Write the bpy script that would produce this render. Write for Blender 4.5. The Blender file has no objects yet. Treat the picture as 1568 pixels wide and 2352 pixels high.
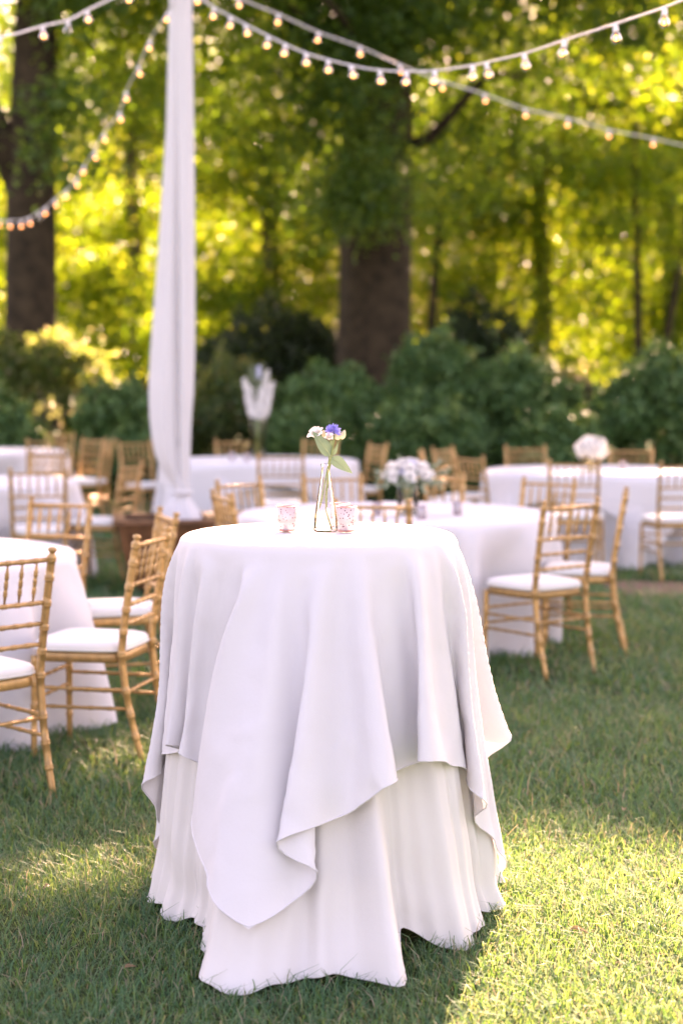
import bpy, bmesh, math, random
import numpy as np
from mathutils import Vector, Matrix

# ------------------------------------------------------------------ camera, sky, sun, exposure
scene = bpy.context.scene
C = scene.collection
F_PX, HOR, CX, EYE = 3850.0, 877.0, 784.0, 1.51      # focal length and horizon measured on the photograph (1568 x 2352)
cam = bpy.data.cameras.new('camera')
camera = bpy.data.objects.new('camera', cam)
C.objects.link(camera)
scene.camera = camera
cam.sensor_fit = 'VERTICAL'
cam.sensor_height = 36.0
cam.lens = F_PX / 2352 * 36.0
cam.clip_start, cam.clip_end = 0.05, 1000.0
PITCH = math.atan(299.0 / F_PX)
camera.location = (0, 0, EYE)
camera.rotation_euler = (math.pi / 2 - PITCH, 0, 0)
cam.dof.use_dof = True
cam.dof.focus_distance = 4.72
cam.dof.aperture_fstop = 1.9
cam.dof.aperture_blades = 0

SUN = Vector((0.17, 0.86, 0.50)).normalized()        # towards the sun: behind the tables, to the right
SUN_EL = math.asin(SUN.z)
world = bpy.data.worlds.new('World')
scene.world = world
world.use_nodes = True
wn = world.node_tree
sky = wn.nodes.new('ShaderNodeTexSky')
sky.sky_type = 'NISHITA'
sky.sun_disc = False
sky.sun_elevation = SUN_EL
sky.sun_rotation = math.atan2(SUN.x, SUN.y)
sky.dust_density = 2.0
wn.nodes['Background'].inputs['Strength'].default_value = 0.07
wn.links.new(sky.outputs[0], wn.nodes['Background'].inputs['Color'])
sun = bpy.data.lights.new('sun', 'SUN')
sun.energy = 5.0
sun.angle = math.radians(0.53)
sun.color = (1.0, 0.90, 0.72)
sun_ob = bpy.data.objects.new('sun', sun)
C.objects.link(sun_ob)
sun_ob.location = (8, 30, 22)
sun_ob.rotation_euler = SUN.to_track_quat('Z', 'Y').to_euler()
vs = scene.view_settings
vs.view_transform = 'Standard'
vs.look = 'None'
vs.gamma = 1.0
vs.use_curve_mapping = False
vs.exposure = 3.62
vs.use_white_balance = True                           # the camera's white balance, set for the open shade
vs.white_balance_temperature = 9300
vs.white_balance_tint = 44
scene.render.engine = 'CYCLES'
scene.cycles.use_denoising = True
scene.cycles.max_bounces = 10
scene.cycles.diffuse_bounces = 4
scene.cycles.transmission_bounces = 8
scene.cycles.transparent_max_bounces = 24
scene.cycles.sample_clamp_indirect = 6.0

rng = np.random.default_rng(11)
random.seed(5)
R = math.radians

# ------------------------------------------------------------------ measuring helpers (photo pixel -> point in the world)
def ray(px, py):
    d = Vector(((px - CX) / F_PX, 1.0, -(py - 1176.0) / F_PX))
    d.rotate(Matrix.Rotation(-PITCH, 3, 'X'))
    return d

def on_z(px, py, z):
    d = ray(px, py)
    return Vector((0, 0, EYE)) + d * ((z - EYE) / d.z)

def on_y(px, py, y):
    d = ray(px, py)
    return Vector((0, 0, EYE)) + d * (y / d.y)

# ------------------------------------------------------------------ materials
def nodes_of(name):
    m = bpy.data.materials.new(name)
    m.use_nodes = True
    nt = m.node_tree
    return m, nt, nt.nodes['Principled BSDF']

def noise(nt, scale, detail=3, coord='Object', rough=0.55, stretch=None):
    tc = nt.nodes.new('ShaderNodeTexCoord')
    n = nt.nodes.new('ShaderNodeTexNoise')
    n.inputs['Scale'].default_value = scale
    n.inputs['Detail'].default_value = detail
    n.inputs['Roughness'].default_value = rough
    src = tc.outputs[coord]
    if stretch:
        mp = nt.nodes.new('ShaderNodeMapping')
        mp.inputs['Scale'].default_value = stretch
        nt.links.new(src, mp.inputs['Vector'])
        src = mp.outputs[0]
    nt.links.new(src, n.inputs['Vector'])
    return n

def ramp(nt, fac, stops):
    r = nt.nodes.new('ShaderNodeValToRGB')
    e = r.color_ramp.elements
    while len(e) < len(stops):
        e.new(0.5)
    for k, (p, c) in enumerate(stops):
        e[k].position = p
        e[k].color = (*c, 1)
    nt.links.new(fac, r.inputs['Fac'])
    return r

def bump(nt, height, strength, dist, bsdf):
    b = nt.nodes.new('ShaderNodeBump')
    b.inputs['Strength'].default_value = strength
    b.inputs['Distance'].default_value = dist
    nt.links.new(height, b.inputs['Height'])
    nt.links.new(b.outputs[0], bsdf.inputs['Normal'])

def simple(name, col, rough=0.6, metal=0.0, var=0.15, scale=20, bmp=0.0, spec=0.5, each=0.0):
    m, nt, b = nodes_of(name)
    n = noise(nt, scale)
    lo = tuple(c * (1 - var) for c in col)
    hi = tuple(min(1, c * (1 + var)) for c in col)
    r = ramp(nt, n.outputs['Fac'], [(0.3, lo), (0.7, hi)])
    out = r.outputs[0]
    if each:                                              # a little lighter or darker from piece to piece
        oi = nt.nodes.new('ShaderNodeObjectInfo')
        hs = nt.nodes.new('ShaderNodeHueSaturation')
        mr = nt.nodes.new('ShaderNodeMapRange')
        mr.inputs['To Min'].default_value = 1 - each
        mr.inputs['To Max'].default_value = 1 + each
        nt.links.new(oi.outputs['Random'], mr.inputs['Value'])
        nt.links.new(mr.outputs[0], hs.inputs['Value'])
        nt.links.new(out, hs.inputs['Color'])
        out = hs.outputs[0]
    nt.links.new(out, b.inputs['Base Color'])
    b.inputs['Roughness'].default_value = rough
    b.inputs['Metallic'].default_value = metal
    b.inputs['Specular IOR Level'].default_value = spec
    if bmp:
        bump(nt, n.outputs['Fac'], bmp, 0.01, b)
    return m

def cloth_mat(name, col, trans):
    m, nt, b = nodes_of(name)
    n = noise(nt, 3.0, 4)
    r = ramp(nt, n.outputs['Fac'], [(0.3, tuple(c * 0.97 for c in col)), (0.7, col)])
    nt.links.new(r.outputs[0], b.inputs['Base Color'])
    b.inputs['Roughness'].default_value = 0.75
    b.inputs['Specular IOR Level'].default_value = 0.25
    b.inputs['Sheen Weight'].default_value = 0.15
    w = noise(nt, 9.0, 6, rough=0.6)
    fine = noise(nt, 420.0, 1)
    add = nt.nodes.new('ShaderNodeMath')
    add.operation = 'MULTIPLY_ADD'
    add.inputs[1].default_value = 0.10
    nt.links.new(fine.outputs['Fac'], add.inputs[0])
    nt.links.new(w.outputs['Fac'], add.inputs[2])
    # pressed creases and small rumples
    cr = nt.nodes.new('ShaderNodeTexVoronoi')
    cr.feature = 'DISTANCE_TO_EDGE'
    cr.inputs['Scale'].default_value = 2.6
    n2 = noise(nt, 2.2, 3)
    tc = nt.nodes.new('ShaderNodeTexCoord')
    av = nt.nodes.new('ShaderNodeMix')
    av.data_type = 'VECTOR'
    av.inputs['Factor'].default_value = 0.35
    nt.links.new(tc.outputs['Object'], av.inputs['A'])
    nt.links.new(n2.outputs['Color'], av.inputs['B'])
    nt.links.new(av.outputs['Result'], cr.inputs['Vector'])
    cl = nt.nodes.new('ShaderNodeMath')
    cl.operation = 'MINIMUM'
    cl.inputs[1].default_value = 0.05
    nt.links.new(cr.outputs['Distance'], cl.inputs[0])
    ad2 = nt.nodes.new('ShaderNodeMath')
    ad2.operation = 'MULTIPLY_ADD'
    ad2.inputs[1].default_value = 1.6
    nt.links.new(cl.outputs[0], ad2.inputs[0])
    nt.links.new(add.outputs[0], ad2.inputs[2])
    bump(nt, ad2.outputs[0], 0.22, 0.016, b)
    t = nt.nodes.new('ShaderNodeBsdfTranslucent')
    t.inputs['Color'].default_value = (*col, 1)
    mx = nt.nodes.new('ShaderNodeMixShader')
    mx.inputs[0].default_value = trans
    nt.links.new(b.outputs[0], mx.inputs[1])
    nt.links.new(t.outputs[0], mx.inputs[2])
    nt.links.new(mx.outputs[0], nt.nodes['Material Output'].inputs['Surface'])
    return m

def leaf_mat(name, stops, tstops, trans=0.5, rough=0.5):
    """leaf colour varies from leaf to leaf; light also comes through the leaf"""
    m, nt, b = nodes_of(name)
    g = nt.nodes.new('ShaderNodeNewGeometry')
    r = ramp(nt, g.outputs['Random Per Island'], stops)
    nt.links.new(r.outputs[0], b.inputs['Base Color'])
    b.inputs['Roughness'].default_value = rough
    b.inputs['Specular IOR Level'].default_value = 0.35
    t = nt.nodes.new('ShaderNodeBsdfTranslucent')
    r2 = ramp(nt, g.outputs['Random Per Island'], tstops)
    nt.links.new(r2.outputs[0], t.inputs['Color'])
    mx = nt.nodes.new('ShaderNodeMixShader')
    mx.inputs[0].default_value = trans
    nt.links.new(b.outputs[0], mx.inputs[1])
    nt.links.new(t.outputs[0], mx.inputs[2])
    nt.links.new(mx.outputs[0], nt.nodes['Material Output'].inputs['Surface'])
    return m

def glass_mat(name, tint, edge, rough=0.02):
    """thin clear glass: what lies behind shows through, rims read darker, highlights on top"""
    m, nt, b = nodes_of(name)
    nt.nodes.remove(b)
    lw = nt.nodes.new('ShaderNodeLayerWeight')
    lw.inputs['Blend'].default_value = 0.35
    r = ramp(nt, lw.outputs['Facing'], [(0.25, tint), (0.95, edge)])
    tr = nt.nodes.new('ShaderNodeBsdfTransparent')
    nt.links.new(r.outputs[0], tr.inputs['Color'])
    gl = nt.nodes.new('ShaderNodeBsdfGlossy')
    gl.inputs['Roughness'].default_value = rough
    gl.inputs['Color'].default_value = (1, 1, 1, 1)
    fr = nt.nodes.new('ShaderNodeFresnel')
    fr.inputs['IOR'].default_value = 1.22
    mx = nt.nodes.new('ShaderNodeMixShader')
    nt.links.new(fr.outputs[0], mx.inputs[0])
    nt.links.new(tr.outputs[0], mx.inputs[1])
    nt.links.new(gl.outputs[0], mx.inputs[2])
    nt.links.new(mx.outputs[0], nt.nodes['Material Output'].inputs['Surface'])
    return m

def emit_mat(name, col, strength):
    m, nt, b = nodes_of(name)
    b.inputs['Base Color'].default_value = (*col, 1)
    b.inputs['Emission Color'].default_value = (*col, 1)
    b.inputs['Emission Strength'].default_value = strength
    return m

MT = {}
MT['overlay'] = cloth_mat('white_linen', (0.70, 0.672, 0.682), 0.12)
MT['under'] = cloth_mat('ivory_cloth', (0.68, 0.645, 0.615), 0.07)
MT['white_cloth'] = cloth_mat('white_table_cloth', (0.67, 0.652, 0.660), 0.08)
MT['drape'] = cloth_mat('white_drape', (0.68, 0.662, 0.668), 0.10)
MT['cushion'] = cloth_mat('ivory_cushion', (0.69, 0.68, 0.645), 0.0)
MT['gold'] = simple('gold_painted_wood', (0.45, 0.255, 0.098), rough=0.36, metal=0.35, var=0.16, scale=40, each=0.14)
MT['brown_wood'] = simple('brown_stained_wood', (0.17, 0.065, 0.025), rough=0.5, var=0.35, scale=9, bmp=0.1)
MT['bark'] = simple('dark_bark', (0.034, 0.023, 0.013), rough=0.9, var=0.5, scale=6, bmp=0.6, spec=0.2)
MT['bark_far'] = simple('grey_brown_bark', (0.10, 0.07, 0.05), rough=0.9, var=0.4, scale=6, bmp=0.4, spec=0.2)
MT['steel'] = simple('grey_steel', (0.35, 0.35, 0.37), rough=0.4, metal=0.8, var=0.1)
MT['leaf_main'] = leaf_mat('oak_leaf', [(0, (0.035, 0.090, 0.024)), (0.5, (0.052, 0.125, 0.032)), (1, (0.085, 0.150, 0.034))],
                           [(0, (0.10, 0.20, 0.018)), (0.6, (0.17, 0.30, 0.022)), (1, (0.30, 0.40, 0.03))], 0.50)
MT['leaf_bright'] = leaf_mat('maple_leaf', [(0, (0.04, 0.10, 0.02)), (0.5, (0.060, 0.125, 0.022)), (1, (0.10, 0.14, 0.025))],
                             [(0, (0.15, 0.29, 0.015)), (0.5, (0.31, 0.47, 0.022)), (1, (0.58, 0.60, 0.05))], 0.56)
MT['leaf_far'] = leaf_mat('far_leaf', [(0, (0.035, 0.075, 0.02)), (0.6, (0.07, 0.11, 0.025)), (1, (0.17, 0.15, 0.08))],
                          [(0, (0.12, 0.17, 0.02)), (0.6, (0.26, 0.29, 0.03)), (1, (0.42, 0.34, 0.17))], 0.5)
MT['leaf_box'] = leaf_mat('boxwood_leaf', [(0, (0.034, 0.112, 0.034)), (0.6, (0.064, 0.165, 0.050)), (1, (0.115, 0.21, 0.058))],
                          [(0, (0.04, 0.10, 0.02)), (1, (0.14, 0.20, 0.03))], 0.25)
MT['leaf_hedge'] = leaf_mat('painted_sun_hedge_leaf', [(0, (0.045, 0.095, 0.025)), (0.7, (0.10, 0.15, 0.035)), (1, (0.24, 0.20, 0.12))],
                          [(0, (0.16, 0.25, 0.03)), (0.7, (0.34, 0.38, 0.07)), (1, (0.52, 0.42, 0.24))], 0.55)  # lighter, yellower leaf colours stand in for sun on the hedge
MT['leaf_olive'] = leaf_mat('olive_shrub_leaf', [(0, (0.030, 0.066, 0.022)), (0.6, (0.055, 0.105, 0.032)), (0.93, (0.10, 0.115, 0.04)), (1, (0.22, 0.13, 0.09))],
                            [(0, (0.10, 0.16, 0.02)), (0.7, (0.26, 0.32, 0.04)), (1, (0.40, 0.34, 0.12))], 0.38)
MT['leaf_dark'] = leaf_mat('painted_shade_leaf', [(0, (0.008, 0.022, 0.008)), (1, (0.024, 0.048, 0.016))], [(0, (0.02, 0.05, 0.01)), (1, (0.06, 0.09, 0.015))], 0.25)  # green darkened so the leaves carry the deep woodland shade
MT['leaf_pink'] = leaf_mat('tan_shrub_leaf', [(0, (0.04, 0.08, 0.03)), (0.6, (0.08, 0.11, 0.04)), (1, (0.34, 0.22, 0.17))],
                           [(0, (0.15, 0.18, 0.04)), (0.6, (0.30, 0.30, 0.10)), (1, (0.5, 0.36, 0.26))], 0.4)
MT['grass'] = leaf_mat('grass_blade', [(0, (0.018, 0.100, 0.048)), (0.45, (0.031, 0.138, 0.062)), (0.86, (0.054, 0.165, 0.072)), (0.94, (0.18, 0.160, 0.105)), (1, (0.36, 0.275, 0.19))],
                       [(0, (0.10, 0.25, 0.04)), (0.55, (0.24, 0.40, 0.07)), (0.87, (0.42, 0.50, 0.18)), (1, (0.55, 0.44, 0.25))], 0.34, 0.48)
MT['cord'] = simple('white_rubber_cord', (0.72, 0.69, 0.68), rough=0.5, var=0.05)
MT['socket'] = simple('white_socket', (0.78, 0.75, 0.76), rough=0.4, var=0.04)
MT['bulb_glass'] = glass_mat('bulb_glass', (0.93, 0.92, 0.94), (0.62, 0.60, 0.66))
MT['filament'] = emit_mat('lit_filament', (1.0, 0.42, 0.12), 1.1)
MT['vase_glass'] = glass_mat('vase_glass', (0.99, 0.985, 0.99), (0.93, 0.89, 0.945), 0.03)
MT['clear_glass'] = glass_mat('clear_glass', (0.97, 0.975, 0.97), (0.78, 0.80, 0.79))
MT['water'] = glass_mat('vase_water', (0.92, 0.90, 0.93), (0.72, 0.66, 0.72))
MT['rose_gold'] = simple('rose_gold_rim', (0.40, 0.20, 0.18), rough=0.3, metal=0.5, var=0.1)
MT['stem'] = simple('green_stem', (0.16, 0.22, 0.07), rough=0.5, var=0.25, scale=60)
MT['flower_leaf'] = leaf_mat('sage_leaf', [(0, (0.15, 0.235, 0.135)), (1, (0.185, 0.265, 0.15))], [(0, (0.2, 0.3, 0.14)), (1, (0.24, 0.32, 0.16))], 0.10, 0.55)
MT['petal_white'] = leaf_mat('white_petal', [(0, (0.83, 0.81, 0.78)), (1, (0.86, 0.85, 0.83))], [(0, (0.82, 0.8, 0.74)), (1, (0.85, 0.83, 0.8))], 0.3)
MT['petal_blue'] = leaf_mat('blue_petal', [(0, (0.22, 0.22, 0.64)), (0.5, (0.30, 0.30, 0.74)), (1, (0.42, 0.42, 0.80))], [(0, (0.3, 0.3, 0.8)), (1, (0.45, 0.45, 0.85))], 0.25)
MT['petal_pale_blue'] = leaf_mat('pale_blue_petal', [(0, (0.45, 0.50, 0.72)), (1, (0.66, 0.68, 0.80))], [(0, (0.5, 0.55, 0.8)), (1, (0.6, 0.65, 0.8))], 0.25)
MT['bud'] = leaf_mat('cream_bud', [(0, (0.60, 0.56, 0.36)), (1, (0.70, 0.66, 0.46))], [(0, (0.6, 0.58, 0.3)), (1, (0.7, 0.68, 0.4))], 0.2)
MT['dry_leaf'] = leaf_mat('dry_leaf', [(0, (0.20, 0.11, 0.06)), (1, (0.34, 0.21, 0.12))], [(0, (0.3, 0.18, 0.08)), (1, (0.4, 0.25, 0.12))], 0.25)
MT['wax'] = simple('white_wax', (0.78, 0.74, 0.68), rough=0.5, var=0.03)
MT['amber_glass'] = glass_mat('amber_glass', (0.86, 0.80, 0.58), (0.60, 0.52, 0.30))

def mercury():
    m, nt, b = nodes_of('mercury_glass')
    v = nt.nodes.new('ShaderNodeTexVoronoi')
    v.inputs['Scale'].default_value = 125
    tc = nt.nodes.new('ShaderNodeTexCoord')
    nt.links.new(tc.outputs['Object'], v.inputs['Vector'])
    n = noise(nt, 60, 3)
    r = ramp(nt, v.outputs['Distance'], [(0.20, (0.10, 0.07, 0.09)), (0.34, (0.50, 0.44, 0.46))])
    thr = ramp(nt, n.outputs['Fac'], [(0.36, (0, 0, 0)), (0.42, (1, 1, 1))])
    mx = nt.nodes.new('ShaderNodeMix')
    mx.data_type = 'RGBA'
    nt.links.new(thr.outputs[0], mx.inputs['Factor'])
    mx.inputs['A'].default_value = (0.50, 0.44, 0.46, 1)
    nt.links.new(r.outputs[0], mx.inputs['B'])
    nt.links.new(mx.outputs['Result'], b.inputs['Base Color'])
    b.inputs['Roughness'].default_value = 0.22
    b.inputs['Metallic'].default_value = 0.25
    t = nt.nodes.new('ShaderNodeBsdfTranslucent')
    t.inputs['Color'].default_value = (0.27, 0.225, 0.24, 1)
    tr = nt.nodes.new('ShaderNodeBsdfTransparent')
    tr.inputs['Color'].default_value = (0.60, 0.54, 0.58, 1)
    m1 = nt.nodes.new('ShaderNodeMixShader')
    m1.inputs[0].default_value = 0.4
    nt.links.new(t.outputs[0], m1.inputs[1])
    nt.links.new(tr.outputs[0], m1.inputs[2])
    m2 = nt.nodes.new('ShaderNodeMixShader')
    m2.inputs[0].default_value = 0.24
    nt.links.new(b.outputs[0], m2.inputs[1])
    nt.links.new(m1.outputs[0], m2.inputs[2])
    nt.links.new(m2.outputs[0], nt.nodes['Material Output'].inputs['Surface'])
    return m
MT['mercury'] = mercury()

# ------------------------------------------------------------------ object helpers
def put(name, me, mat=None, parent=None, loc=None, rz=0.0):
    if mat is not None and not me.materials:
        me.materials.append(MT[mat] if isinstance(mat, str) else mat)
    o = bpy.data.objects.new(name, me)
    C.objects.link(o)
    if parent is not None:
        o.parent = parent
    if loc is not None:
        o.location = loc
    if rz:
        o.rotation_euler = (0, 0, rz)
    return o

def tag(o, label, cat, group=None, kind=None):
    o['label'] = label
    o['category'] = cat
    if group:
        o['group'] = group
    if kind:
        o['kind'] = kind
    return o

def thing(name, label, cat, loc=(0, 0, 0), rz=0.0, group=None):
    o = bpy.data.objects.new(name, None)
    o.empty_display_size = 0.1
    C.objects.link(o)
    o.location = loc
    o.rotation_euler = (0, 0, rz)
    return tag(o, label, cat, group)

def dup(root, loc, rz, label):
    r = root.copy()
    C.objects.link(r)
    r.location = loc
    r.rotation_euler = (0, 0, rz)
    r['label'] = label
    for ch in list(root.children):
        c = ch.copy()
        C.objects.link(c)
        c.parent = r
        for g in ch.children:
            d = g.copy()
            C.objects.link(d)
            d.parent = c
    return r

class MB:
    """collects shapes into one mesh"""
    def __init__(self):
        self.v, self.f = [], []

    def tube(self, pts, rad, n=8, caps=True):
        pts = [Vector(p) for p in pts]
        m = len(pts)
        if not hasattr(rad, '__len__'):
            rad = [rad] * m
        base = len(self.v)
        up = None
        for i, p in enumerate(pts):
            t = (pts[min(i + 1, m - 1)] - pts[max(i - 1, 0)])
            t = t.normalized() if t.length > 1e-9 else Vector((0, 0, 1))
            if up is None:
                up = Vector((1, 0, 0)) if abs(t.x) < 0.8 else Vector((0, 1, 0))
            u = (up - t * up.dot(t)).normalized()
            up = u
            w = t.cross(u)
            for k in range(n):
                a = 2 * math.pi * k / n
                self.v.append(tuple(p + (u * math.cos(a) + w * math.sin(a)) * rad[i]))
        for i in range(m - 1):
            for k in range(n):
                a, b = base + i * n + k, base + i * n + (k + 1) % n
                self.f.append((a, b, b + n, a + n))
        if caps:
            self.f.append(tuple(base + k for k in reversed(range(n))))
            self.f.append(tuple(base + (m - 1) * n + k for k in range(n)))
        return self

    def lathe(self, prof, n=24, at=(0, 0, 0)):
        base = len(self.v)
        m = len(prof)
        for (r, z) in prof:
            for k in range(n):
                a = 2 * math.pi * k / n
                self.v.append((at[0] + r * math.cos(a), at[1] + r * math.sin(a), at[2] + z))
        for i in range(m - 1):
            for k in range(n):
                a, b = base + i * n + k, base + i * n + (k + 1) % n
                self.f.append((a, b, b + n, a + n))
        return self

    def grid(self, rows):
        base = len(self.v)
        h, w = len(rows), len(rows[0])
        for r in rows:
            self.v.extend(tuple(p) for p in r)
        for i in range(h - 1):
            for j in range(w - 1):
                a = base + i * w + j
                self.f.append((a, a + 1, a + w + 1, a + w))
        return self

    def hexa(self, p):
        b = len(self.v)
        self.v.extend(tuple(q) for q in p)
        for f in ((0, 3, 2, 1), (4, 5, 6, 7), (0, 1, 5, 4), (1, 2, 6, 5), (2, 3, 7, 6), (3, 0, 4, 7)):
            self.f.append(tuple(b + k for k in f))
        return self

    def mesh(self, name, smooth=True):
        me = bpy.data.meshes.new(name)
        me.from_pydata(self.v, [], self.f)
        if smooth:
            me.shade_smooth()
        me.update()
        return me

def quick_mesh(name, V, quads, smooth=False):
    """large meshes of quads straight from arrays"""
    me = bpy.data.meshes.new(name)
    nf, k = quads.shape
    me.vertices.add(len(V))
    me.vertices.foreach_set('co', np.ascontiguousarray(V, dtype=np.float32).ravel())
    me.loops.add(nf * k)
    me.loops.foreach_set('vertex_index', np.ascontiguousarray(quads, dtype=np.int32).ravel())
    me.polygons.add(nf)
    me.polygons.foreach_set('loop_start', np.arange(0, nf * k, k, dtype=np.int32))
    me.update(calc_edges=True)
    if smooth:
        me.shade_smooth()
    return me

def leaf_mesh(name, P, size, up=0.6, width=0.62):
    """one small folded leaf at every point of P"""
    n = len(P)
    N = rng.normal(size=(n, 3))
    N[:, 2] += up * 1.5
    N /= np.linalg.norm(N, axis=1)[:, None]
    T = rng.normal(size=(n, 3))
    T -= N * (T * N).sum(1)[:, None]
    T /= np.linalg.norm(T, axis=1)[:, None]
    B = np.cross(N, T)
    s = np.asarray(size).reshape(-1, 1) * rng.uniform(0.7, 1.3, (n, 1))
    V = np.empty((n, 4, 3))
    V[:, 0] = P - T * s * 0.5
    V[:, 2] = P + T * s * 0.5 - N * s * 0.06
    V[:, 1] = P + B * s * width * 0.5 - T * s * 0.06 + N * s * 0.12
    V[:, 3] = P - B * s * width * 0.5 - T * s * 0.06 + N * s * 0.12
    Q = np.arange(n * 4).reshape(n, 4)
    return quick_mesh(name, V.reshape(-1, 3), Q)

# ------------------------------------------------------------------ ground and grass
def ground():
    m, nt, b = nodes_of('lawn_soil')
    n1 = noise(nt, 1.2, 5)
    n2 = noise(nt, 45, 4)
    r1 = ramp(nt, n1.outputs['Fac'], [(0.35, (0.040, 0.075, 0.026)), (0.62, (0.062, 0.098, 0.036)), (0.8, (0.105, 0.105, 0.05))])
    r2 = ramp(nt, n2.outputs['Fac'], [(0.35, (0.45, 0.45, 0.45)), (0.65, (1.0, 1.0, 1.0))])
    mx = nt.nodes.new('ShaderNodeMix')
    mx.data_type = 'RGBA'
    mx.blend_type = 'MULTIPLY'
    mx.inputs['Factor'].default_value = 1
    nt.links.new(r1.outputs[0], mx.inputs['A'])
    nt.links.new(r2.outputs[0], mx.inputs['B'])
    nt.links.new(mx.outputs['Result'], b.inputs['Base Color'])
    b.inputs['Roughness'].default_value = 0.95
    b.inputs['Specular IOR Level'].default_value = 0.1
    bump(nt, n2.outputs['Fac'], 0.6, 0.03, b)
    xs = np.linspace(-300, 300, 3)
    me = bpy.data.meshes.new('ground')
    me.from_pydata([(-300, -60, 0), (300, -60, 0), (300, 600, 0), (-300, 600, 0)], [], [(0, 1, 2, 3)])
    me.materials.append(m)
    o = put('ground', me)
    o['kind'] = 'structure'
ground()

BARE = on_z(1512, 1352, 0)
def bare_patch():
    mb = MB()
    n = 28
    rim, mid = [], []
    for k in range(n):
        a = 2 * math.pi * k / n
        w = 1 + 0.18 * math.sin(3 * a + 1) + 0.1 * math.sin(7 * a)
        rim.append((BARE.x + 0.42 * w * math.cos(a), BARE.y + 0.5 * w * math.sin(a), 0.004))
        mid.append((BARE.x + 0.2 * w * math.cos(a), BARE.y + 0.25 * w * math.sin(a), 0.012))
    mb.v = rim + mid + [(BARE.x, BARE.y, 0.014)]
    for k in range(n):
        j = (k + 1) % n
        mb.f.append((k, j, n + j, n + k))
        mb.f.append((n + k, n + j, 2 * n))
    MT['soil'] = simple('bare_soil', (0.20, 0.13, 0.085), rough=0.95, var=0.3, scale=30, bmp=0.5, spec=0.1)
    o = put('bare_soil', mb.mesh('bare_soil'), 'soil')
    o['kind'] = 'structure'
bare_patch()


# ------------------------------------------------------------------ trees and shrubs
def open_to_sun(P):
    """True where the crowns leave a gap along the sun's path (the places the photograph shows in sunlight)"""
    k = P[:, 2] / SUN.z
    qx, qy = P[:, 0] - SUN.x * k, P[:, 1] - SUN.y * k
    g = (qx > -0.16 + 0.06 * np.sin(5 * qy)) & (qx < 5) & (qy < 5.42 + 0.16 * np.sin(2.1 * qx + 0.6)) & (qy > 0.4)
    g |= (qx + 0.43) ** 2 + (qy - 3.0) ** 2 < 0.50 ** 2            # the top of the cocktail table
    for (x, y, a, b) in ((-0.74, 5.0, 0.36, 0.26), (2.25, 12.75, 0.75, 0.24), (-4.75, 20.3, 2.2, 1.7), (-2.9, 17.2, 0.35, 0.3), (4.2, 19.6, 0.4, 0.5), (-4.9, 10.5, 0.3, 0.5)):
        g |= ((qx - x) / a) ** 2 + ((qy - y) / b) ** 2 < 1
    return g

def scatter(lobes, n, clump=60, sig=(0.42, 0.42, 0.17), hollow=0.45, holes=0.0):
    """leaf positions: sprays gathered in the outer part of each lobe"""
    w = np.array([l[3] * l[4] + l[4] * l[5] + l[3] * l[5] for l in lobes])
    w = w / w.sum()
    out = []
    for l, q in zip(lobes, w):
        nc = max(3, int(n * q / clump))
        d = rng.normal(size=(nc, 3))
        d /= np.linalg.norm(d, axis=1)[:, None]
        r = (hollow ** 3 + (1 - hollow ** 3) * rng.uniform(size=nc)) ** (1 / 3.0)
        c = d * r[:, None] * np.array(l[3:6]) + np.array(l[0:3])
        if holes:
            f = np.sin(c[:, 0] * 1.1 + 1.3 * np.sin(c[:, 2] * 0.9)) + np.sin(c[:, 2] * 1.5 + c[:, 1] * 0.7) + np.sin(c[:, 1] * 1.2 + c[:, 0] * 0.5)
            c = c[f > -3 + holes * 3]
        if len(c) == 0:
            continue
        sc = rng.uniform(0.6, 1.35, len(c))
        p = np.repeat(c, clump, 0) + rng.normal(size=(len(c) * clump, 3)) * np.array(sig) * np.repeat(sc, clump)[:, None]
        out.append(p)
    P = np.concatenate(out)
    P = P[P[:, 2] > 0.25]
    return P[~open_to_sun(P)]

def trunk_mesh(path, radii, limbs=(), seed=0, n=14):
    mb = MB()
    pts, rr = [], []
    path = [Vector(p) for p in path]
    for i in range(len(path) - 1):
        for k in range(5):
            t = k / 5
            pts.append(path[i].lerp(path[i + 1], t))
            rr.append(radii[i] * (1 - t) + radii[i + 1] * t)
    pts.append(path[-1])
    rr.append(radii[-1])
    b0 = len(mb.v)
    mb.tube(pts, rr, n)
    rn = random.Random(seed)
    ph = [rn.uniform(0, 6.28) for _ in range(4)]
    for i in range(len(pts)):
        for k in range(n):
            v = Vector(mb.v[b0 + i * n + k])
            a = 2 * math.pi * k / n
            f = 1 + 0.07 * math.sin(5 * a + ph[0]) + 0.04 * math.sin(3 * a + i * 0.5 + ph[1]) + rn.uniform(-0.02, 0.02)
            mb.v[b0 + i * n + k] = tuple(pts[i] + (v - pts[i]) * f)
    for (p, r) in limbs:
        mb.tube(p, r, 8)
    return mb.mesh('trunk')

def tree(name, label, path, radii, limbs, crowns, bark='bark', group=None, seed=0):
    t = thing(name, label, 'tree', path[0], group=group)
    o = Vector(path[0])
    me = trunk_mesh([Vector(p) - o for p in path], radii, [([Vector(q) - o for q in p], r) for p, r in limbs], seed)
    put('trunk', me, bark, t)
    for (P, size, mat, up) in crowns:
        put('crown', leaf_mesh('crown', P - np.array(o), size, up), mat, t)
    return t

def limbs_for(base, z0, z1, spread, n, r0, seed):
    rn = random.Random(seed)
    out = []
    for k in range(n):
        a = rn.uniform(0, 6.28)
        z = rn.uniform(z0, z1)
        L = spread * rn.uniform(0.6, 1.0)
        p = [Vector(base) + Vector((0, 0, z))]
        for s in (0.35, 0.7, 1.0):
            p.append(Vector(base) + Vector((math.cos(a) * L * s, math.sin(a) * L * s, z + L * s * rn.uniform(0.15, 0.5))))
        out.append((p, [r0, r0 * 0.6, r0 * 0.35, r0 * 0.12]))
    return out

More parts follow.
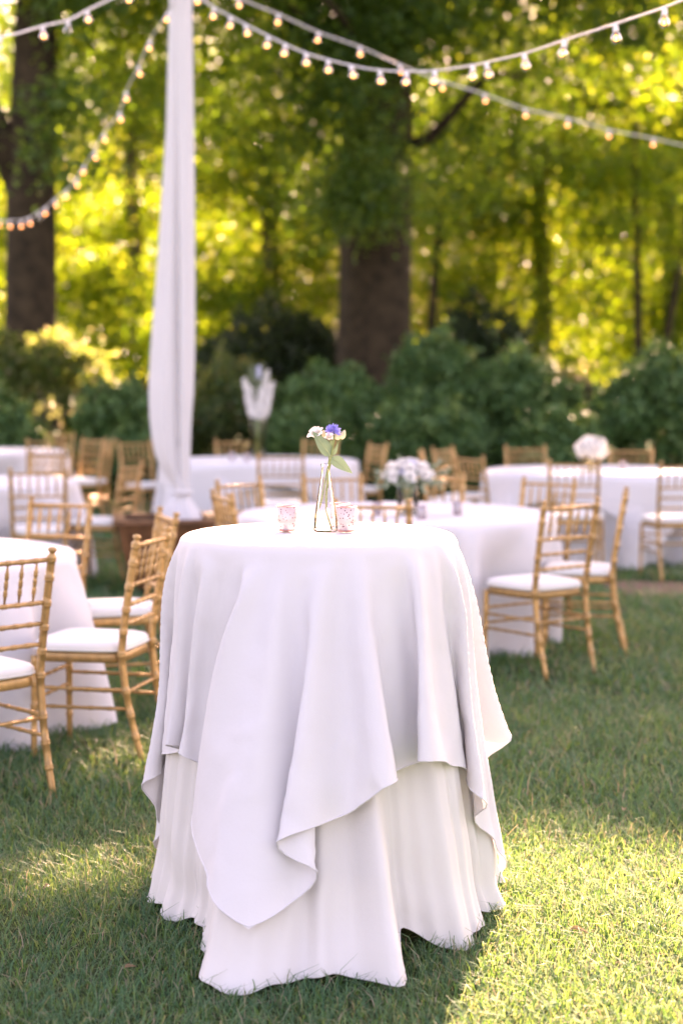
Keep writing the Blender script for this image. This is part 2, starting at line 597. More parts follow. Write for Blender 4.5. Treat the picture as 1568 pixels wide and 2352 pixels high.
# the big tree behind the bushes
mlow = scatter([(0.9, 30.6, 7.4, 3.2, 1.3, 3.2), (-3.4, 28.8, 7.6, 3.0, 1.0, 1.9), (4.2, 29.2, 7.8, 2.4, 0.9, 1.5), (-2.3, 28.4, 5.6, 1.7, 0.7, 1.0)], 46000, clump=220, holes=0.1, hollow=0.1, sig=(0.62, 0.45, 0.27))
mdroop = scatter([(0.0, 27.2, 5.5, 0.75, 0.6, 1.7), (0.75, 27.4, 7.6, 1.2, 0.8, 1.1), (-0.9, 27.4, 7.2, 1.2, 0.8, 1.4), (0.35, 27.2, 4.4, 0.5, 0.4, 0.6)], 18000, clump=170, hollow=0.2, sig=(0.42, 0.35, 0.25))
mup = scatter([(2.0, 29.5, 13.5, 8.2, 4.8, 5.6), (4.0, 30, 18.0, 7.0, 4.2, 4.2)], 24000, clump=50, sig=(0.7, 0.7, 0.35), hollow=0.25)
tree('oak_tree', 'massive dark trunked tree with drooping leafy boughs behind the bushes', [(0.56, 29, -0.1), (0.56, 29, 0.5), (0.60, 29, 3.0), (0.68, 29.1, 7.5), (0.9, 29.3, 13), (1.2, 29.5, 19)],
     [0.85, 0.70, 0.62, 0.55, 0.38, 0.1], limbs_for((0.68, 29.1, 0), 4.5, 13, 5.0, 11, 0.16, 3),
     [(mlow, 0.12, 'leaf_main', 0.6), (mdroop, 0.12, 'leaf_main', 0.6), (mup, 0.34, 'leaf_main', 0.6)], seed=2)
# the forked tree on the left
b = Vector((-4.35, 24.0, 0))
fork = b + Vector((-0.05, 0, 4.3))
llow = scatter([(-4.2, 24.8, 8.2, 3.4, 1.2, 1.9), (-2.6, 24.6, 6.4, 1.5, 0.8, 1.2)], 14000, clump=200, holes=0.1, hollow=0.1, sig=(0.6, 0.45, 0.26))
lfront = scatter([(-3.75, 23.1, 4.9, 0.45, 0.3, 0.75), (-4.9, 23.2, 7.2, 0.6, 0.4, 0.5), (-3.6, 23.1, 6.9, 0.55, 0.4, 0.8)], 3600, clump=120, hollow=0.0, sig=(0.28, 0.25, 0.22))
lup = scatter([(-3.0, 25.5, 12.5, 5.2, 4.0, 4.6), (-1.0, 26.5, 15.0, 4.0, 3.0, 4.0)], 13000, clump=50, sig=(0.6, 0.6, 0.3), hollow=0.25)
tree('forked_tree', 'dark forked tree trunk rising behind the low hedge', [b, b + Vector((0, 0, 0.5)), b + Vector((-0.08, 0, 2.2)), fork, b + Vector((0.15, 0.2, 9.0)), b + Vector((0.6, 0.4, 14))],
     [0.50, 0.42, 0.36, 0.33, 0.22, 0.06],
     [([fork + Vector((0.02, 0, -0.4)), b + Vector((-0.55, -0.1, 5.2)), b + Vector((-1.15, -0.2, 6.6)), b + Vector((-1.5, -0.2, 9.5))], [0.24, 0.2, 0.16, 0.06])] + limbs_for(b, 5.5, 11, 3.6, 7, 0.10, 8),
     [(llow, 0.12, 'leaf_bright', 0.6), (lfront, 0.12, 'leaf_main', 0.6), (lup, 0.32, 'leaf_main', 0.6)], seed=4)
# a neighbour on the right whose crown shades the lawn
rlow = scatter([(7.6, 31, 7.6, 3.6, 1.3, 2.6)], 4500, clump=120, holes=0.1, hollow=0.1, sig=(0.6, 0.5, 0.28))
rup = scatter([(10.0, 31, 13.8, 6.6, 4.6, 6.0)], 17000, clump=50, sig=(0.7, 0.7, 0.35), hollow=0.25)
tree('spreading_tree', 'spreading green tree at the right edge of the woods', [(9.6, 31.5, -0.1), (9.6, 31.5, 2), (9.7, 31.5, 8), (10, 31.5, 15)], [0.45, 0.34, 0.26, 0.08],
     limbs_for((9.7, 31.5, 0), 4, 12, 4.0, 8, 0.11, 6), [(rlow, 0.16, 'leaf_bright', 0.6), (rup, 0.34, 'leaf_main', 0.6)], seed=6)
# the sunlit trees farther back
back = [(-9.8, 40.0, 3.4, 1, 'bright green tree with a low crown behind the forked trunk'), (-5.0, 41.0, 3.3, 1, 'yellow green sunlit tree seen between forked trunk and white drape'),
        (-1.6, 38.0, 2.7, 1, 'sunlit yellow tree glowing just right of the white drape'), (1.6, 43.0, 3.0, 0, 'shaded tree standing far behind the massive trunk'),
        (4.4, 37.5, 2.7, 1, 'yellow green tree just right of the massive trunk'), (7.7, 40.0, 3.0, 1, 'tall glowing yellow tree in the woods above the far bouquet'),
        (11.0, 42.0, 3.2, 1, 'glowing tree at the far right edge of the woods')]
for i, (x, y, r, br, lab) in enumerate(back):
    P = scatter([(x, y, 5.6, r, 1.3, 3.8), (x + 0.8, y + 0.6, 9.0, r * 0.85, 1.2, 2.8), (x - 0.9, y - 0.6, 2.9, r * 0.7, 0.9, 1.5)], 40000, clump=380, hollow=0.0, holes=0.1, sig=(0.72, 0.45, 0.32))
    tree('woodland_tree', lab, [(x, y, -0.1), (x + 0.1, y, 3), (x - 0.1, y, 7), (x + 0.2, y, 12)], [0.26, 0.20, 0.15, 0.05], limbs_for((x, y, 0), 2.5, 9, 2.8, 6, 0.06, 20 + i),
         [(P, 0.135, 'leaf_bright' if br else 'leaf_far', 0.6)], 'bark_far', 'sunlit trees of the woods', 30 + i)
# thin stems on the right
for i, (px, y, lean, lab) in enumerate(((1462, 35.0, 0.10, 'thin straight dark sapling among the bright leaves above the right bush'), (1522, 36.0, -0.5, 'thin leaning dark sapling at the right edge of the woods'),
                                        (985, 33.0, -0.25, 'thin dark sapling beside the massive trunk'))):
    x = (px - CX) / F_PX * y
    P = scatter([(x - 0.2, y, 5.2, 1.3, 1.0, 1.6)], 1500, hollow=0.2)
    tree('sapling', lab, [(x + lean * 0.4, y, -0.05), (x, y, 2.2), (x - lean, y, 5.5), (x - lean * 1.5, y, 8.0)], [0.10, 0.085, 0.06, 0.02], [], [(P, 0.15, 'leaf_bright', 0.6)], 'bark', 'thin saplings in the woods', 50 + i)
# the mass of woods that closes the view
WP = np.concatenate([scatter([(x, 70 + 3 * math.sin(x), 5.5, 5.0, 3.0, 7.2)], 12000, clump=60, sig=(0.9, 0.9, 0.5), hollow=0.0) for x in range(-32, 33, 6)])
o = put('woods', leaf_mesh('woods', WP, 0.55, 0.6), 'leaf_far')
tag(o, 'distant woods of pale and yellow green leaves', 'woods', kind='stuff')

def bush(name, label, d, x0, x1, ytop, mat, n, size=0.088, depth=0.9, seed=0, flat=1.0):
    """a mound of many small leaves heaped on uneven humps"""
    rn = np.random.default_rng(seed + 100)
    n = int(n * 1.2)
    cx = ((x0 + x1) / 2 - CX) / F_PX * d
    rx = (x1 - x0) / 2 / F_PX * d
    h = EYE - (ytop - HOR) / F_PX * d
    ry = rx * depth
    humps = [(0, 0, h * 0.46, rx * 0.80, ry * 0.80, h * 0.54)]
    for k in range(16):
        a, e = rn.uniform(0, 2 * np.pi), rn.uniform(-0.1, 1.3)
        r = rn.uniform(0.20, 0.46) * min(rx, h * 0.6)
        humps.append((math.cos(a) * math.cos(e) * rx * 0.72, math.sin(a) * math.cos(e) * ry * 0.72, max(0.3, h * 0.42 + math.sin(e) * h * 0.46 - 0.4 * r), r, r, r * 0.85))
    w = np.array([q[3] * q[3] for q in humps])
    w /= w.sum()
    out = []
    for q, k in zip(humps, (w * n).astype(int)):
        dd = rn.normal(size=(k, 3))
        dd /= np.linalg.norm(dd, axis=1)[:, None]
        lump = 1 + 0.10 * np.sin(dd[:, 0] * 9 + seed) * np.sin(dd[:, 2] * 8) + 0.07 * np.sin(dd[:, 1] * 13 + dd[:, 0] * 7)
        rr = lump * (1 - np.abs(rn.normal(0, 0.10, k)))
        out.append(dd * rr[:, None] * np.array(q[3:6]) * flat + np.array(q[:3]))
    k = n // 12                                            # stray shoots that break the outline
    base = np.concatenate(out)
    s0 = base[rn.integers(0, len(base), k // 8)]
    up = rn.normal(size=(len(s0), 3)) * np.array([0.6, 0.6, 0.5]) + np.array([0, 0, 0.8])
    L = rn.uniform(0.05, 0.24, (len(s0), 1))
    for q in range(8):
        out.append(s0 + up * L * (q + 1) / 8 + rn.normal(0, 0.02, s0.shape))
    P = np.concatenate(out)
    P = P[P[:, 2] > 0.02]
    t = thing(name, label, 'bush', (cx, d, 0), group='rounded bushes along the back of the lawn')
    put('foliage', leaf_mesh('foliage', P, size, 0.35, 0.6), mat, t)
    st = MB()
    for k in range(5):
        a = k * 1.3
        st.tube([(0.1 * math.cos(a), 0.1 * math.sin(a), 0), (0.25 * rx * math.cos(a), 0.25 * rx * math.sin(a), h * 0.3), (0.55 * rx * math.cos(a), 0.5 * rx * math.sin(a), h * 0.6)], [0.03, 0.022, 0.008], 6)
    put('stems', st.mesh('stems'), 'bark', t)
    return t

bush('boxwood_bush', 'tallest dark green rounded bush right in front of the massive trunk', 22.5, 845, 1165, 762, 'leaf_box', 17000, seed=1)
bush('boxwood_bush', 'broad dark green bush between the tallest bush and the tan shrub', 22.0, 1030, 1350, 802, 'leaf_box', 17000, seed=2)
bush('boxwood_bush', 'large dark green bush behind the white ball bouquet', 21.0, 1345, 1720, 796, 'leaf_box', 19000, seed=3)
bush('boxwood_bush', 'dark green bush just right of the tall white flowers', 22.0, 600, 925, 836, 'leaf_box', 16000, seed=4)
bush('boxwood_bush', 'low dark green mound under the tallest bush behind the low bouquet', 20.9, 780, 1180, 925, 'leaf_box', 15000, seed=5)
bush('boxwood_bush', 'dark green bush half hidden by the white drape', 21.0, 130, 430, 878, 'leaf_box', 14000, seed=6)
bush('boxwood_bush', 'dark green bush at the left end of the lawn', 20.4, -130, 118, 900, 'leaf_box', 12000, seed=7)
bush('boxwood_bush', 'low dark green bush behind the blue cornflower', 20.6, 560, 850, 935, 'leaf_box', 11000, seed=8)
bush('boxwood_bush', 'low dark green mound in front of the tan shrub', 20.6, 1120, 1450, 945, 'leaf_box', 12000, seed=9)
bush('olive_bush', 'olive green bush between the white drape and the tall white flowers', 22.3, 405, 670, 818, 'leaf_olive', 15000, seed=10)
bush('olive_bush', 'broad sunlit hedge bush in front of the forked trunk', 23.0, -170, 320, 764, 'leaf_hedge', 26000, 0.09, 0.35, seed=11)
bush('tan_shrub', 'tan and pink leaved shrub between two dark green bushes', 22.8, 1195, 1400, 846, 'leaf_pink', 9000, 0.085, seed=12)
bush('tan_shrub', 'tan leaved low shrub beside the leftmost dark bush', 21.4, 60, 165, 925, 'leaf_pink', 5000, 0.075, seed=13)
bush('shade_filler_bush', 'very dark bush standing in for deep shade left of the massive trunk', 31.5, 430, 810, 690, 'leaf_dark', 14000, 0.12, seed=14)  # added to fill the dark zone; its shade is in the leaf colour
bush('shade_filler_bush', 'dark bush standing in for shade right of the massive trunk', 32.5, 930, 1270, 680, 'leaf_dark', 12000, 0.12, seed=15)  # also added; near-black leaves act as shade under the trees

# ------------------------------------------------------------------ draped cloths: vertex grids of the hanging fabric, 1 mm steps
CLOTH = {
    'rl': (
     [1,34,33,33,32,31,30,29,26,25,24,21,19,17,14,12,9,6,3,1,-2,-5,-8,-10,-13,-16,-18,-20,-23,-24,-27,-27,-30,-31,-31,-33,-32,-34,-33,-34,-33,-32,-32,-30,-30,-28,-26,-24,-23,-20,-18,-15,-13,
      -11,-7,-5,-2,1,3,7,9,11,15,17,19,21,23,26,27,29,30,31,32,33,34,1,38,39,37,37,36,34,32,32,30,26,26,21,19,17,13,11,7,4,0,-2,-6,-8,-13,-15,-18,-20,-24,-25,-29,-30,-33,-33,-36,-37,-37,-38,
      -37,-40,-37,-39,-37,-36,-36,-33,-33,-30,-28,-25,-24,-21,-17,-15,-11,-9,-5,-3,1,4,7,10,15,15,19,22,25,28,29,31,33,35,35,37,38,38,0,6,4,4,6,4,5,5,4,3,5,2,3,3,2,2,2,0,-1,2,-1,1,-2,-1,-5,
      0,-3,-3,-4,-3,-5,-3,-4,-8,-2,-5,-5,-6,-4,-6,-4,-6,-5,-4,-5,-3,-4,-4,-4,-4,-2,-2,0,-2,-2,-1,-1,1,-1,1,2,3,2,2,2,4,4,4,4,5,3,5,5,5,5,2,1,0,1,3,8,-2,-11,0,7,-10,3,9,-10,2,0,-1,4,20,-23,1,
      -2,0,6,16,-19,-2,9,-9,-3,16,-7,-6,1,-6,-2,8,-1,-3,-4,6,-2,-3,-2,0,2,-6,-12,19,1,-3,-2,-15,-3,-15,17,19,-7,7,-8,8,-19,13,-10,14,3,1,2,-10,5,1,-3,3,1,1,3,-1,12,0,5,-21,-30,18,-11,12,29,
      3,12,-39,-15,44,5,2,9,-45,-9,-11,-21,-8,69,-4,11,-9,-25,2,32,-16,-12,-5,-7,19,12,-4,-8,-5,1,22,-6,-13,-15,-1,-14,66,-6,-9,-3,-24,-31,-11,53,40,-18,16,-59,11,25,-39,-10,11,30,7,-4,-20,
      -16,8,8,7,5,-8,1,1,3,7,-4,12,8,-43,-8,5,13,15,14,-3,-20,-9,13,28,3,-11,-22,-22,-6,-17,27,7,10,12,-7,-10,8,5,-4,-10,-8,-8,1,34,-9,-7,-8,16,6,-9,-5,1,-23,4,27,30,-17,-5,-20,-15,-7,25,31,
      16,-27,-19,-5,10,-9,-32,23,8,17,3,-30,-7,9,13,-4,1,2,3,-5,9,9,0,4,6,-19,-33,15,7,11,16,-4,-17,-4,7,23,10,-20,-12,-30,-6,-8,43,-28,18,13,1,-8,9,-3,-7,0,-14,-1,25,4,-6,-6,-7,6,12,-5,-6,
      -4,-15,10,7,28,-5,-13,-12,-10,-6,19,16,19,-23,-6,-10,7,0,-27,13,7,12,-4,-20,-1,6,6,1,-1,7,-5,12,-7,7,16,-12,3,-8,-23,1,8,6,17,-7,-16,-1,7,15,12,-19,-6,-28,-16,7,27,19,10,1,-20,-7,2,5,
      -5,-3,-9,0,27,-6,-4,-8,-5,8,7,-3,-4,-6,-8,7,27,1,0,-16,-13,-7,-4,16,12,16,-13,-7,-11,6,4,-25,8,7,10,-7,-14,-1,10,-6,6,-4,11,0,8,-1,8,4,-5,5,2,-26,-6,11,3,12,-3,-11,-2,2,16,12,-17,-7,
      -16,-23,11,19,47,7,-25,-20,-6,0,-3,-1,1,-8,5,2,12,-1,-8,-2,10,2,-6,-8,-1,-6,11,6,17,0,-20,-7,-9,-2,12,13,16,3,-18,-17,8,6,-24,6,5,9,-7,-12,1,8,-4,5,2,2,3,7,4,5,5,-7,6,-6,-16,-7,10,2,8,
      -1,-10,0,4,11,11,-13,-8,-11,-19,6,15,19,14,-22,0,-6,-11,-6,-7,16,-2,4,5,6,0,-8,-1,6,3,-4,-9,0,-6,14,15,5,-8,-12,-8,-7,1,12,7,16,3,-6,-26,3,9,-19,1,6,8,-7,-7,-2,6,-13,13,-7,10,6,8,21,
      -14,13,-13,4,-4,-15,-8,5,12,2,-1,-10,-8,12,5,15,-12,-7,-11,-17,6,13,9,46,-5,-39,9,-19,-20,7,2,6,4,4,5,1,-7,0,1,4,-3,-6,-4,-3,15,14,5,-10,-12,-8,-5,4,6,9,7,12,-18,-8,-21,25,-15,1,7,0,2,
      -8,-6,5,-8,11,-22,18,16,9,-23,32,7,-7,1,13,-4,-37,5,4,8,1,-12,-4,10,11,7,-11,-6,-7,-15,1,10,13,16,-6,-5,51,-5,-48,-22,-19,26,3,11,-4,2,-8,0,3,1,-1,-5,-4,-5,24,9,-2,-24,-15,-7,-3,52,
      -28,9,13,-4,7,23,-20,-23,-7,3,1,-16,18,-11,-1,2,-1,5,-19,-3,21,],
     [-400,2,4,7,10,12,15,18,19,22,24,26,27,29,31,31,32,33,33,34,34,33,33,31,31,30,28,27,25,22,21,19,16,14,10,8,6,3,0,-3,-6,-8,-11,-14,-16,-19,-21,-22,-25,-27,-29,-29,-31,-33,-32,-33,-33,
      -34,-34,-32,-32,-31,-31,-29,-27,-26,-24,-22,-20,-17,-15,-12,-10,-7,-4,-461,2,5,8,11,15,17,19,24,25,27,30,32,34,34,37,38,38,38,38,38,37,38,37,36,34,32,31,28,28,23,21,19,15,13,10,6,3,0,
      -3,-7,-9,-13,-16,-19,-21,-24,-28,-28,-31,-32,-35,-35,-35,-38,-38,-40,-38,-37,-39,-38,-36,-34,-33,-32,-30,-28,-24,-23,-20,-17,-14,-11,-8,-5,-60,-1,3,0,2,2,1,3,2,4,3,4,5,3,5,7,3,6,5,5,3,
      5,7,5,3,5,5,4,5,2,2,5,2,2,1,2,-2,2,1,-1,0,-2,-1,-2,-3,-2,-5,-2,-5,-3,-4,-5,-5,-5,-5,-5,-4,-5,-7,-4,-5,-5,-4,-5,-5,-4,-2,-3,-3,-3,-1,-4,-1,-1,-1,-5,2,-23,16,-3,-18,10,12,5,-3,3,1,-2,0,
      2,-1,4,2,-1,-9,5,5,1,5,1,-10,3,8,-8,3,15,-10,-7,0,5,-5,25,-23,-2,5,-2,-2,-1,-3,12,-9,5,9,-10,-5,-3,-3,11,-3,4,-3,-2,-3,1,-5,1,-4,2,-8,14,-1,-5,-2,-2,4,-7,10,-2,1,-6,35,-34,15,-63,3,23,
      37,-4,22,-12,-46,8,-1,14,13,-23,6,7,4,-21,6,4,-3,6,-4,7,12,5,-37,11,26,-25,-28,8,-8,50,25,-10,-9,19,-29,-38,-4,12,56,-7,15,-45,-8,3,-8,14,15,-4,-5,9,-8,-7,3,-6,6,-7,-12,-3,39,-3,-11,
      -22,-17,3,-2,61,-4,-38,43,22,-14,2,-35,-15,23,15,20,6,-21,-20,-3,11,6,7,-5,-9,7,11,-18,-2,6,-1,3,-15,16,14,-3,-16,13,7,-31,-8,-3,7,11,29,11,0,-3,-28,-15,0,14,20,16,-26,-3,-16,3,-5,9,
      10,-5,0,17,-8,-5,2,-7,-3,-1,-14,7,13,12,-7,-19,-15,-1,32,21,-15,-8,19,15,-5,-1,-7,-26,10,6,28,-2,-15,-9,-11,9,3,8,3,-13,5,8,-11,-10,6,4,-27,8,17,9,1,-8,9,6,-5,-29,-11,17,21,9,18,-3,-9,
      -16,-16,-9,23,8,20,-24,-6,-2,-5,0,5,4,-4,4,9,-2,0,-2,-7,-4,-4,-3,3,10,8,-11,-9,-12,-6,37,13,-15,1,20,36,-24,-8,14,-36,6,5,14,10,-3,-15,-17,12,2,5,4,-8,1,6,1,-19,0,15,-10,-4,11,8,-6,-5,
      9,8,-14,-15,-10,16,13,10,23,-2,-16,-15,-12,-6,17,5,10,-11,3,-10,-9,4,11,-1,-9,2,11,-1,1,-5,-5,-3,-6,1,4,1,12,-11,-6,-10,5,32,-1,-13,8,13,32,-11,-7,-1,-25,1,8,5,13,8,-16,-20,8,1,4,7,
      -10,2,5,11,-21,-4,14,-5,-5,8,4,-8,-4,10,10,-4,-19,-16,19,9,7,23,3,-25,-9,-11,-8,10,10,12,-11,-6,1,-13,15,-3,0,-2,-2,12,0,-15,9,-3,-5,-7,6,3,16,-6,-11,-5,-7,11,22,1,-9,7,8,33,-8,-3,-7,
      -20,-7,7,5,13,8,-10,-21,5,1,4,2,-4,2,4,5,-4,-9,7,3,-9,-1,0,-16,14,10,6,28,-28,-29,13,7,9,16,3,-18,-8,-10,-6,5,10,12,-9,3,-9,-3,5,-3,-3,2,10,-4,3,-14,-1,6,-6,-6,7,11,4,-5,-8,-5,-8,19,
      20,-6,-16,19,5,28,13,-31,8,-19,-10,5,6,12,3,7,-31,4,-1,11,-2,3,-5,3,5,-5,-7,6,-3,3,8,2,-44,35,0,5,21,-12,-34,10,8,8,13,0,-13,-7,-8,-6,5,7,13,-6,1,-9,-2,8,-5,-9,7,-6,10,0,-8,13,-11,-21,
      12,5,3,-3,9,-10,-5,-5,19,16,-6,-26,40,-6,30,-24,27,-14,-13,-17,13,7,0,5,-8,-13,1,-1,13,0,-8,3,1,3,8,-13,3,11,-11,2,-35,-38,99,7,-14,1,7,-47,10,6,7,14,1,-12,-9,-7,-5,4,7,14,-4,-1,-9,46,
      19,-4,-16,-28,-49,8,27,-8,18,-25,29,-25,0,-12,26,-13,-3,-2,-8,24,9,-11,-17,69,-14,],
     [757,0,0,0,0,0,0,0,0,0,0,0,0,0,0,0,0,0,0,0,0,0,0,0,0,0,0,0,0,0,0,0,0,0,0,0,0,0,0,0,0,0,0,0,0,0,0,0,0,0,0,0,0,0,0,0,0,0,0,0,0,0,0,0,0,0,0,0,0,0,0,0,0,0,0,0,0,0,0,0,0,0,0,0,0,0,0,0,0,0,0,
      0,0,0,0,0,0,0,0,0,0,0,0,0,0,0,0,0,0,0,0,0,0,0,0,0,0,0,0,0,0,0,0,0,0,0,0,0,0,0,0,0,0,0,0,0,0,0,0,0,0,0,0,0,0,0,0,0,0,0,5,0,-1,-1,2,0,1,0,-1,0,0,-1,1,2,-2,0,0,0,0,7,-9,1,2,0,-1,-1,1,0,0,
      1,-2,0,1,0,0,5,-6,-1,2,0,0,0,0,1,-2,1,0,1,-1,-1,2,1,-4,2,1,0,-1,0,0,0,0,0,-2,2,0,0,0,1,-1,-1,1,2,-2,-1,1,-50,2,8,-8,2,14,-6,-8,-2,3,-2,-1,2,0,-1,-1,-2,2,11,-7,-2,-6,-1,5,8,-8,-2,4,-4,
      1,8,-4,-6,-1,5,2,8,-10,-4,4,2,-4,0,4,0,-4,2,9,-9,-3,-2,5,5,2,15,-16,-6,0,-1,1,0,6,-5,7,-8,-3,2,4,-1,-3,2,1,-3,-1,0,-85,-7,1,12,-1,-4,-1,-5,9,-3,0,-2,4,-5,2,1,0,-1,4,-6,-1,2,10,5,-20,
      -1,1,0,2,-2,2,0,6,-3,6,-9,10,-6,-2,7,-4,2,-1,-1,6,-6,11,-12,-2,-4,1,0,8,4,-14,12,-7,5,-5,-3,3,1,5,-3,0,-2,-2,2,7,-2,1,-4,-3,-4,4,-91,-1,0,3,8,-5,-5,5,1,-3,0,4,-2,-2,0,0,6,0,-4,-3,2,0,
      7,-9,-1,2,-2,-3,0,1,0,3,2,2,-1,4,-5,3,0,0,-2,1,-2,-1,-1,9,-8,-3,9,-7,-1,-3,2,2,-2,4,7,-10,-1,1,0,1,10,-8,-1,1,0,2,4,-3,-6,3,-4,-1,1,-91,-2,2,-1,4,-1,-2,7,-5,-2,2,3,-1,-1,-1,1,3,3,-6,
      -1,6,-1,2,-3,0,-8,2,-2,0,1,1,0,2,6,-4,-2,1,5,-2,-2,-1,1,1,-4,1,6,-7,0,1,-1,-2,0,0,1,-2,2,6,-5,-1,1,0,1,5,-3,-1,0,1,1,2,1,-7,1,-2,-1,4,-84,-8,0,5,-3,0,-1,0,2,0,-1,5,-3,-1,1,0,2,3,-5,-1,
      3,6,-6,-6,1,2,0,-4,0,0,1,0,2,4,-3,0,1,6,-1,-3,-3,1,1,-2,-1,2,-3,2,0,0,-3,-1,1,2,-2,1,2,-1,-1,1,0,2,2,-1,-1,0,0,2,1,-3,1,-2,-1,-2,2,-86,-5,4,-2,-3,3,-1,-1,2,2,-2,2,-1,0,-1,2,0,3,-4,-1,
      0,5,-4,-3,12,2,-12,-4,0,0,3,4,-5,4,-2,0,0,7,1,-7,1,-1,1,-1,-1,1,-3,-1,3,0,-4,0,2,-1,0,0,3,2,-4,1,1,2,0,-1,0,-1,1,2,0,-2,0,-1,-2,0,2,-86,-2,-1,-1,-1,1,0,-2,2,2,-1,1,0,-1,1,-1,2,2,-3,-1,
      -1,3,-3,-2,0,4,-4,1,-1,-1,2,10,-10,2,-2,1,2,2,3,-5,-1,1,0,0,-1,0,-1,1,-1,-1,-1,0,1,-1,-1,1,3,1,1,-3,1,1,0,1,0,-1,0,1,1,-3,4,-4,5,-6,0,-88,11,-14,5,-6,2,0,-1,1,1,3,-2,0,0,1,-1,0,2,-3,1,
      -1,2,-2,-2,-1,17,0,-12,-5,-1,4,4,-3,-1,-1,1,0,3,0,-1,-1,0,0,-1,0,1,-3,3,-1,-2,-1,0,1,-2,1,0,0,8,2,-8,8,-7,1,2,-1,-2,1,0,2,-3,2,-3,5,-3,-2,-83,8,1,-12,-2,-2,7,5,-9,0,1,-3,1,1,0,-1,2,0,
      -2,-1,1,-1,-1,0,2,-2,9,20,8,0,-19,-16,11,-12,0,-1,1,3,1,-3,0,-1,1,0,-1,1,1,0,1,19,11,-2,-14,-11,4,-4,-7,0,11,9,-12,-6,0,2,-1,4,-3,0,0,-3,1,0,7,19,-12,],
     12, 75),
    'rr': (
     [3,33,34,31,32,31,30,29,26,25,23,22,19,16,15,11,9,7,3,1,-2,-5,-8,-10,-13,-15,-18,-21,-22,-24,-27,-28,-29,-31,-32,-32,-34,-33,-34,-33,-34,-32,-32,-31,-29,-28,-27,-24,-22,-20,-18,-15,-13,
      -10,-8,-4,-2,1,4,7,9,12,14,17,20,21,24,25,28,28,30,31,32,33,33,5,39,37,37,36,33,34,32,32,30,27,24,22,20,16,15,9,7,5,0,-2,-6,-8,-13,-14,-18,-20,-24,-26,-29,-29,-32,-34,-36,-36,-37,-39,
      -39,-38,-39,-38,-38,-36,-36,-34,-33,-29,-30,-26,-24,-19,-17,-15,-11,-8,-6,-1,2,4,7,11,14,17,20,22,26,27,28,30,32,35,36,37,38,39,2,4,5,6,0,7,4,6,3,3,5,2,4,3,3,1,1,0,1,0,0,-1,-2,1,-3,-1,
      -4,-2,-6,-3,-4,-4,-5,-3,-5,-4,-7,-4,-6,-5,-4,-6,-3,-7,-4,-3,-5,-3,-5,-4,-2,-1,-1,-2,0,-1,-1,0,2,1,1,0,1,2,4,6,2,4,3,6,3,4,7,4,4,-1,3,5,2,2,2,1,-6,-1,8,-13,10,8,-12,-6,1,8,-5,-2,5,-5,4,
      22,-8,-9,-9,-2,-2,9,14,-10,-8,5,1,-6,-5,0,-3,2,3,0,-1,-7,1,0,3,-1,-2,3,2,-3,-12,3,4,-8,8,0,-1,-15,-2,-3,17,9,1,2,-5,8,-22,5,1,7,2,0,2,3,6,-3,3,11,-12,10,-32,1,0,1,38,9,-40,-22,-6,15,
      -4,47,3,-54,39,11,-55,-26,44,-17,-18,3,8,4,60,-15,1,-6,-5,-7,-7,-7,19,30,-8,-6,-8,22,-18,-15,-10,54,18,0,-12,8,-49,-37,58,23,-19,-19,-34,-15,44,9,20,24,-15,6,-28,-37,9,-4,13,12,-19,0,
      4,6,-4,9,3,-10,2,-32,-8,7,23,14,7,-53,-10,19,3,16,32,-20,-19,1,9,-26,-23,18,-7,-9,-6,1,33,35,-1,-25,23,-8,-9,-6,-5,7,35,0,-9,-8,19,-9,0,-4,32,26,-7,-5,-14,1,-26,-33,53,8,-6,-24,-27,17,
      37,2,6,-2,0,-17,-11,-22,-4,8,8,-32,17,8,2,4,5,-11,3,6,-8,-22,6,10,9,-2,-23,-16,6,7,14,16,-12,-7,2,-8,-19,-9,10,-13,-3,2,6,28,17,5,17,-12,-11,-8,-10,11,1,13,16,-6,-5,10,-4,-1,7,15,22,3,
      -3,-16,-1,-1,-50,18,26,-16,-24,4,10,12,24,5,7,-12,22,-42,-23,16,-16,-12,-2,8,11,0,3,7,-5,-1,6,-5,-18,1,8,6,-3,-10,-24,2,8,23,5,-8,-9,1,-23,-3,-7,16,13,-10,-31,31,11,12,-2,-6,18,-7,-5,
      -5,13,-9,3,24,-6,-8,2,8,0,18,13,-5,24,-7,-8,-3,-2,-25,-23,31,-16,-18,9,8,8,18,7,6,2,-23,-17,-10,13,-10,-36,17,8,4,-2,8,7,-19,11,5,-1,-17,-3,9,3,-2,-13,-17,0,4,23,8,-8,-9,-4,-19,-3,-5,
      20,33,-18,-21,6,27,-10,-3,-2,16,-5,-6,-1,32,-28,3,14,-5,-7,-5,23,0,10,16,11,-5,-12,-2,-7,20,-11,-37,21,-17,-10,9,9,5,7,7,0,8,-11,-22,-7,4,0,0,-19,8,-8,-4,14,-6,-16,18,4,6,-19,-9,8,5,
      -3,-13,-14,-3,14,14,6,-1,-15,-6,-16,2,-9,17,25,-19,-9,13,20,-22,7,-6,16,0,-6,6,13,-10,-4,11,-4,-2,6,3,6,2,14,17,-1,-9,-2,-4,-1,13,-43,16,-16,-9,13,7,4,6,8,-6,10,-15,-14,-6,0,6,-7,-14,
      4,-6,-5,18,-32,21,8,0,14,-5,-29,3,7,-3,-10,-16,1,12,12,4,0,-14,-10,-11,-1,-2,-4,35,-12,-10,21,13,2,-18,0,9,1,-6,11,7,-9,1,3,0,-2,17,-6,2,5,10,18,0,-7,0,-9,-4,18,-24,-8,-12,-7,14,8,5,3,
      2,-8,15,-17,-10,-9,7,1,-3,-18,0,-3,-4,-9,21,35,-18,-16,-11,-23,14,-8,16,0,-9,-15,0,14,8,5,-2,-9,-27,3,0,-2,-3,28,-6,-10,21,7,-30,21,6,0,3,0,6,5,-9,3,-2,6,-5,15,-3,1,6,6,20,1,-8,0,-7,
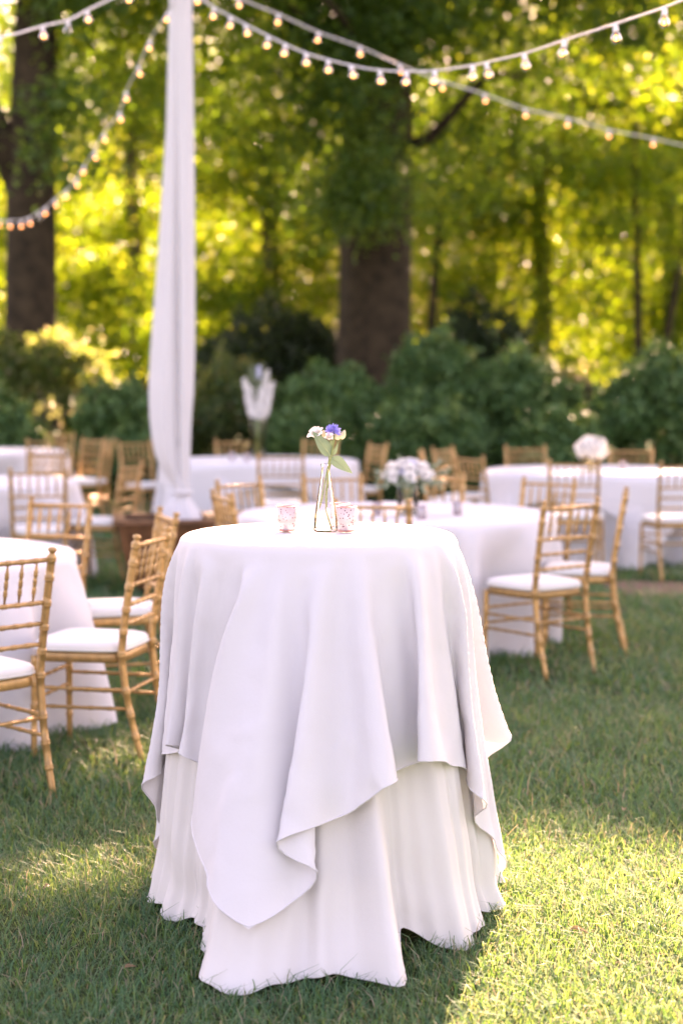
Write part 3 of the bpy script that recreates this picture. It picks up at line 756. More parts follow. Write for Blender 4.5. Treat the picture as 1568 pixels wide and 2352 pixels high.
      -2,8,-9,-18,-7,-10,14,7,7,2,0,-1,8,-16,-9,-8,4,3,-5,-15,-4,2,],
     [-400,2,4,7,10,12,15,18,19,21,24,26,27,30,30,31,32,33,33,34,33,34,32,32,31,30,28,27,25,23,21,18,16,14,11,8,6,3,0,-3,-6,-9,-11,-14,-16,-19,-21,-23,-25,-27,-29,-30,-31,-32,-33,-33,-34,
      -33,-34,-32,-33,-31,-30,-29,-27,-26,-23,-22,-19,-17,-15,-12,-9,-7,-4,-461,2,6,8,11,14,17,18,24,26,27,29,32,32,35,37,38,38,39,38,38,37,38,37,35,35,33,30,28,27,24,22,18,16,13,10,6,2,0,
      -3,-6,-9,-13,-16,-20,-22,-24,-28,-30,-30,-34,-34,-36,-37,-37,-39,-38,-39,-37,-39,-36,-36,-35,-32,-33,-28,-28,-22,-23,-19,-17,-14,-12,-8,-4,-61,0,3,2,1,0,2,3,3,4,2,5,3,4,5,6,5,4,5,5,6,
      5,4,5,5,5,4,5,3,2,3,3,3,1,4,2,1,-2,0,0,1,-2,-1,-3,-2,-4,-3,-2,-4,-5,-5,-6,-4,-4,-6,-4,-5,-6,-5,-5,-4,-5,-5,-4,-6,-3,-3,-2,-3,-2,-3,-3,0,-3,-1,-4,2,-8,4,-34,7,7,13,3,-4,10,-7,0,4,5,1,1,
      1,-4,1,3,4,4,1,-9,-3,3,2,9,16,-8,-14,13,0,-16,-1,1,13,-5,6,-13,-2,4,-2,-4,4,1,-3,2,-2,-2,3,0,-2,5,-4,-4,-2,1,-3,-6,12,1,-5,1,-8,3,-19,-1,18,8,-5,-2,8,-3,58,-44,14,-17,-38,-11,35,10,13,
      3,-52,3,16,17,5,0,9,-27,9,-7,3,8,-28,-17,13,-4,-4,5,15,8,35,-21,10,-75,8,4,1,-2,69,-73,12,-4,4,-32,35,48,-3,-18,-19,-12,0,-9,34,13,2,-2,-4,-7,5,-7,44,-7,5,12,-16,-1,-30,-20,2,25,22,44,
      -28,-17,37,50,-19,-17,-3,-32,8,20,17,8,-31,-15,3,5,8,3,8,-1,-21,8,-3,6,6,-6,-32,-12,3,0,7,7,18,11,24,-59,-17,3,-4,10,8,18,-18,-16,2,2,-12,-4,42,1,-7,-14,-3,-6,-3,-16,48,-6,24,-11,-6,
      -1,11,-5,58,-7,-4,-7,-11,-13,9,-22,62,11,-10,-33,23,-8,47,-8,-25,-25,-5,3,8,18,4,-14,-8,8,-4,3,7,3,-1,-15,-2,0,8,6,-48,11,-22,1,9,12,12,4,8,27,-61,-9,-4,0,-4,37,5,-6,-33,-8,-11,34,8,
      12,-5,-3,-4,-11,-8,-1,-11,22,24,12,-4,-3,17,-10,-3,11,36,-5,-5,-17,-4,3,-8,-3,53,-40,40,2,-31,43,-6,2,-45,-7,0,7,12,8,-6,-10,7,1,-5,8,4,-13,-3,-4,2,7,0,-19,-12,-1,16,0,-12,9,5,2,6,-10,
      -22,-7,7,3,23,-3,-6,-28,-7,39,-5,-8,10,-3,0,-11,-11,-4,-4,-19,32,64,-34,3,1,16,-12,-3,0,24,16,-9,-7,-9,5,-10,-1,23,-14,-4,-17,29,42,-2,-15,-31,-5,-1,7,9,10,-1,-16,8,-3,-1,6,7,-14,-3,1,
      -3,8,-2,-13,-15,19,23,-16,-23,6,-6,11,3,-4,-18,-18,7,17,28,-15,-6,-13,43,12,-39,-8,8,-7,2,-1,-11,1,-8,2,23,31,-19,0,5,10,-11,9,4,9,4,-6,-4,-7,7,-7,6,10,-17,-38,11,47,35,7,-30,-20,1,-5,
      8,6,12,-7,-9,7,-3,-1,8,-1,-12,2,9,-13,10,-6,-22,-1,17,12,-28,-1,5,-3,5,7,-2,-11,-24,7,24,12,-7,-8,-7,26,8,-22,-15,15,-16,4,1,-6,-2,-7,-2,13,36,-7,-2,7,9,-11,10,21,8,-14,-8,-3,-3,6,-9,
      7,5,-13,-19,22,25,30,15,-45,1,-6,-6,8,8,8,-18,5,5,-2,-4,8,-2,-10,4,7,-11,9,-9,-14,5,13,1,-23,-1,0,0,12,-3,0,-9,-21,6,25,9,-8,-6,-6,27,-1,-16,-11,10,-14,0,4,-6,-2,-9,1,10,31,14,-15,13,
      0,-7,-7,10,22,-3,-11,0,0,4,-9,4,7,-13,-13,28,13,34,-19,6,12,-20,-24,7,-1,14,-32,34,-7,1,-5,6,-4,-12,9,7,-9,9,-13,-13,5,14,-4,-2,-16,-3,4,-6,44,-33,-7,-19,15,14,9,-9,-4,-6,28,-7,-12,
      -10,8,-13,-3,7,-7,-1,-7,1,9,13,33,-14,7,5,-11,-1,1,19,4,-7,-2,2,2,-10,6,4,-12,-10,30,8,],
     [757,0,0,0,0,0,0,0,0,0,0,0,0,0,0,0,0,0,0,0,0,0,0,0,0,0,0,0,0,0,0,0,0,0,0,0,0,0,0,0,0,0,0,0,0,0,0,0,0,0,0,0,0,0,0,0,0,0,0,0,0,0,0,0,0,0,0,0,0,0,0,0,0,0,0,0,0,0,0,0,0,0,0,0,0,0,0,0,0,0,0,
      0,0,0,0,0,0,0,0,0,0,0,0,0,0,0,0,0,0,0,0,0,0,0,0,0,0,0,0,0,0,0,0,0,0,0,0,0,0,0,0,0,0,0,0,0,0,0,0,0,0,0,0,0,0,0,0,0,0,0,5,0,0,8,-11,4,-1,0,-2,0,1,-1,1,0,0,2,-1,-1,1,-1,1,-1,0,2,-1,0,0,0,
      1,-1,-1,2,-1,0,1,-2,2,0,2,-2,-2,0,1,0,1,-2,0,2,-1,0,1,0,-1,2,0,-3,0,3,-3,-1,2,0,0,0,0,1,9,-9,5,-1,-6,0,1,0,0,-54,3,5,0,27,-11,-6,-8,0,3,-5,3,4,-7,-2,-3,7,-1,-1,1,-2,2,11,-5,-6,-7,-5,5,
      7,15,-10,-5,4,2,-11,-4,1,9,0,4,-9,-2,-2,1,7,0,-2,-5,1,-5,2,10,-1,-1,2,-3,0,2,5,2,6,-11,-8,-5,5,7,1,13,-2,-9,-4,-4,-3,3,-4,-72,-20,3,4,-4,9,-6,-2,2,2,3,2,-3,2,-1,-4,3,-4,1,1,-6,2,6,24,
      -26,3,12,-4,-9,-3,1,-7,2,17,-5,-2,2,5,-6,11,-10,-1,-1,28,-28,-6,-1,26,-5,0,-7,16,-24,-6,1,5,-7,0,5,3,-5,1,8,19,-19,6,-16,3,-3,-4,6,22,-8,-21,18,-78,-10,-3,0,0,0,4,6,0,-8,1,1,6,5,-8,0,
      -4,4,-4,0,-1,-1,9,12,-4,1,4,2,-4,-20,-1,5,3,5,-1,4,-5,-1,-5,7,7,-3,-3,11,2,-22,-2,12,29,-7,-2,-10,19,-39,-1,4,5,-1,-8,-2,3,26,-5,4,-6,-3,-4,-9,-4,20,6,-7,-17,7,-1,-80,-4,-7,-1,1,0,0,3,
      0,-2,1,0,3,6,-2,-2,-3,-1,-1,0,-1,2,15,0,6,7,-5,-8,-4,-12,-4,6,8,2,4,1,4,-17,-2,1,19,5,10,-28,-3,-3,1,7,15,10,2,-12,7,-17,-18,-1,8,-5,-1,-1,5,4,19,0,4,-14,17,-27,-7,2,17,-18,18,-1,-16,
      -82,-3,2,-8,-2,2,-1,2,1,-1,0,0,2,6,0,-2,-5,0,1,0,-1,6,3,5,-2,-8,2,15,-19,-4,-1,0,5,3,4,-3,1,-7,3,0,15,2,-10,-8,4,-4,6,6,-1,26,-3,-5,11,-2,-37,-6,4,-2,1,-2,2,3,17,1,2,-1,-16,1,-7,2,2,1,
      -5,-1,1,-84,0,-4,-4,0,1,0,0,2,0,-1,1,1,5,0,0,-6,0,1,0,-1,6,3,4,-12,-2,2,3,-2,-1,-3,0,4,2,10,-4,-6,-1,-2,1,5,-4,-1,0,3,-2,8,1,9,-2,-8,3,-7,5,-6,-8,2,-2,1,-1,3,4,5,1,-1,2,-6,-3,-2,0,1,
      -3,3,-2,6,-86,3,-9,0,-1,2,1,-2,3,-1,1,0,2,3,3,-5,-2,-1,1,0,0,5,2,3,-10,-5,5,3,-4,-1,1,-2,2,1,11,-2,-9,-1,2,1,2,-4,-1,3,2,-3,4,3,9,0,-5,3,-3,-5,1,-12,2,-2,2,0,4,5,6,-3,-4,4,-7,-1,-3,2,
      0,-2,-1,-1,9,-87,7,-11,-1,0,1,3,0,-2,0,0,1,1,4,0,-3,-1,-1,0,0,3,3,1,-1,1,-11,5,2,-4,1,-3,2,0,2,9,-1,-8,0,0,2,1,-3,0,3,1,-3,4,4,6,2,-3,3,-5,-6,2,-8,-3,2,-1,0,2,2,6,0,-3,3,-6,0,-2,-1,1,
      -2,0,3,3,-84,-6,13,2,-10,-6,4,1,-4,7,-1,-5,1,4,0,-3,-1,0,1,-1,8,-4,2,-1,0,-8,0,6,-4,0,14,-1,-14,2,9,-6,-3,0,1,1,1,-3,-1,4,0,-2,5,2,7,3,-6,4,-4,-5,0,0,-10,4,-1,2,-2,3,3,1,-2,3,-5,-1,-3,
      1,1,-4,0,5,3,],
     12, 75),
    'rg': (
     [1,34,33,33,32,31,30,29,26,25,24,21,20,16,14,12,9,6,3,1,-2,-5,-8,-11,-13,-15,-18,-20,-22,-25,-26,-28,-29,-31,-32,-32,-33,-33,-34,-33,-33,-33,-31,-31,-29,-28,-26,-25,-22,-21,-18,-15,-13,
      -10,-8,-5,-2,1,3,7,9,11,15,16,19,22,24,25,27,29,30,31,32,33,34,1,38,39,37,37,36,34,33,32,29,27,25,21,20,17,12,11,7,4,0,-2,-6,-9,-12,-15,-17,-20,-24,-26,-27,-31,-32,-33,-36,-36,-39,-37,
      -39,-39,-38,-38,-37,-37,-35,-34,-32,-30,-28,-27,-23,-20,-18,-14,-13,-8,-5,-3,0,5,6,11,14,16,20,22,24,27,30,31,33,35,35,38,37,38,0,6,4,4,6,4,5,4,5,4,3,3,4,2,2,2,0,3,-1,0,0,0,-2,-2,-4,0,
      -3,-1,-4,-4,-4,-3,-5,-8,-3,-3,-7,-5,-4,-5,-6,-5,-5,-4,-4,-4,-4,-4,-4,-3,-4,-1,-1,-1,-2,-1,-1,1,-1,2,0,4,2,1,3,4,4,4,4,4,4,5,4,6,5,3,0,0,0,3,8,-2,-10,0,6,-7,5,12,-14,0,0,18,-19,4,12,
      -15,-1,3,10,21,-13,-15,6,-11,-3,14,-9,-5,2,-4,-4,9,0,-4,-5,7,-2,-2,-4,-7,7,-6,-4,13,2,-2,-3,-15,-4,-14,16,20,-7,7,-8,8,-19,11,5,3,1,1,3,-12,6,1,-3,1,4,1,4,-1,9,-1,6,-18,-31,18,-10,11,
      31,5,1,-44,-6,34,22,-2,14,-59,-16,5,-9,-1,69,0,2,-23,-24,4,24,-15,-2,-13,-10,16,19,-4,-6,-5,1,22,-11,-4,-5,-22,-7,54,14,-19,0,-28,-29,-11,59,33,-20,19,-59,12,29,-20,-36,13,26,12,-7,
      -18,-16,8,7,8,2,-3,-1,2,2,7,-4,10,10,-41,-8,2,14,14,15,-5,-16,-14,12,21,17,-11,-21,-28,-4,1,26,17,16,-6,-23,-8,9,4,-2,-14,-8,-6,-3,38,-9,-8,-7,17,5,-7,-9,-1,-15,1,30,14,-9,-7,-15,-16,
      -6,23,36,15,-28,-18,-6,11,-12,-25,9,20,14,5,-31,-8,9,12,-3,5,-2,9,-5,10,7,9,-7,8,-20,-33,16,8,10,13,0,-12,-12,14,12,20,-17,-20,-19,-5,-9,36,13,14,-12,-13,-7,13,-6,3,-14,-8,-5,30,2,-8,
      -7,-7,8,13,-6,-10,-2,-10,5,5,28,-5,-13,-13,-8,-4,17,19,20,-24,-7,-9,8,0,-25,8,9,12,-2,-23,-3,7,6,2,1,4,-9,12,-6,7,12,-13,7,-8,-25,1,10,4,17,-2,-13,-7,8,12,12,-15,-13,-10,-23,16,22,12,
      11,-11,-12,-4,2,3,-15,5,-9,-1,31,-6,-6,-6,-7,8,9,-3,-8,-11,1,6,35,-8,-3,-13,-12,-9,-3,15,13,19,-16,-5,-13,9,2,-22,6,7,9,-7,-16,0,9,-6,9,-4,9,-1,8,-3,8,7,-8,7,3,-29,-4,8,5,11,2,-8,-9,7,
      9,14,-16,-11,-2,-21,11,18,8,11,-12,-8,-5,0,-8,4,-2,-7,0,6,15,-2,-7,-7,12,4,-4,-7,-2,-6,10,19,-1,1,-19,-6,-9,-1,11,13,15,8,-20,-18,8,4,-20,4,6,8,-10,-12,4,7,-1,2,1,4,2,8,-1,4,9,-6,4,-4,
      -17,-8,10,4,7,5,-12,-2,5,8,11,-16,-10,-15,1,4,13,12,11,-13,-6,-3,-8,-11,-6,13,-2,2,12,5,-1,-9,-3,8,6,-4,-10,2,-7,13,12,2,-4,-11,-9,-7,2,10,6,15,10,-11,-25,3,8,-16,1,6,6,-10,-7,-1,8,-9,
      10,-7,9,8,9,8,-4,8,-3,1,-4,-15,-9,6,11,2,3,-12,0,3,9,12,-16,-10,-11,-7,10,17,4,14,-13,-10,5,-24,-8,-4,9,10,2,8,6,-1,-8,-3,3,8,-3,-6,-4,-3,13,10,-12,13,-15,-8,-5,5,2,10,9,10,0,-18,-24,
      23,-13,1,6,0,-3,-9,-1,6,-8,11,-24,19,16,12,-3,25,-14,14,-15,13,-6,-35,5,2,10,6,-12,12,-9,8,10,-15,-8,-4,-2,-4,23,-5,13,-4,-6,46,-11,-37,-26,-14,23,1,13,-1,0,-7,-1,2,7,-4,-6,-3,-3,19,6,
      23,-42,-18,-6,-2,50,-26,8,14,0,-3,29,-26,-17,-7,2,3,-19,17,-9,0,0,-1,8,-20,-4,23,],
     [-400,2,4,7,10,12,15,18,19,22,24,26,28,29,30,31,32,33,34,33,34,33,33,32,30,30,28,26,25,23,21,18,17,13,11,8,6,3,0,-3,-6,-8,-11,-14,-16,-18,-21,-23,-25,-27,-28,-30,-31,-32,-33,-32,-34,
      -33,-34,-33,-32,-32,-30,-29,-27,-26,-24,-22,-20,-17,-15,-12,-10,-7,-4,-460,1,5,8,11,15,17,20,23,25,28,30,31,34,35,37,38,38,37,39,38,38,37,36,36,32,32,32,28,27,23,23,18,16,13,10,6,3,0,
      -3,-6,-10,-13,-16,-18,-22,-24,-26,-29,-31,-32,-34,-36,-36,-37,-39,-38,-40,-37,-38,-38,-35,-35,-34,-32,-30,-27,-25,-23,-20,-16,-15,-11,-8,-5,-61,0,3,0,2,2,1,2,3,5,2,5,3,4,5,7,3,5,6,5,5,
      6,4,4,1,7,5,5,4,3,3,2,5,2,0,2,-1,2,0,-2,1,-2,-1,-2,-4,-3,-3,-2,-4,-4,-4,-6,-4,-5,-5,-5,-5,-4,-6,-5,-5,-4,-4,-5,-6,-4,-3,-3,-2,-3,-2,-4,1,-2,0,-5,2,-25,17,-1,-17,8,13,5,-3,3,-2,-6,6,4,
      0,-2,3,3,-5,0,3,5,6,3,-3,-7,7,-10,2,15,-15,-4,2,5,-3,21,-22,-1,8,-5,-1,-2,0,22,-13,3,1,-8,-5,-3,-3,11,-3,4,-3,-2,-3,0,-3,0,-5,1,7,0,-1,-4,-1,-3,4,-6,-1,3,6,-2,34,-42,33,-69,-2,25,39,
      -7,21,-9,-47,6,9,12,9,-16,-8,9,4,-14,2,7,4,8,-4,5,12,-8,-35,15,23,-36,9,-25,-6,42,31,-15,0,20,-28,-38,10,-9,43,21,0,-36,-13,8,-10,18,11,-2,0,3,-8,-6,2,-7,9,-9,-11,2,30,1,-14,-20,-18,5,
      -4,71,-21,-29,44,20,-10,8,-27,-26,17,16,19,8,-20,-19,-4,12,2,10,0,-14,5,10,0,-18,8,8,3,-10,15,5,-26,-1,14,8,-22,-11,-11,0,11,29,12,4,-1,-30,-12,-5,7,24,21,-19,-2,-15,0,-5,6,9,-6,-1,21,
      -9,-5,2,-7,-1,-1,-11,-8,30,5,-7,-20,-12,-2,32,20,-8,-15,9,14,-2,4,3,-37,5,5,30,-3,-14,-8,-9,6,3,7,-4,-7,4,9,-12,-4,7,7,0,-6,12,-2,-20,5,12,7,-17,-24,-7,12,22,8,17,0,-7,-16,-17,-7,17,
      11,17,-14,-10,1,-7,0,7,2,-6,4,12,-3,0,-3,-5,-3,-7,2,2,12,4,-10,-10,-12,-6,37,13,-13,-1,23,32,-20,-1,13,-33,-2,5,14,10,-1,-14,-19,10,2,7,2,-9,2,3,-8,-1,3,12,-6,-3,9,0,-19,6,10,9,-3,-50,
      12,10,14,10,21,2,-14,-15,-11,-9,15,-2,23,-10,8,-14,-9,1,7,2,-9,3,12,-1,2,-6,-5,-2,-6,4,1,10,2,-12,-6,-9,7,31,0,-14,7,14,30,-15,1,3,-22,-7,8,5,12,3,-10,-18,6,2,3,1,-5,0,3,0,0,-3,8,-11,
      4,7,-4,-13,7,9,5,-7,-22,-10,16,12,6,25,0,-18,-9,-13,-5,13,9,8,-10,4,-7,-13,10,-3,0,-1,-2,13,1,-19,13,-4,-2,-6,6,3,8,-1,-11,-4,-8,12,21,1,-8,7,9,30,-13,6,-3,-14,-16,6,6,13,10,-11,-21,2,
      1,4,2,-3,-1,0,-6,-2,9,7,3,-10,7,-9,-6,4,6,6,24,-31,-24,12,8,8,16,5,-16,-8,-10,-12,12,16,6,-8,2,-5,-7,3,-2,-1,1,14,-7,1,-14,3,2,-5,-2,6,7,4,-2,-9,-5,-9,19,20,-5,-16,19,5,31,-4,-22,15,
      -10,-19,6,3,12,4,7,-28,0,-2,8,5,-7,-1,-1,-10,5,6,8,-14,8,5,-6,2,-2,-1,5,31,-17,-38,10,6,8,14,4,-12,-7,-9,-6,9,7,11,-9,0,7,-18,11,-3,-11,6,-26,27,6,-9,-1,2,-23,18,4,0,-4,11,-9,-4,-7,20,
      16,-6,-25,38,-7,24,-3,-51,50,-1,-29,13,7,-2,8,-9,-10,-1,-3,0,18,-11,-1,-4,-2,3,6,3,-29,25,4,-62,-12,98,3,-11,4,0,-40,5,4,8,10,5,-8,-8,-8,-5,6,6,12,-3,-5,-20,58,24,-5,-17,-28,-41,-2,31,
      -7,23,-33,33,-24,0,-13,25,-12,-5,-2,-6,24,9,-11,-17,67,-16,],
     [757,0,0,0,0,0,0,0,0,0,0,0,0,0,0,0,0,0,0,0,0,0,0,0,0,0,0,0,0,0,0,0,0,0,0,0,0,0,0,0,0,0,0,0,0,0,0,0,0,0,0,0,0,0,0,0,0,0,0,0,0,0,0,0,0,0,0,0,0,0,0,0,0,0,0,0,0,0,0,0,0,0,0,0,0,0,0,0,0,0,0,
      0,0,0,0,0,0,0,0,0,0,0,0,0,0,0,0,0,0,0,0,0,0,0,0,0,0,0,0,0,0,0,0,0,0,0,0,0,0,0,0,0,0,0,0,0,0,0,0,0,0,0,0,0,0,0,0,0,0,0,6,0,-2,-1,2,0,1,0,-1,0,-1,0,1,0,0,1,-2,0,2,-1,-1,0,1,5,-7,2,-1,0,
      1,0,-1,0,0,1,-1,4,-4,-1,2,0,1,-1,0,0,0,-2,1,1,0,0,0,2,-3,1,1,0,-1,0,0,0,0,0,-1,1,0,0,0,1,-1,-1,2,0,-1,0,0,-50,2,10,-9,-1,13,-4,-8,-2,4,-2,0,6,-6,-2,1,8,-8,1,6,-6,-2,3,5,17,-15,-9,4,-5,
      1,7,-6,-4,-3,6,4,6,-9,-4,4,1,-3,-2,5,10,-9,1,3,-7,-3,0,4,4,4,15,-16,-6,-1,-1,2,0,6,-5,-1,-3,-1,3,4,-1,-4,0,5,-3,-3,-1,-85,-7,3,8,3,-5,-2,-5,9,-3,0,-1,-1,1,0,-2,4,-2,6,-5,1,-4,3,2,-4,
      -1,3,-7,2,-3,2,0,-1,10,4,-13,8,-6,1,7,-4,2,-4,3,-6,10,3,-8,1,-8,1,-1,9,5,-14,10,-7,6,-5,-4,3,0,7,-4,2,-3,-2,1,8,-3,4,-5,-6,-3,6,-91,-1,1,1,6,-3,-4,4,2,-4,1,4,-3,-1,1,2,-1,5,-3,-6,3,0,
      0,-4,0,6,-2,-6,0,1,0,1,2,4,2,2,-7,2,0,1,-1,0,0,-2,-2,7,-5,-2,2,-3,0,-1,1,2,-2,6,6,-10,-2,1,1,0,8,-1,-6,1,0,2,3,-1,-8,3,-2,-2,0,-91,-1,1,2,-1,1,-2,8,-5,-2,1,2,0,-2,1,0,1,7,-7,-2,1,0,2,
      -6,2,3,-3,-2,-1,1,0,1,4,4,-2,-3,0,2,0,-1,-1,2,1,-4,-1,3,-3,0,1,-1,-3,0,1,1,-2,2,7,-6,-1,1,0,2,1,0,-1,0,0,2,2,1,-6,1,-3,-1,6,-86,-6,1,5,-6,3,-2,1,1,0,-1,4,-1,-1,-1,1,1,3,-4,-1,-1,6,-5,
      -2,0,3,-3,0,-2,0,2,0,9,-3,-2,-1,-1,5,1,-4,-1,1,1,-3,1,0,-3,5,-4,0,-2,-1,2,0,-1,0,4,-2,-1,1,0,2,1,0,-1,0,-1,3,1,-3,1,-3,0,-1,2,-87,-5,3,1,-5,3,1,-2,2,1,-1,1,0,0,-1,1,1,3,-4,-1,0,1,-3,
      -1,1,2,-3,0,-1,0,1,6,-3,3,-3,0,0,5,0,-4,0,0,1,-2,0,0,-1,0,0,0,-3,1,0,0,0,0,2,5,-5,0,0,2,1,-1,0,-1,2,1,0,-3,1,-1,-2,0,1,-87,-4,2,0,-2,1,-1,0,2,2,-2,0,2,-1,0,1,-1,3,-4,0,1,-1,-1,-1,0,2,
      -3,0,-1,0,2,7,-7,4,-2,-1,1,2,2,-3,0,0,2,-2,-1,1,-2,1,-1,0,-2,-1,2,-1,0,0,2,4,-4,0,1,0,0,1,0,0,0,2,0,-3,2,-2,4,-6,1,-86,-1,-5,4,-3,1,0,-2,2,1,3,-3,1,0,-1,1,1,1,-2,-1,0,1,-2,0,-2,4,-4,0,
      -1,3,0,10,-8,0,-2,1,0,2,0,0,-2,1,0,-1,0,0,-2,1,0,-1,-1,1,0,-2,5,-5,1,3,11,-12,8,-7,1,2,0,-2,0,1,1,-3,3,-4,6,-4,-2,-84,21,-14,-11,7,-9,8,4,-10,1,2,-3,0,1,3,-4,0,2,-3,1,2,-1,3,1,-7,1,20,
      9,8,-3,-13,-19,8,-10,0,0,-1,2,1,-1,0,0,0,1,-1,-1,2,-1,8,16,10,-4,-14,-12,-2,3,-8,1,9,10,-12,-5,-1,3,-2,4,-2,-1,1,-2,0,-1,7,20,-13,],
     12, 75),
    'over': (
     [-163,32,31,23,18,26,24,14,7,-30,-29,-27,-21,-6,26,27,41,29,24,30,26,12,22,20,11,23,17,3,0,-12,-1,6,17,28,16,26,19,20,-21,-29,-18,3,30,29,19,7,8,13,13,15,7,9,-7,10,16,-9,-15,6,3,21,19,
      8,0,-16,-19,8,12,26,13,10,2,4,6,19,6,0,-11,-27,-4,-1,7,7,-4,3,6,-2,37,0,2,-4,-15,-16,-1,-7,3,2,-3,1,10,-8,0,2,2,2,5,0,3,3,-7,-2,-5,5,-4,4,1,1,3,2,2,1,-4,-3,-3,5,0,3,-3,0,-1,-4,6,-8,-1,
      14,-10,14,0,-9,-4,-7,-6,20,2,14,-14,-3,-5,0,2,12,-10,-9,-6,7,-26,1,0,1,3,-1,-5,5,20,9,5,7,2,-5,-26,-1,-7,2,3,-3,1,5,1,-5,3,-2,3,5,2,3,-11,16,-10,-1,0,0,0,0,6,0,-1,5,-4,0,-4,-2,9,-2,-2,
      -2,1,-7,10,0,-7,0,3,10,4,-4,-6,-7,-9,12,7,16,-13,-4,-5,-3,3,13,-9,-10,0,10,-1,-24,-4,2,0,-1,10,-3,-3,-3,11,38,-3,-2,1,-8,-24,-2,-3,3,4,-5,0,9,1,-2,-4,2,4,2,-1,10,-12,1,1,-1,3,-2,0,4,1,
      -1,4,0,-3,-5,3,-2,5,0,-1,-2,-3,9,-6,-7,9,-2,11,-1,-8,-7,-4,0,15,5,-1,-5,-2,-5,2,14,-9,-8,-5,9,-6,8,-15,-4,-8,-4,7,-5,10,-2,0,-3,11,33,3,-4,2,-20,-14,-3,-1,4,-1,1,3,1,2,-4,-1,3,4,4,-2,
      -6,4,2,-2,-4,4,-1,2,2,0,3,2,-5,-3,6,-2,1,1,-4,3,-2,3,-6,2,0,9,4,-4,-13,-4,-1,12,7,12,-18,1,-4,1,14,-10,-10,-7,12,-6,1,0,-8,-9,-4,-6,-5,9,-2,10,-5,-2,0,11,30,5,-3,-3,-23,-10,-3,0,5,-2,
      2,4,1,-1,-3,2,6,-3,3,1,-1,-5,7,-4,-2,2,4,2,2,2,-3,-6,4,2,1,-2,-1,0,-6,0,6,-6,7,2,8,-5,-13,-2,-1,5,25,0,-18,3,-6,-1,13,-8,-7,-7,11,-7,0,4,-1,-12,2,-5,-1,-5,-7,3,-2,8,1,-3,0,16,26,-1,-2,
      -13,-14,0,-4,-1,-1,-3,5,5,-1,-5,3,4,8,-7,1,0,0,-2,1,1,-1,4,1,2,2,-2,-2,-1,4,-2,0,-3,3,-2,8,-9,-3,7,6,3,-10,-5,-6,3,13,-5,2,2,-6,-1,11,-3,-9,-6,5,-2,0,2,-1,-6,4,-7,-12,0,-6,-2,-6,6,-2,
      5,0,-3,0,22,24,-1,-1,-20,-14,-3,2,1,1,-1,0,4,-1,-2,4,5,0,-1,4,-6,1,0,-1,1,-4,14,-5,2,-2,-3,2,2,-1,1,-1,-3,-4,8,-7,2,-2,14,-7,-7,-6,3,12,7,-1,-5,-4,-3,7,1,-8,-6,3,6,-6,2,-12,3,9,-12,6,
      12,-20,2,-8,-1,-8,11,-7,5,1,-1,-2,23,19,4,-10,-21,-7,1,-1,-1,2,4,0,0,-3,1,6,4,-4,-3,3,1,-1,-4,2,11,-12,9,2,-3,0,-1,1,0,0,-2,1,-4,3,-6,7,9,-1,-11,-5,-3,10,12,-1,-5,-4,-3,5,5,-10,-6,4,5,
      -6,4,-13,14,-2,-1,-16,-1,2,16,-16,2,-5,-5,-10,11,-3,5,-1,0,3,27,9,2,-16,-13,-5,1,-2,2,-1,5,2,-4,0,4,5,0,-2,-1,-1,2,-1,0,3,5,-1,0,-3,0,3,0,-1,-3,2,-7,12,-9,2,7,7,-11,-8,-6,7,10,4,-4,-4,
      -3,1,9,-11,-4,3,5,-6,3,-12,15,-2,-1,-2,-14,-1,2,3,5,-11,0,-1,-3,-3,4,-5,7,-2,-3,0,33,11,-1,-25,-8,1,1,-4,1,1,5,-3,-3,5,6,0,-4,0,0,3,-5,2,3,-5,10,0,-3,0,2,-1,1,-2,-2,-5,9,-6,10,10,-10,
      -10,-7,2,15,12,-10,-5,-4,0,10,-12,-1,1,4,-6,3,-12,14,-1,0,2,10,-14,0,-5,4,10,0,-9,-3,0,-6,-3,6,-7,5,1,0,3,31,4,-3,-23,-4,1,-2,-1,3,0,4,-4,1,5,6,-5,2,-3,-1,3,-3,4,-1,7,-1,-3,0,3,-1,-1,
      -2,0,-2,1,8,3,1,-10,-7,0,13,6,-4,-5,-4,0,8,-10,1,-1,-2,0,-2,-8,14,0,0,1,11,-12,-7,-6,-3,-5,4,11,6,-8,-10,0,-4,-3,8,0,-4,2,0,2,36,-4,-9,-18,0,1,-2,-1,4,-1,0,-1,5,4,-1,-3,2,0,0,0,2,2,5,
      -2,-3,1,1,-2,1,-1,-6,15,-10,2,12,-9,-11,-4,6,16,0,-7,-4,-1,6,-5,1,-3,-2,5,-9,-2,10,-1,-1,1,10,-23,9,-2,-1,-6,-7,-8,-1,10,12,3,-7,-10,-2,-9,3,6,-1,-3,4,5,36,-8,-17,-9,1,0,-2,-4,8,1,-3,
      3,4,0,-3,-2,4,-2,1,3,0,5,-1,-2,2,0,4,-8,3,-6,5,4,8,-1,-14,-6,0,23,-1,-5,-8,-1,5,-4,0,-2,-2,1,-5,-1,8,-1,1,4,4,-18,16,-6,12,-11,-3,-8,-6,-3,-6,4,9,-4,11,-15,5,-8,3,2,0,-6,4,13,28,-10,
      -22,-1,1,0,0,-1,1,-1,0,8,5,-6,4,-5,7,-7,2,2,4,-2,-1,2,4,-4,-2,-4,3,5,4,7,-13,-8,-3,13,5,-3,-7,1,6,-6,1,-3,-3,2,-2,-5,9,0,0,4,-7,-4,12,-5,13,20,-3,-11,-5,-7,-7,-5,-7,-1,11,-4,14,-15,2,
      -4,1,4,0,-3,-1,17,21,-18,-11,1,-2,0,-1,5,-1,-2,5,-3,5,-1,1,-4,3,2,3,3,-4,1,3,2,-10,6,-4,9,4,1,-3,-16,0,3,21,-6,-8,0,2,-6,4,-3,-3,2,-3,-5,9,-1,1,3,-7,6,1,8,9,-13,13,6,0,-7,-8,-10,-7,-5,
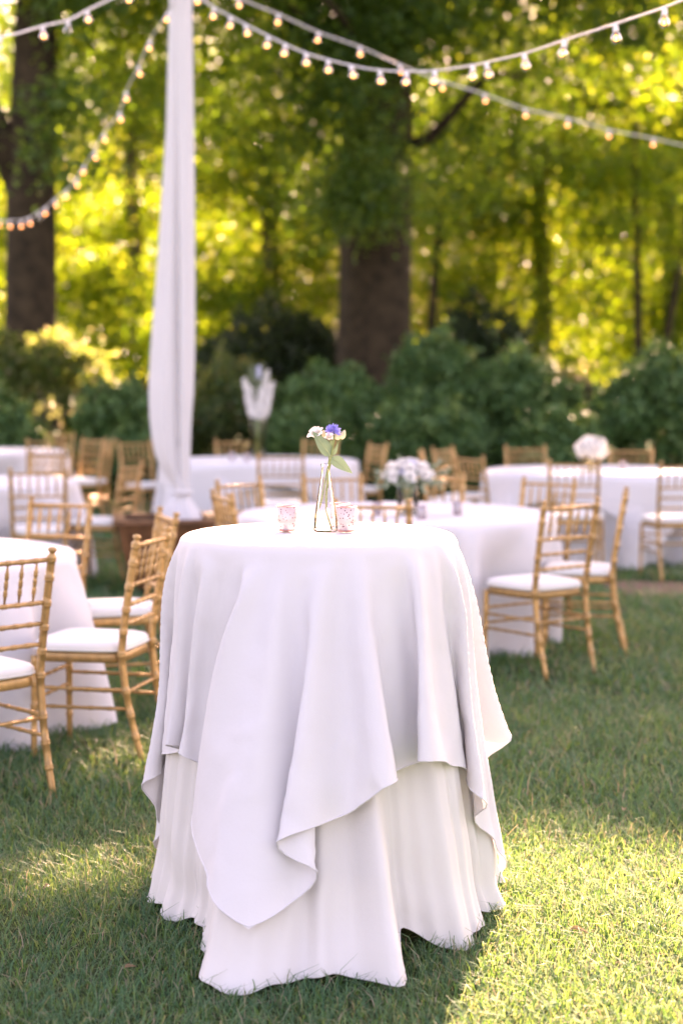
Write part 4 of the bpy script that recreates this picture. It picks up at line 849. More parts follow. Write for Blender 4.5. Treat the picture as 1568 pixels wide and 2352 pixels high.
      -5,-1,14,-8,6,0,-4,-6,1,7,-6,0,4,18,18,-28,-4,2,-1,-1,0,2,-1,2,10,-7,0,1,-1,1,0,5,2,-3,1,3,-3,5,-8,4,8,-4,11,-20,0,-10,29,-6,-7,-2,5,-5,1,-3,-2,1,-13,4,10,0,1,-1,-2,3,-1,11,-4,-10,-1,
      3,4,9,3,-4,-6,-11,-7,-8,-6,-4,16,4,-9,3,-1,-8,0,8,-4,-6,5,23,2,-18,1,0,-1,-1,4,-2,0,8,-1,-5,3,2,-2,-1,8,0,-2,3,-1,1,-4,0,-1,12,4,-10,-9,-6,18,3,-7,-3,8,-6,-1,-2,-2,0,-12,14,0,0,0,0,1,
      -1,11,7,-12,-8,-1,-1,-4,-1,7,7,11,-1,-6,-12,-7,-7,-12,-5,10,9,-5,2,3,-9,-1,5,-1,-4,6,26,-15,-9,3,-1,-1,0,4,-3,4,3,-3,1,0,1,0,5,1,-3,3,0,0,-5,2,13,-5,5,-14,-8,4,16,-7,-3,11,-7,-8,3,-2,
      0,-11,12,0,1,0,1,-3,1,19,-11,-9,-1,-1,0,0,-5,3,-5,5,-2,17,8,-4,-10,-11,-9,-10,-7,9,8,-3,0,4,-7,4,-2,0,-2,6,23,-21,0,2,-2,-2,0,1,2,6,-1,-1,1,2,-3,6,-3,3,2,-2,1,3,-2,10,-2,-15,-9,5,18,
      -3,-6,14,-10,-11,5,-3,1,-11,11,2,1,0,0,-4,12,7,-17,-2,2,-1,-1,14,23,4,-2,-2,-5,2,-1,9,13,1,-7,-13,-11,-11,-7,5,9,0,-1,5,-12,10,-2,-3,0,12,5,-11,2,2,-2,0,0,-1,8,-3,0,1,3,-5,8,0,-1,0,7,
      -8,-1,13,-3,-1,-15,6,2,6,-2,13,-12,-11,1,1,-4,-6,11,2,1,0,-4,0,18,-7,-9,1,0,-3,9,22,7,0,16,-5,-3,-2,-2,-8,-2,7,10,9,-2,-12,-13,-14,-7,3,9,4,-3,5,-13,7,-2,1,-1,19,-9,-5,2,0,-1,2,-1,2,3,
      -1,3,-2,-1,5,-2,4,1,0,-4,5,6,1,-21,7,-9,20,0,10,-11,-12,-3,7,-5,-3,7,6,-3,0,-4,8,10,-15,-1,2,-4,1,24,14,-2,0,-3,19,4,0,-4,-2,3,-13,-10,1,3,15,5,-9,-15,-15,-10,0,4,10,1,1,-6,5,-5,-4,5,
      18,-12,-1,3,-2,-1,0,2,2,0,0,-1,8,-8,4,1,4,-2,3,5,3,-16,5,-10,18,2,7,-12,-8,-9,11,-5,-2,12,6,-12,3,-4,13,-2,-7,2,-3,-2,15,23,-4,-2,-6,-7,-14,-4,8,7,9,4,-4,1,-4,-8,-4,-6,10,9,1,-17,-16,
      -11,-1,3,5,8,-4,-3,4,-3,-2,0,13,-8,1,3,-2,1,-1,7,-1,0,0,-2,5,-3,6,0,-4,2,9,-15,2,-5,17,1,7,-11,-8,-15,14,-1,-2,20,-5,-17,5,1,13,-8,-1,-1,-2,10,19,6,-7,-5,-9,-10,-13,-7,-4,-1,1,3,-2,9,
      11,6,2,-3,-6,-9,-3,5,13,-11,-21,-13,-5,5,4,10,-4,-4,6,-6,0,0,6,1,-2,3,1,-2,-2,-1,-1,0,-1,0,1,2,4,7,4,-10,0,-2,16,-5,11,-12,-6,-15,16,-3,7,15,-17,-11,9,8,4,-7,1,-2,9,16,7,-6,-6,-9,-10,
      -14,-7,-5,-4,-5,-2,2,0,7,-4,-1,-3,12,8,9,2,1,-7,-8,5,5,-21,-21,-5,2,3,8,2,-4,2,-4,0,1,2,2,-2,-1,-1,0,0,1,-1,1,0,-2,1,-1,0,4,11,6,-2,-4,12,-12,0,-16,15,-2,16,-2,-16,-7,10,9,-3,0,-3,6,
      20,2,-3,-3,-8,-16,-12,-10,-1,-4,-2,-1,-8,-1,-1,-1,-1,4,5,3,-11,7,2,3,2,16,7,2,-7,3,-10,-28,-7,-3,1,8,2,1,-1,-2,0,0,0,-1,1,0,1,-1,-1,1,0,0,1,-1,0,-1,-2,1,7,13,-2,-8,6,-13,18,-5,14,-10,
      -12,-4,13,4,-4,0,9,18,5,-8,-6,-10,-15,-14,-5,-5,2,-2,1,-3,7,-17,4,0,-1,3,-2,-7,10,8,-5,0,5,5,-6,-2,10,11,8,2,-2,-31,-10,-2,-1,2,2,1,0,0,-5,3,4,-3,2,-2,2,-1,0,0,0,0,0,0,0,1,-2,-3,3,15,
      -1,-7,13,-9,15,-11,-8,-1,12,0,0,10,17,0,-6,-7,-11,-15,-10,-10,1,1,0,-2,8,8,11,0,-15,-2,2,2,-2,-1,6,-4,-3,3,-3,-2,4,0,9,-3,1,3,10,10,8,-28,-10,-4,2,0,-1,2,1,5,-4,-1,0,0,1,-2,2,0,0,-1,0,
      0,0,1,0,-1,0,-3,2,15,0,-4,7,-4,-9,5,4,4,11,17,1,-11,-6,-15,-14,-14,-3,1,4,0,7,11,6,-2,-2,-1,-7,-14,2,-4,-1,1,0,-2,1,2,-6,6,1,-4,6,-4,1,0,2,0,2,10,18,-25,3,-7,-7,3,2,3,-4,0,-1,1,0,0,1,
      -1,0,0,1,-1,0,0,0,0,1,1,-1,-5,4,16,-2,-2,-5,6,0,15,12,1,-10,-10,-10,-17,-8,-5,6,1,7,8,8,-2,-6,-3,-1,0,-3,0,-19,-2,5,2,-2,0,1,-3,0,3,-2,2,1,-7,-2,0,1,-1,1,2,1,6,20,-25,1,0,2,2,-3,1,1,0,
      -1,1,-1,0,0,1,-1,0,1,0,0,-1,0,0,0,1,1,-4,3,12,-1,1,5,17,0,-7,-12,-11,-13,-8,-1,-3,12,8,9,-5,-3,-1,-1,4,-3,-1,-4,1,4,-20,3,-2,-1,3,2,0,1,-1,0,-2,-1,1,5,2,-4,-4,-2,0,-3,-1,0,1,15,-11,5,
      1,-1,0,-1,0,0,1,-1,1,0,-1,-1,0,1,0,0,0,1,0,-1,0,0,0,-1,-1,10,3,11,7,-9,-7,-15,-7,-7,-1,0,10,12,-2,-2,0,2,-1,-3,0,-1,4,-1,2,0,-3,-16,-3,-1,0,1,-1,2,-2,0,1,1,-1,0,-1,1,4,3,2,-1,0,-1,-1,
      0,-9,5,2,1,-1,0,0,0,0,0,0,0,0,1,0,0,-1,0,0,0,0,0,0,0,0,-2,2,-3,0,16,-10,2,-6,-12,-2,-2,4,8,9,-2,3,-1,-1,-1,0,2,1,-1,-1,-4,0,-1,0,5,5,-1,2,-8,-8,-4,-5,-1,0,-2,1,-1,-1,0,0,-1,0,1,1,3,1,
      -4,0,2,3,2,0,1,0,0,-1,0,0,0,0,0,0,0,1,0,0,0,0,-1,0,0,0,0,2,-2,1,-1,2,2,-11,-2,6,11,8,-1,-1,-5,-2,-5,2,1,-2,0,-4,1,-3,0,4,5,2,2,1,22,-4,-12,6,-3,-1,-4,-2,-8,-3,-5,-3,-3,-4,0,1,-1,0,0,0,
      1,7,1,-3,3,1,-1,0,0,0,1,0,0,0,0,-1,1,-1,0,0,0,0,0,1,0,0,0,0,-1,0,0,-2,3,7,-2,4,3,-6,-12,8,-7,4,2,-1,0,-5,1,-2,3,2,6,2,1,-4,2,-2,-2,18,1,3,-4,2,2,2,-1,3,-2,-9,-1,-3,-3,-8,-6,-3,-6,-3,
      -3,-1,-1,4,2,1,1,1,-1,0,0,0,0,0,0,0,1,-1,1,-1,0,0,0,0,0,0,0,0,0,1,-1,0,0,0,5,0,-1,-7,-2,10,-10,6,-2,-1,1,-1,4,1,2,2,0,-3,-1,-1,1,0,2,3,-4,2,2,0,2,-3,0,0,1,1,8,1,3,2,3,0,-3,-1,-5,-5,-8,
      -12,0,0,2,-1,-1,1,0,0,0,0,0,0,0,-1,1,0,1,0,-1,0,0,0,0,0,0,0,0,1,-1,0,-1,3,0,-4,7,-6,-5,4,1,2,1,3,-1,2,-1,2,2,2,3,5,4,3,0,4,-1,-13,-2,7,-3,0,2,1,4,1,0,-1,0,-1,-1,-1,1,1,-1,-4,-4,-3,3,
      -6,5,1,0,0,0,0,0,-1,0,0,0,0,1,-1,0,0,0,0,1,-1,0,0,0,0,0,0,0,1,0,-3,2,1,0,-4,8,8,5,5,3,3,0,5,-1,5,-1,3,-5,-1,2,-1,0,5,2,2,-25,0,-6,5,1,0,1,-2,1,1,2,1,-2,3,0,0,1,0,6,3,1,3,-3,-6,1,-1,0,
      0,0,0,1,0,0,0,-1,0,0,0,0,0,1,-1,1,0,0,0,-1,1,-1,0,0,0,1,0,13,11,10,6,2,2,2,1,0,2,1,1,-1,0,-4,2,4,-3,0,0,-3,0,4,4,2,2,0,-2,-2,0,-2,-3,-1,-4,-5,-1,-3,-5,-3,-3,-1,-1,-1,3,2,2,7,0,0,0,0,0,
      0,0,0,0,0,1,0,0,-1,0,0,0,0,0,0,0,0,1,-1,0,0,1,0,0,-1,-7,-1,0,3,2,1,-1,2,1,1,0,1,0,3,2,2,-1,1,1,0,2,-1,-1,-22,1,-4,-1,0,3,-3,0,-4,-1,1,-1,2,-2,4,2,1,3,2,6,5,0,4,-11,-1,2,-1,0,0,0,0,0,0,
      0,0,0,0,1,0,-1,0,0,0,0,0,0,0,0,1,0,-2,1,1,-1,-1,-5,-3,-2,1,-2,1,0,1,1,-1,1,0,1,-1,3,0,-1,1,2,0,1,-1,-28,-2,3,1,2,0,3,1,5,2,4,5,1,4,2,3,3,8,-2,-3,-6,-7,-10,-2,-2,1,0,-1,0,0,1,-1,0,0,0,
      0,0,0,0,1,0,-1,0,0,0,0,0,0,0,0,1,-2,2,-2,0,5,-2,-6,-7,0,0,-1,0,1,0,1,-1,0,1,0,-1,2,1,-2,2,0,0,5,3,1,2,2,2,1,1,3,0,1,1,1,-1,1,-3,-5,-15,-3,-4,-5,0,-1,3,-5,-1,1,1,-1,1,-1,1,0,0,-1,0,0,0,
      0,0,0,1,0,0,-1,0,0,0,0,0,0,2,-1,-3,-1,0,0,3,3,-1,2,0,-1,0,-1,1,2,0,0,-2,0,-2,-4,-1,-6,-3,1,20,-1,1,0,0,-2,2,-2,-4,-2,-4,-4,-5,-4,-10,-4,2,4,-4,-2,3,0,4,6,-10,0,1,0,1,-1,0,0,0,0,1,0,0,
      0,-1,0,0,0,0,0,1,0,0,-1,0,0,0,0,-1,-4,1,1,7,4,0,1,-10,6,-3,0,3,0,1,-2,2,-1,3,0,3,-2,-1,-2,-5,17,-1,-7,0,-4,-8,-5,0,-1,-1,-2,-7,-2,1,9,3,-5,-4,4,3,4,7,-3,-5,-3,-5,1,-1,1,-1,0,0,0,0,0,0,
      0,0,1,-1,0,0,0,0,0,0,0,1,-1,1,0,0,-4,-5,6,-3,-1,1,3,5,9,-6,4,-4,-2,0,-1,1,-1,1,-1,1,-2,5,5,2,3,-2,-6,5,-6,-3,4,-2,-9,-4,1,0,7,6,0,-2,-3,1,5,4,5,4,-8,-4,-10,13,-15,2,2,-1,2,-1,0,0,0,0,
      0,0,0,0,1,0,0,-1,0,0,0,0,0,1,-2,2,-1,-3,-2,-3,-1,-2,-1,2,-1,1,3,3,5,3,-1,0,3,0,2,-3,-3,1,-2,-1,1,1,-7,1,-5,-1,-5,-6,1,8,4,-1,0,1,-2,1,1,4,8,6,-1,-1,-13,-7,-9,18,1,-4,-11,3,1,-1,2,0,0,
      0,0,-1,0,0,0,0,0,0,1,0,-1,0,1,-1,0,2,-1,-2,-4,10,-8,1,-1,-3,-3,0,3,2,2,-4,0,2,3,0,2,1,4,4,0,-3,-2,-2,-2,-13,-4,-4,1,2,9,0,-2,0,-1,2,0,5,8,0,4,-3,-5,0,-20,-4,-2,24,10,-8,1,-14,-3,5,-1,
      -2,0,0,0,0,0,0,0,0,0,0,0,0,0,1,-1,-1,2,0,-1,-1,-3,-1,1,8,-9,-2,5,3,-3,-3,-3,-3,10,3,2,-2,-2,-3,1,1,1,3,5,3,2,1,-19,4,6,-4,4,-3,-2,3,3,11,6,1,-4,-6,0,-4,1,-11,-16,4,6,24,4,-2,-12,5,2,
      -19,-2,7,-1,-1,0,0,0,1,0,-1,0,0,0,0,0,0,0,0,0,1,2,-2,-3,-6,3,1,4,3,1,-1,0,1,-6,-1,2,-5,-2,2,1,6,4,-1,-2,-4,0,-1,3,4,4,-13,-1,0,3,0,4,14,1,-1,-7,-4,1,0,0,1,-5,-15,-6,4,16,20,4,-1,-24,
      13,-7,2,2,-17,-3,5,0,0,0,-1,0,0,1,0,-1,0,1,0,0,-1,0,3,-1,-2,1,-1,4,5,0,-15,4,-2,-3,-3,6,5,0,-2,-1,2,-6,0,-5,5,4,4,4,-1,-2,-5,-1,0,-12,2,2,13,2,-1,-10,-1,2,0,0,1,1,1,-11,-10,-5,12,19,
      13,0,-3,-18,12,-11,3,-1,2,-2,-16,-2,2,2,-2,1,0,0,0,-1,1,0,0,0,0,1,2,-2,-1,-1,-2,2,4,-4,5,-3,-9,6,-1,3,-8,4,3,3,-1,-5,4,0,2,-5,-3,-5,5,6,6,4,-4,0,3,3,-1,-10,1,0,1,4,-1,1,-1,0,0,-17,-10,
      4,20,16,7,-2,-2,-16,3,-11,6,4,2,-12,10,1,-15,-5,-1,3,0,0,0,-1,2,-1,0,0,0,1,-1,-2,-2,0,3,0,-1,2,3,-5,27,10,-31,-15,2,4,-1,1,-1,3,4,0,-1,-2,-1,1,4,-3,-5,-6,5,7,-1,-5,0,1,5,9,0,0,-3,-7,
      -2,3,-8,-20,-1,17,17,11,2,-2,-4,-18,1,-1,9,5,-5,-15,16,-8,-6,14,-8,-10,-5,1,0,0,1,0,1,0,-2,1,0,2,1,-1,-1,0,2,-3,-1,4,0,-2,13,31,-10,-34,-6,3,-3,2,-1,0,1,4,1,1,-2,-2,-1,1,6,-3,-12,2,11,
      0,6,-8,-4,-5,-9,-1,9,3,-17,-13,11,17,12,6,1,-2,-6,-19,3,2,7,2,-4,-13,12,-4,-6,19,-13,2,5,-3,-9,-4,-2,-1,-1,2,0,3,0,2,1,-6,3,-3,-2,2,2,-4,-3,5,0,-1,10,33,-1,-25,-27,2,0,1,1,-3,0,4,0,2,
      3,1,1,-4,-2,8,1,3,-10,3,8,-19,4,10,3,-7,-20,1,17,12,10,3,1,-5,-15,-15,10,3,4,0,0,-12,6,3,-9,21,-2,2,-6,-1,-12,-1,9,1,0,-1,-2,0,-1,1,-5,-2,5,-8,3,-4,-1,4,-1,-1,-3,1,0,0,7,36,4,-9,-32,
      -16,4,-1,0,0,-1,0,1,1,2,-1,6,0,-3,-3,-1,12,-23,-5,16,4,-4,-18,-10,12,16,10,8,0,-4,-6,-12,-7,9,-1,4,1,1,-4,-6,9,-9,25,-4,-6,-7,7,-2,-10,0,0,4,-1,2,-8,3,-2,0,0,0,2,-9,1,1,-3,1,3,-3,-1,
      -4,2,2,1,6,33,2,3,-20,-31,-6,10,-5,-1,1,0,-1,0,3,-3,3,4,2,-18,0,16,4,-2,-17,-8,5,13,11,6,4,0,-1,-5,-14,-7,8,0,6,0,0,1,-13,8,-6,25,-8,-4,-2,5,3,-9,-6,2,0,5,0,-5,-1,-1,-1,0,-2,-1,1,-1,
      -6,5,-2,-3,3,-3,1,1,-3,-2,1,2,5,33,7,1,-5,-27,-27,7,2,0,-4,1,-3,0,4,0,1,-2,2,1,-1,-13,-13,0,7,12,12,5,3,-4,-4,-5,-10,-5,7,3,5,-1,1,1,-10,2,1,19,-8,0,-2,-1,5,-4,-8,-2,3,5,-1,-1,-8,5,-2,
      -1,0,-4,2,0,10,-18,-1,6,-4,-1,10,-12,3,-2,-5,2,2,3,5,26,12,3,-3,-14,-32,-10,2,8,-7,3,-3,0,-2,1,3,3,-12,-15,-3,3,18,8,8,1,3,-9,1,-3,-20,3,8,3,5,-2,1,2,-2,-8,3,11,7,-6,-6,8,-3,-2,-3,-6,
      0,4,0,0,2,-4,0,-4,4,-4,-1,2,-3,6,-4,-10,4,1,-3,-2,12,-14,3,0,-7,1,4,3,4,26,13,5,3,-8,-24,-25,-8,8,-1,2,-4,0,-1,-1,-20,-5,2,8,22,0,1,4,-1,-10,6,-3,-20,11,-1,3,5,-2,2,1,-2,-10,4,9,17,
      -17,-6,10,-8,5,-2,-2,-12,8,6,-1,-2,-1,-1,1,-4,0,0,-1,0,-3,4,9,-16,-6,7,-2,-1,3,7,-14,6,-2,-6,-1,3,4,3,21,19,0,6,0,-18,-26,-15,-3,4,1,-2,1,0,-24,5,10,13,3,0,6,-5,-7,5,-8,-15,9,2,2,6,-1,
      2,0,0,-5,-9,13,17,-16,-7,10,3,-5,-2,-2,-2,-4,6,1,2,-1,-1,-2,-1,-1,-3,0,0,0,-1,0,9,-10,-8,1,4,-2,-1,8,-1,-11,4,0,-3,-1,1,5,3,16,22,3,2,5,-8,-24,-20,-13,0,4,-5,4,-15,10,13,5,-8,8,-7,-5,
      6,-8,-9,2,-2,4,8,-2,3,0,-1,0,-9,14,8,-13,-7,3,10,-7,4,-3,-3,-7,1,7,5,-6,1,2,-2,-1,0,-4,-3,3,-1,0,-2,6,3,-14,-3,4,0,-3,-1,12,-8,-5,4,-6,-5,5,1,5,5,12,22,4,5,1,2,-18,-20,-17,-6,2,-4,-1,
      12,2,0,0,-10,-2,6,-7,-15,7,-2,10,3,-2,3,-2,0,2,-12,6,14,1,-17,-3,11,7,-8,-1,-5,4,-9,3,6,2,-5,1,2,0,-1,-1,-3,0,0,-2,-2,-2,6,11,-14,-12,5,3,1,-5,7,0,-6,-5,4,3,-10,2,-1,8,4,12,20,12,3,-1,
      0,-9,-20,-18,-10,-1,13,-1,1,-6,-7,1,7,-7,-17,13,-9,11,4,-3,4,-2,0,1,-2,2,9,5,-24,-2,11,3,-6,6,-3,-2,-2,-6,4,9,1,-7,1,2,-2,-1,0,-5,2,-1,-1,4,-5,1,8,0,-12,-6,4,-1,3,-5,18,-9,-11,1,-2,3,
      -8,5,-3,7,3,12,16,14,5,9,-7,-4,-11,-21,-23,13,0,-8,-7,3,13,-12,-17,7,-4,12,1,-1,4,-3,0,3,4,-12,8,13,-23,-7,10,7,15,-15,-3,-7,7,-5,-3,5,8,-3,-1,1,-1,-1,1,2,-7,-2,-2,0,2,-2,-1,8,6,-13,
      -11,2,3,-1,3,-2,17,-11,-11,1,-5,6,-7,4,-2,8,6,7,13,15,3,11,0,-10,-4,-10,12,-8,-6,3,13,-17,-13,7,1,7,1,2,2,-3,0,3,6,-17,11,13,-13,-17,8,9,1,-5,4,-3,-1,0,-4,-3,7,3,-5,1,0,1,1,0,-5,1,-2,
      1,-3,1,2,-2,3,8,-2,-15,-4,4,-1,-2,1,5,12,-14,-7,7,-5,0,-5,2,0,0,9,14,9,13,8,9,5,-6,-8,2,-5,3,14,-16,-13,5,-1,10,1,2,0,-2,2,3,5,-14,7,9,0,-30,8,8,8,14,-19,0,-7,9,-5,-6,3,9,0,-8,2,1,2,1,
      -1,1,-5,-2,2,-3,0,1,-5,4,9,1,-11,-11,4,3,-2,-1,-1,14,4,-15,-7,4,-1,-5,5,-6,5,0,4,11,15,12,6,7,2,5,-2,3,15,-17,-14,4,0,12,-1,2,1,0,0,6,-2,-10,2,10,8,-29,2,4,6,4,2,1,-6,0,1,-6,-3,1,6,6,
      -10,4,-1,1,1,2,-3,-4,-1,0,-2,0,-1,-1,4,7,3,-4,-13,-7,7,-1,5,-5,-1,18,-1,-17,-2,0,1,-7,-1,1,2,5,9,2,14,9,13,8,2,2,15,-26,-6,4,-1,14,0,1,1,-2,1,6,-9,1,-3,7,9,-14,-17,7,7,11,1,-15,6,0,4,
      -5,-3,-2,5,3,0,-5,8,-4,-1,1,-2,-1,1,-2,1,-2,-3,1,0,-2,5,8,0,-16,-7,1,6,-4,7,-7,3,17,-5,-20,4,-3,0,1,-6,2,2,1,9,6,19,4,13,5,16,-24,2,-5,-2,15,-2,2,0,0,3,4,-9,4,-8,8,11,-8,-25,4,8,9,0,
      15,-10,-7,-5,7,-6,-4,0,6,8,-10,1,1,6,-4,-1,2,-3,-1,-5,3,-1,-2,2,-1,-1,3,8,0,-5,-10,-8,6,0,-2,7,-7,9,14,-12,-14,10,-7,-6,4,-5,-4,7,4,6,4,15,5,10,-7,-1,-2,-3,15,-3,4,-1,3,-1,4,-9,3,-3,5,
      10,-9,-12,-10,9,7,6,6,-17,11,-5,5,-4,-6,5,-8,8,4,-3,-2,1,0,1,0,-1,-1,0,-1,-3,2,-4,1,0,-4,2,10,4,-1,-17,-4,-3,6,0,5,-5,-2,12,12,-19,-13,8,2,-10,2,1,-3,4,2,5,5,19,7,-9,0,-6,17,-2,4,-1,1,
      1,3,-8,3,3,-5,7,-7,-4,-24,13,9,7,4,14,-15,-9,-2,9,-6,-3,-2,3,3,7,-4,-2,1,-2,4,-2,1,-2,-1,-1,-1,0,-3,1,1,-3,3,6,-2,10,-12,-11,-5,1,4,-3,12,-10,3,15,5,-21,-5,5,2,-5,-8,1,-3,7,6,5,-2,19,
      -10,-5,18,-2,3,-1,0,2,2,-5,-1,3,-8,11,8,-1,-29,5,2,6,7,3,-16,16,-8,4,-1,-10,4,-6,5,8,1,-8,2,3,-2,-1,1,-1,1,0,-3,-3,2,-3,0,1,-1,0,3,14,-8,1,-12,-8,1,1,2,2,-2,-2,7,14,-2,-22,0,3,-3,3,-8,
      1,-5,1,7,10,-3,-17,19,-1,4,-1,0,7,-3,-4,-4,5,-6,8,9,-13,-4,-15,5,6,9,0,19,-17,-10,-2,12,-8,1,-5,-4,6,1,10,-7,1,-2,1,-1,1,-3,3,1,-4,0,0,-1,-3,0,1,-2,2,12,2,0,-12,-9,-7,4,1,3,2,-4,-2,15,
      9,-9,-19,4,-1,-3,3,-5,-3,0,4,1,8,2,0,4,-2,4,4,-10,2,-8,7,-4,7,12,-11,-10,-26,20,1,6,8,4,-19,16,-7,6,-3,-5,-4,1,-2,3,11,-3,-2,-1,-1,4,-4,-1,-1,2,1,-3,-2,0,0,-4,1,1,-3,3,9,3,0,-5,-9,-8,
      -4,5,-2,10,-5,-3,-1,19,4,-15,-11,6,0,-6,-2,-2,1,-5,9,5,1,3,-1,5,2,-6,0,-6,4,-1,7,8,-5,-16,-3,-7,4,5,7,2,13,-8,-12,1,4,1,-7,-1,-4,3,5,4,0,-1,5,-6,-4,2,0,2,-1,-1,0,0,-1,-1,-2,-3,-2,2,4,
      5,6,3,-4,-10,-10,-2,-3,4,1,7,-1,-6,6,16,-2,-21,-1,1,3,-4,-2,-7,5,-7,7,4,-2,5,2,-5,2,-9,4,5,4,4,2,-22,1,-22,18,1,6,10,0,-8,7,-7,0,6,-8,-6,4,-6,4,4,6,-1,-3,3,-1,0,-4,1,-1,0,0,0,-4,2,1,
      -2,1,-2,0,-1,-1,16,-6,7,-6,-10,-9,-6,4,2,0,5,0,-3,16,3,-7,-17,3,-1,1,-2,-3,-7,4,2,],
     [-771,9,16,20,21,13,5,-10,-12,-3,7,13,1,-13,-1,4,17,23,37,21,0,-15,-5,-11,-20,13,20,30,28,26,27,28,22,15,24,6,6,-12,-28,-24,-33,-27,-1,30,50,52,36,25,17,18,21,18,23,27,25,-14,-26,-49,
      -25,-19,1,19,25,26,22,12,15,10,11,16,-4,4,6,5,17,16,14,13,-7,-7,-3,0,8,9,14,-5,-9,-11,-2,12,12,-13,2,-14,-6,-1,8,13,6,-8,2,2,-12,-2,-3,1,2,-1,-1,7,2,-6,6,0,-1,-3,1,2,0,5,-1,4,-1,-6,-2,
      3,2,-3,-3,8,-3,-10,-9,-13,15,1,13,15,1,0,-1,-9,2,-4,2,5,-12,3,-1,0,10,0,-2,-4,13,-2,-5,-6,-5,0,5,9,20,0,-6,-19,-5,16,3,-6,-8,-3,-12,5,10,11,1,-5,4,-7,-5,-2,-1,1,0,0,-1,1,1,-1,4,3,-1,
      -2,1,2,0,8,-1,-1,-1,-3,-4,3,1,-1,1,-1,-14,-4,-4,1,12,12,7,3,2,-7,-2,-4,3,4,-9,-5,3,2,8,1,-3,-7,-1,18,-4,-5,-6,-5,-4,2,6,10,10,-2,-4,-7,-7,19,-17,3,-6,-5,-5,8,12,6,1,0,-8,-6,-6,2,0,1,
      -1,0,0,2,-3,5,2,1,-1,-2,3,6,7,-4,-5,1,-4,-1,1,-5,17,-12,-4,-15,-4,4,8,13,9,1,2,-2,-7,1,1,1,-3,-13,5,2,9,2,-3,-9,-1,-2,21,-3,-4,-1,-10,-7,-2,1,6,13,10,0,-12,2,-3,10,-13,-4,-6,-2,-1,10,
      10,1,2,-2,-9,-3,-3,0,0,0,-1,0,1,8,-6,6,-4,-1,0,4,8,-3,5,-8,-6,3,1,-8,8,-5,7,-13,-7,-6,5,15,9,10,2,0,-10,-2,-1,1,2,-12,4,-2,11,2,-3,-8,0,2,8,22,-3,2,-11,5,-12,-4,-6,1,9,10,11,-6,-13,3,
      10,1,-15,1,-13,5,2,10,7,1,-1,-10,-2,-5,2,-1,1,0,3,-6,5,1,5,-1,-1,1,3,0,8,-7,-4,0,-3,6,-2,2,0,-5,-11,-11,3,8,19,10,-1,0,-2,-10,-1,0,7,-12,-3,3,11,2,-3,-10,4,1,5,1,18,2,-6,6,-12,6,-16,0,
      -3,1,10,7,13,-14,-6,2,12,-5,-15,1,-8,1,9,1,12,0,-1,-12,-1,-3,2,0,-2,2,1,0,1,2,4,-5,1,4,5,-2,0,-3,-2,1,-1,1,-4,6,-8,-13,-6,0,27,8,2,1,0,-12,-1,4,7,-12,-7,2,13,3,-4,-6,2,-2,6,4,2,29,-6,
      -5,1,-1,-8,8,-19,0,-6,3,10,9,14,-19,-2,6,7,-13,-12,-4,8,0,15,-3,5,-1,-7,-9,0,1,0,-1,1,-1,1,2,3,-1,-1,0,5,7,4,-5,-6,-3,1,0,1,8,-8,-11,-10,2,17,11,5,0,1,-15,-4,10,3,-8,-10,4,13,1,-3,-6,
      -3,4,5,5,1,-4,34,-5,-5,-10,7,-3,-13,10,-20,3,-4,3,12,5,15,-22,3,8,-1,-12,-7,-8,7,10,8,2,-1,-6,-5,-4,0,0,1,-1,-1,1,5,-2,3,0,-1,6,0,-1,1,-4,-2,1,-3,2,8,-9,-14,-5,7,20,7,0,0,-9,-6,8,2,-5,
      -10,3,10,3,-1,-7,-2,4,4,6,-1,-8,-11,38,-2,-8,-4,-12,9,0,-14,10,-22,1,-1,2,13,2,13,-21,4,13,-7,-13,-10,1,8,8,7,2,-4,-7,-4,-1,0,0,0,0,-2,2,2,1,3,0,5,4,-4,-2,-2,-1,-2,6,1,-6,-7,-18,5,18,
      13,3,4,-9,-7,6,1,-4,-10,3,11,3,-3,-6,-2,3,4,7,-4,-8,-5,-7,48,-9,-1,-8,-4,-16,2,10,-17,2,-12,1,-2,5,13,6,10,-18,-2,12,-14,-5,-4,-3,10,8,7,-3,-8,-6,-3,1,1,0,1,-3,4,0,3,3,1,3,3,-4,-4,-1,
      1,3,-9,12,-8,-14,-5,5,23,3,1,-7,-4,2,5,-3,-10,2,8,6,-3,-5,-4,4,5,7,-5,-11,-10,-1,15,52,-5,-5,-7,-4,-4,-12,-6,8,3,-14,-12,2,-2,5,13,3,6,-4,2,-2,-15,-9,3,-2,17,2,7,-7,-10,-2,-1,2,-3,2,0,
      -1,2,3,0,3,5,1,1,-7,1,0,-5,9,0,-10,-15,0,22,7,1,-3,-7,4,2,-1,-9,-1,10,5,-4,-5,-2,2,7,5,-7,-13,-5,11,5,5,44,6,-4,-7,-6,0,-2,-9,-9,-5,14,-17,-11,0,2,5,13,5,0,-2,6,-13,-10,-7,6,-1,16,-1,
      0,-6,-6,1,-1,1,-1,0,0,1,5,1,2,6,-6,-1,-1,-2,4,2,-3,-3,-11,-10,15,16,1,0,-4,-2,2,1,-9,-3,11,3,-2,-3,-2,0,8,3,-9,-11,-1,16,1,-5,-2,39,0,7,1,-5,-10,0,-4,-2,-3,-15,10,-14,-8,-3,2,6,14,4,
      -9,6,5,-18,-3,-5,5,4,13,1,-8,-7,-3,1,2,0,-4,1,2,4,-1,4,-2,7,-6,-3,-3,1,5,5,-7,-27,9,24,5,1,-2,-7,5,0,-8,-2,8,6,-4,-5,-3,2,8,4,-13,-4,0,11,0,-1,2,-16,26,14,1,8,-1,-7,-12,-2,-4,-6,6,-8,
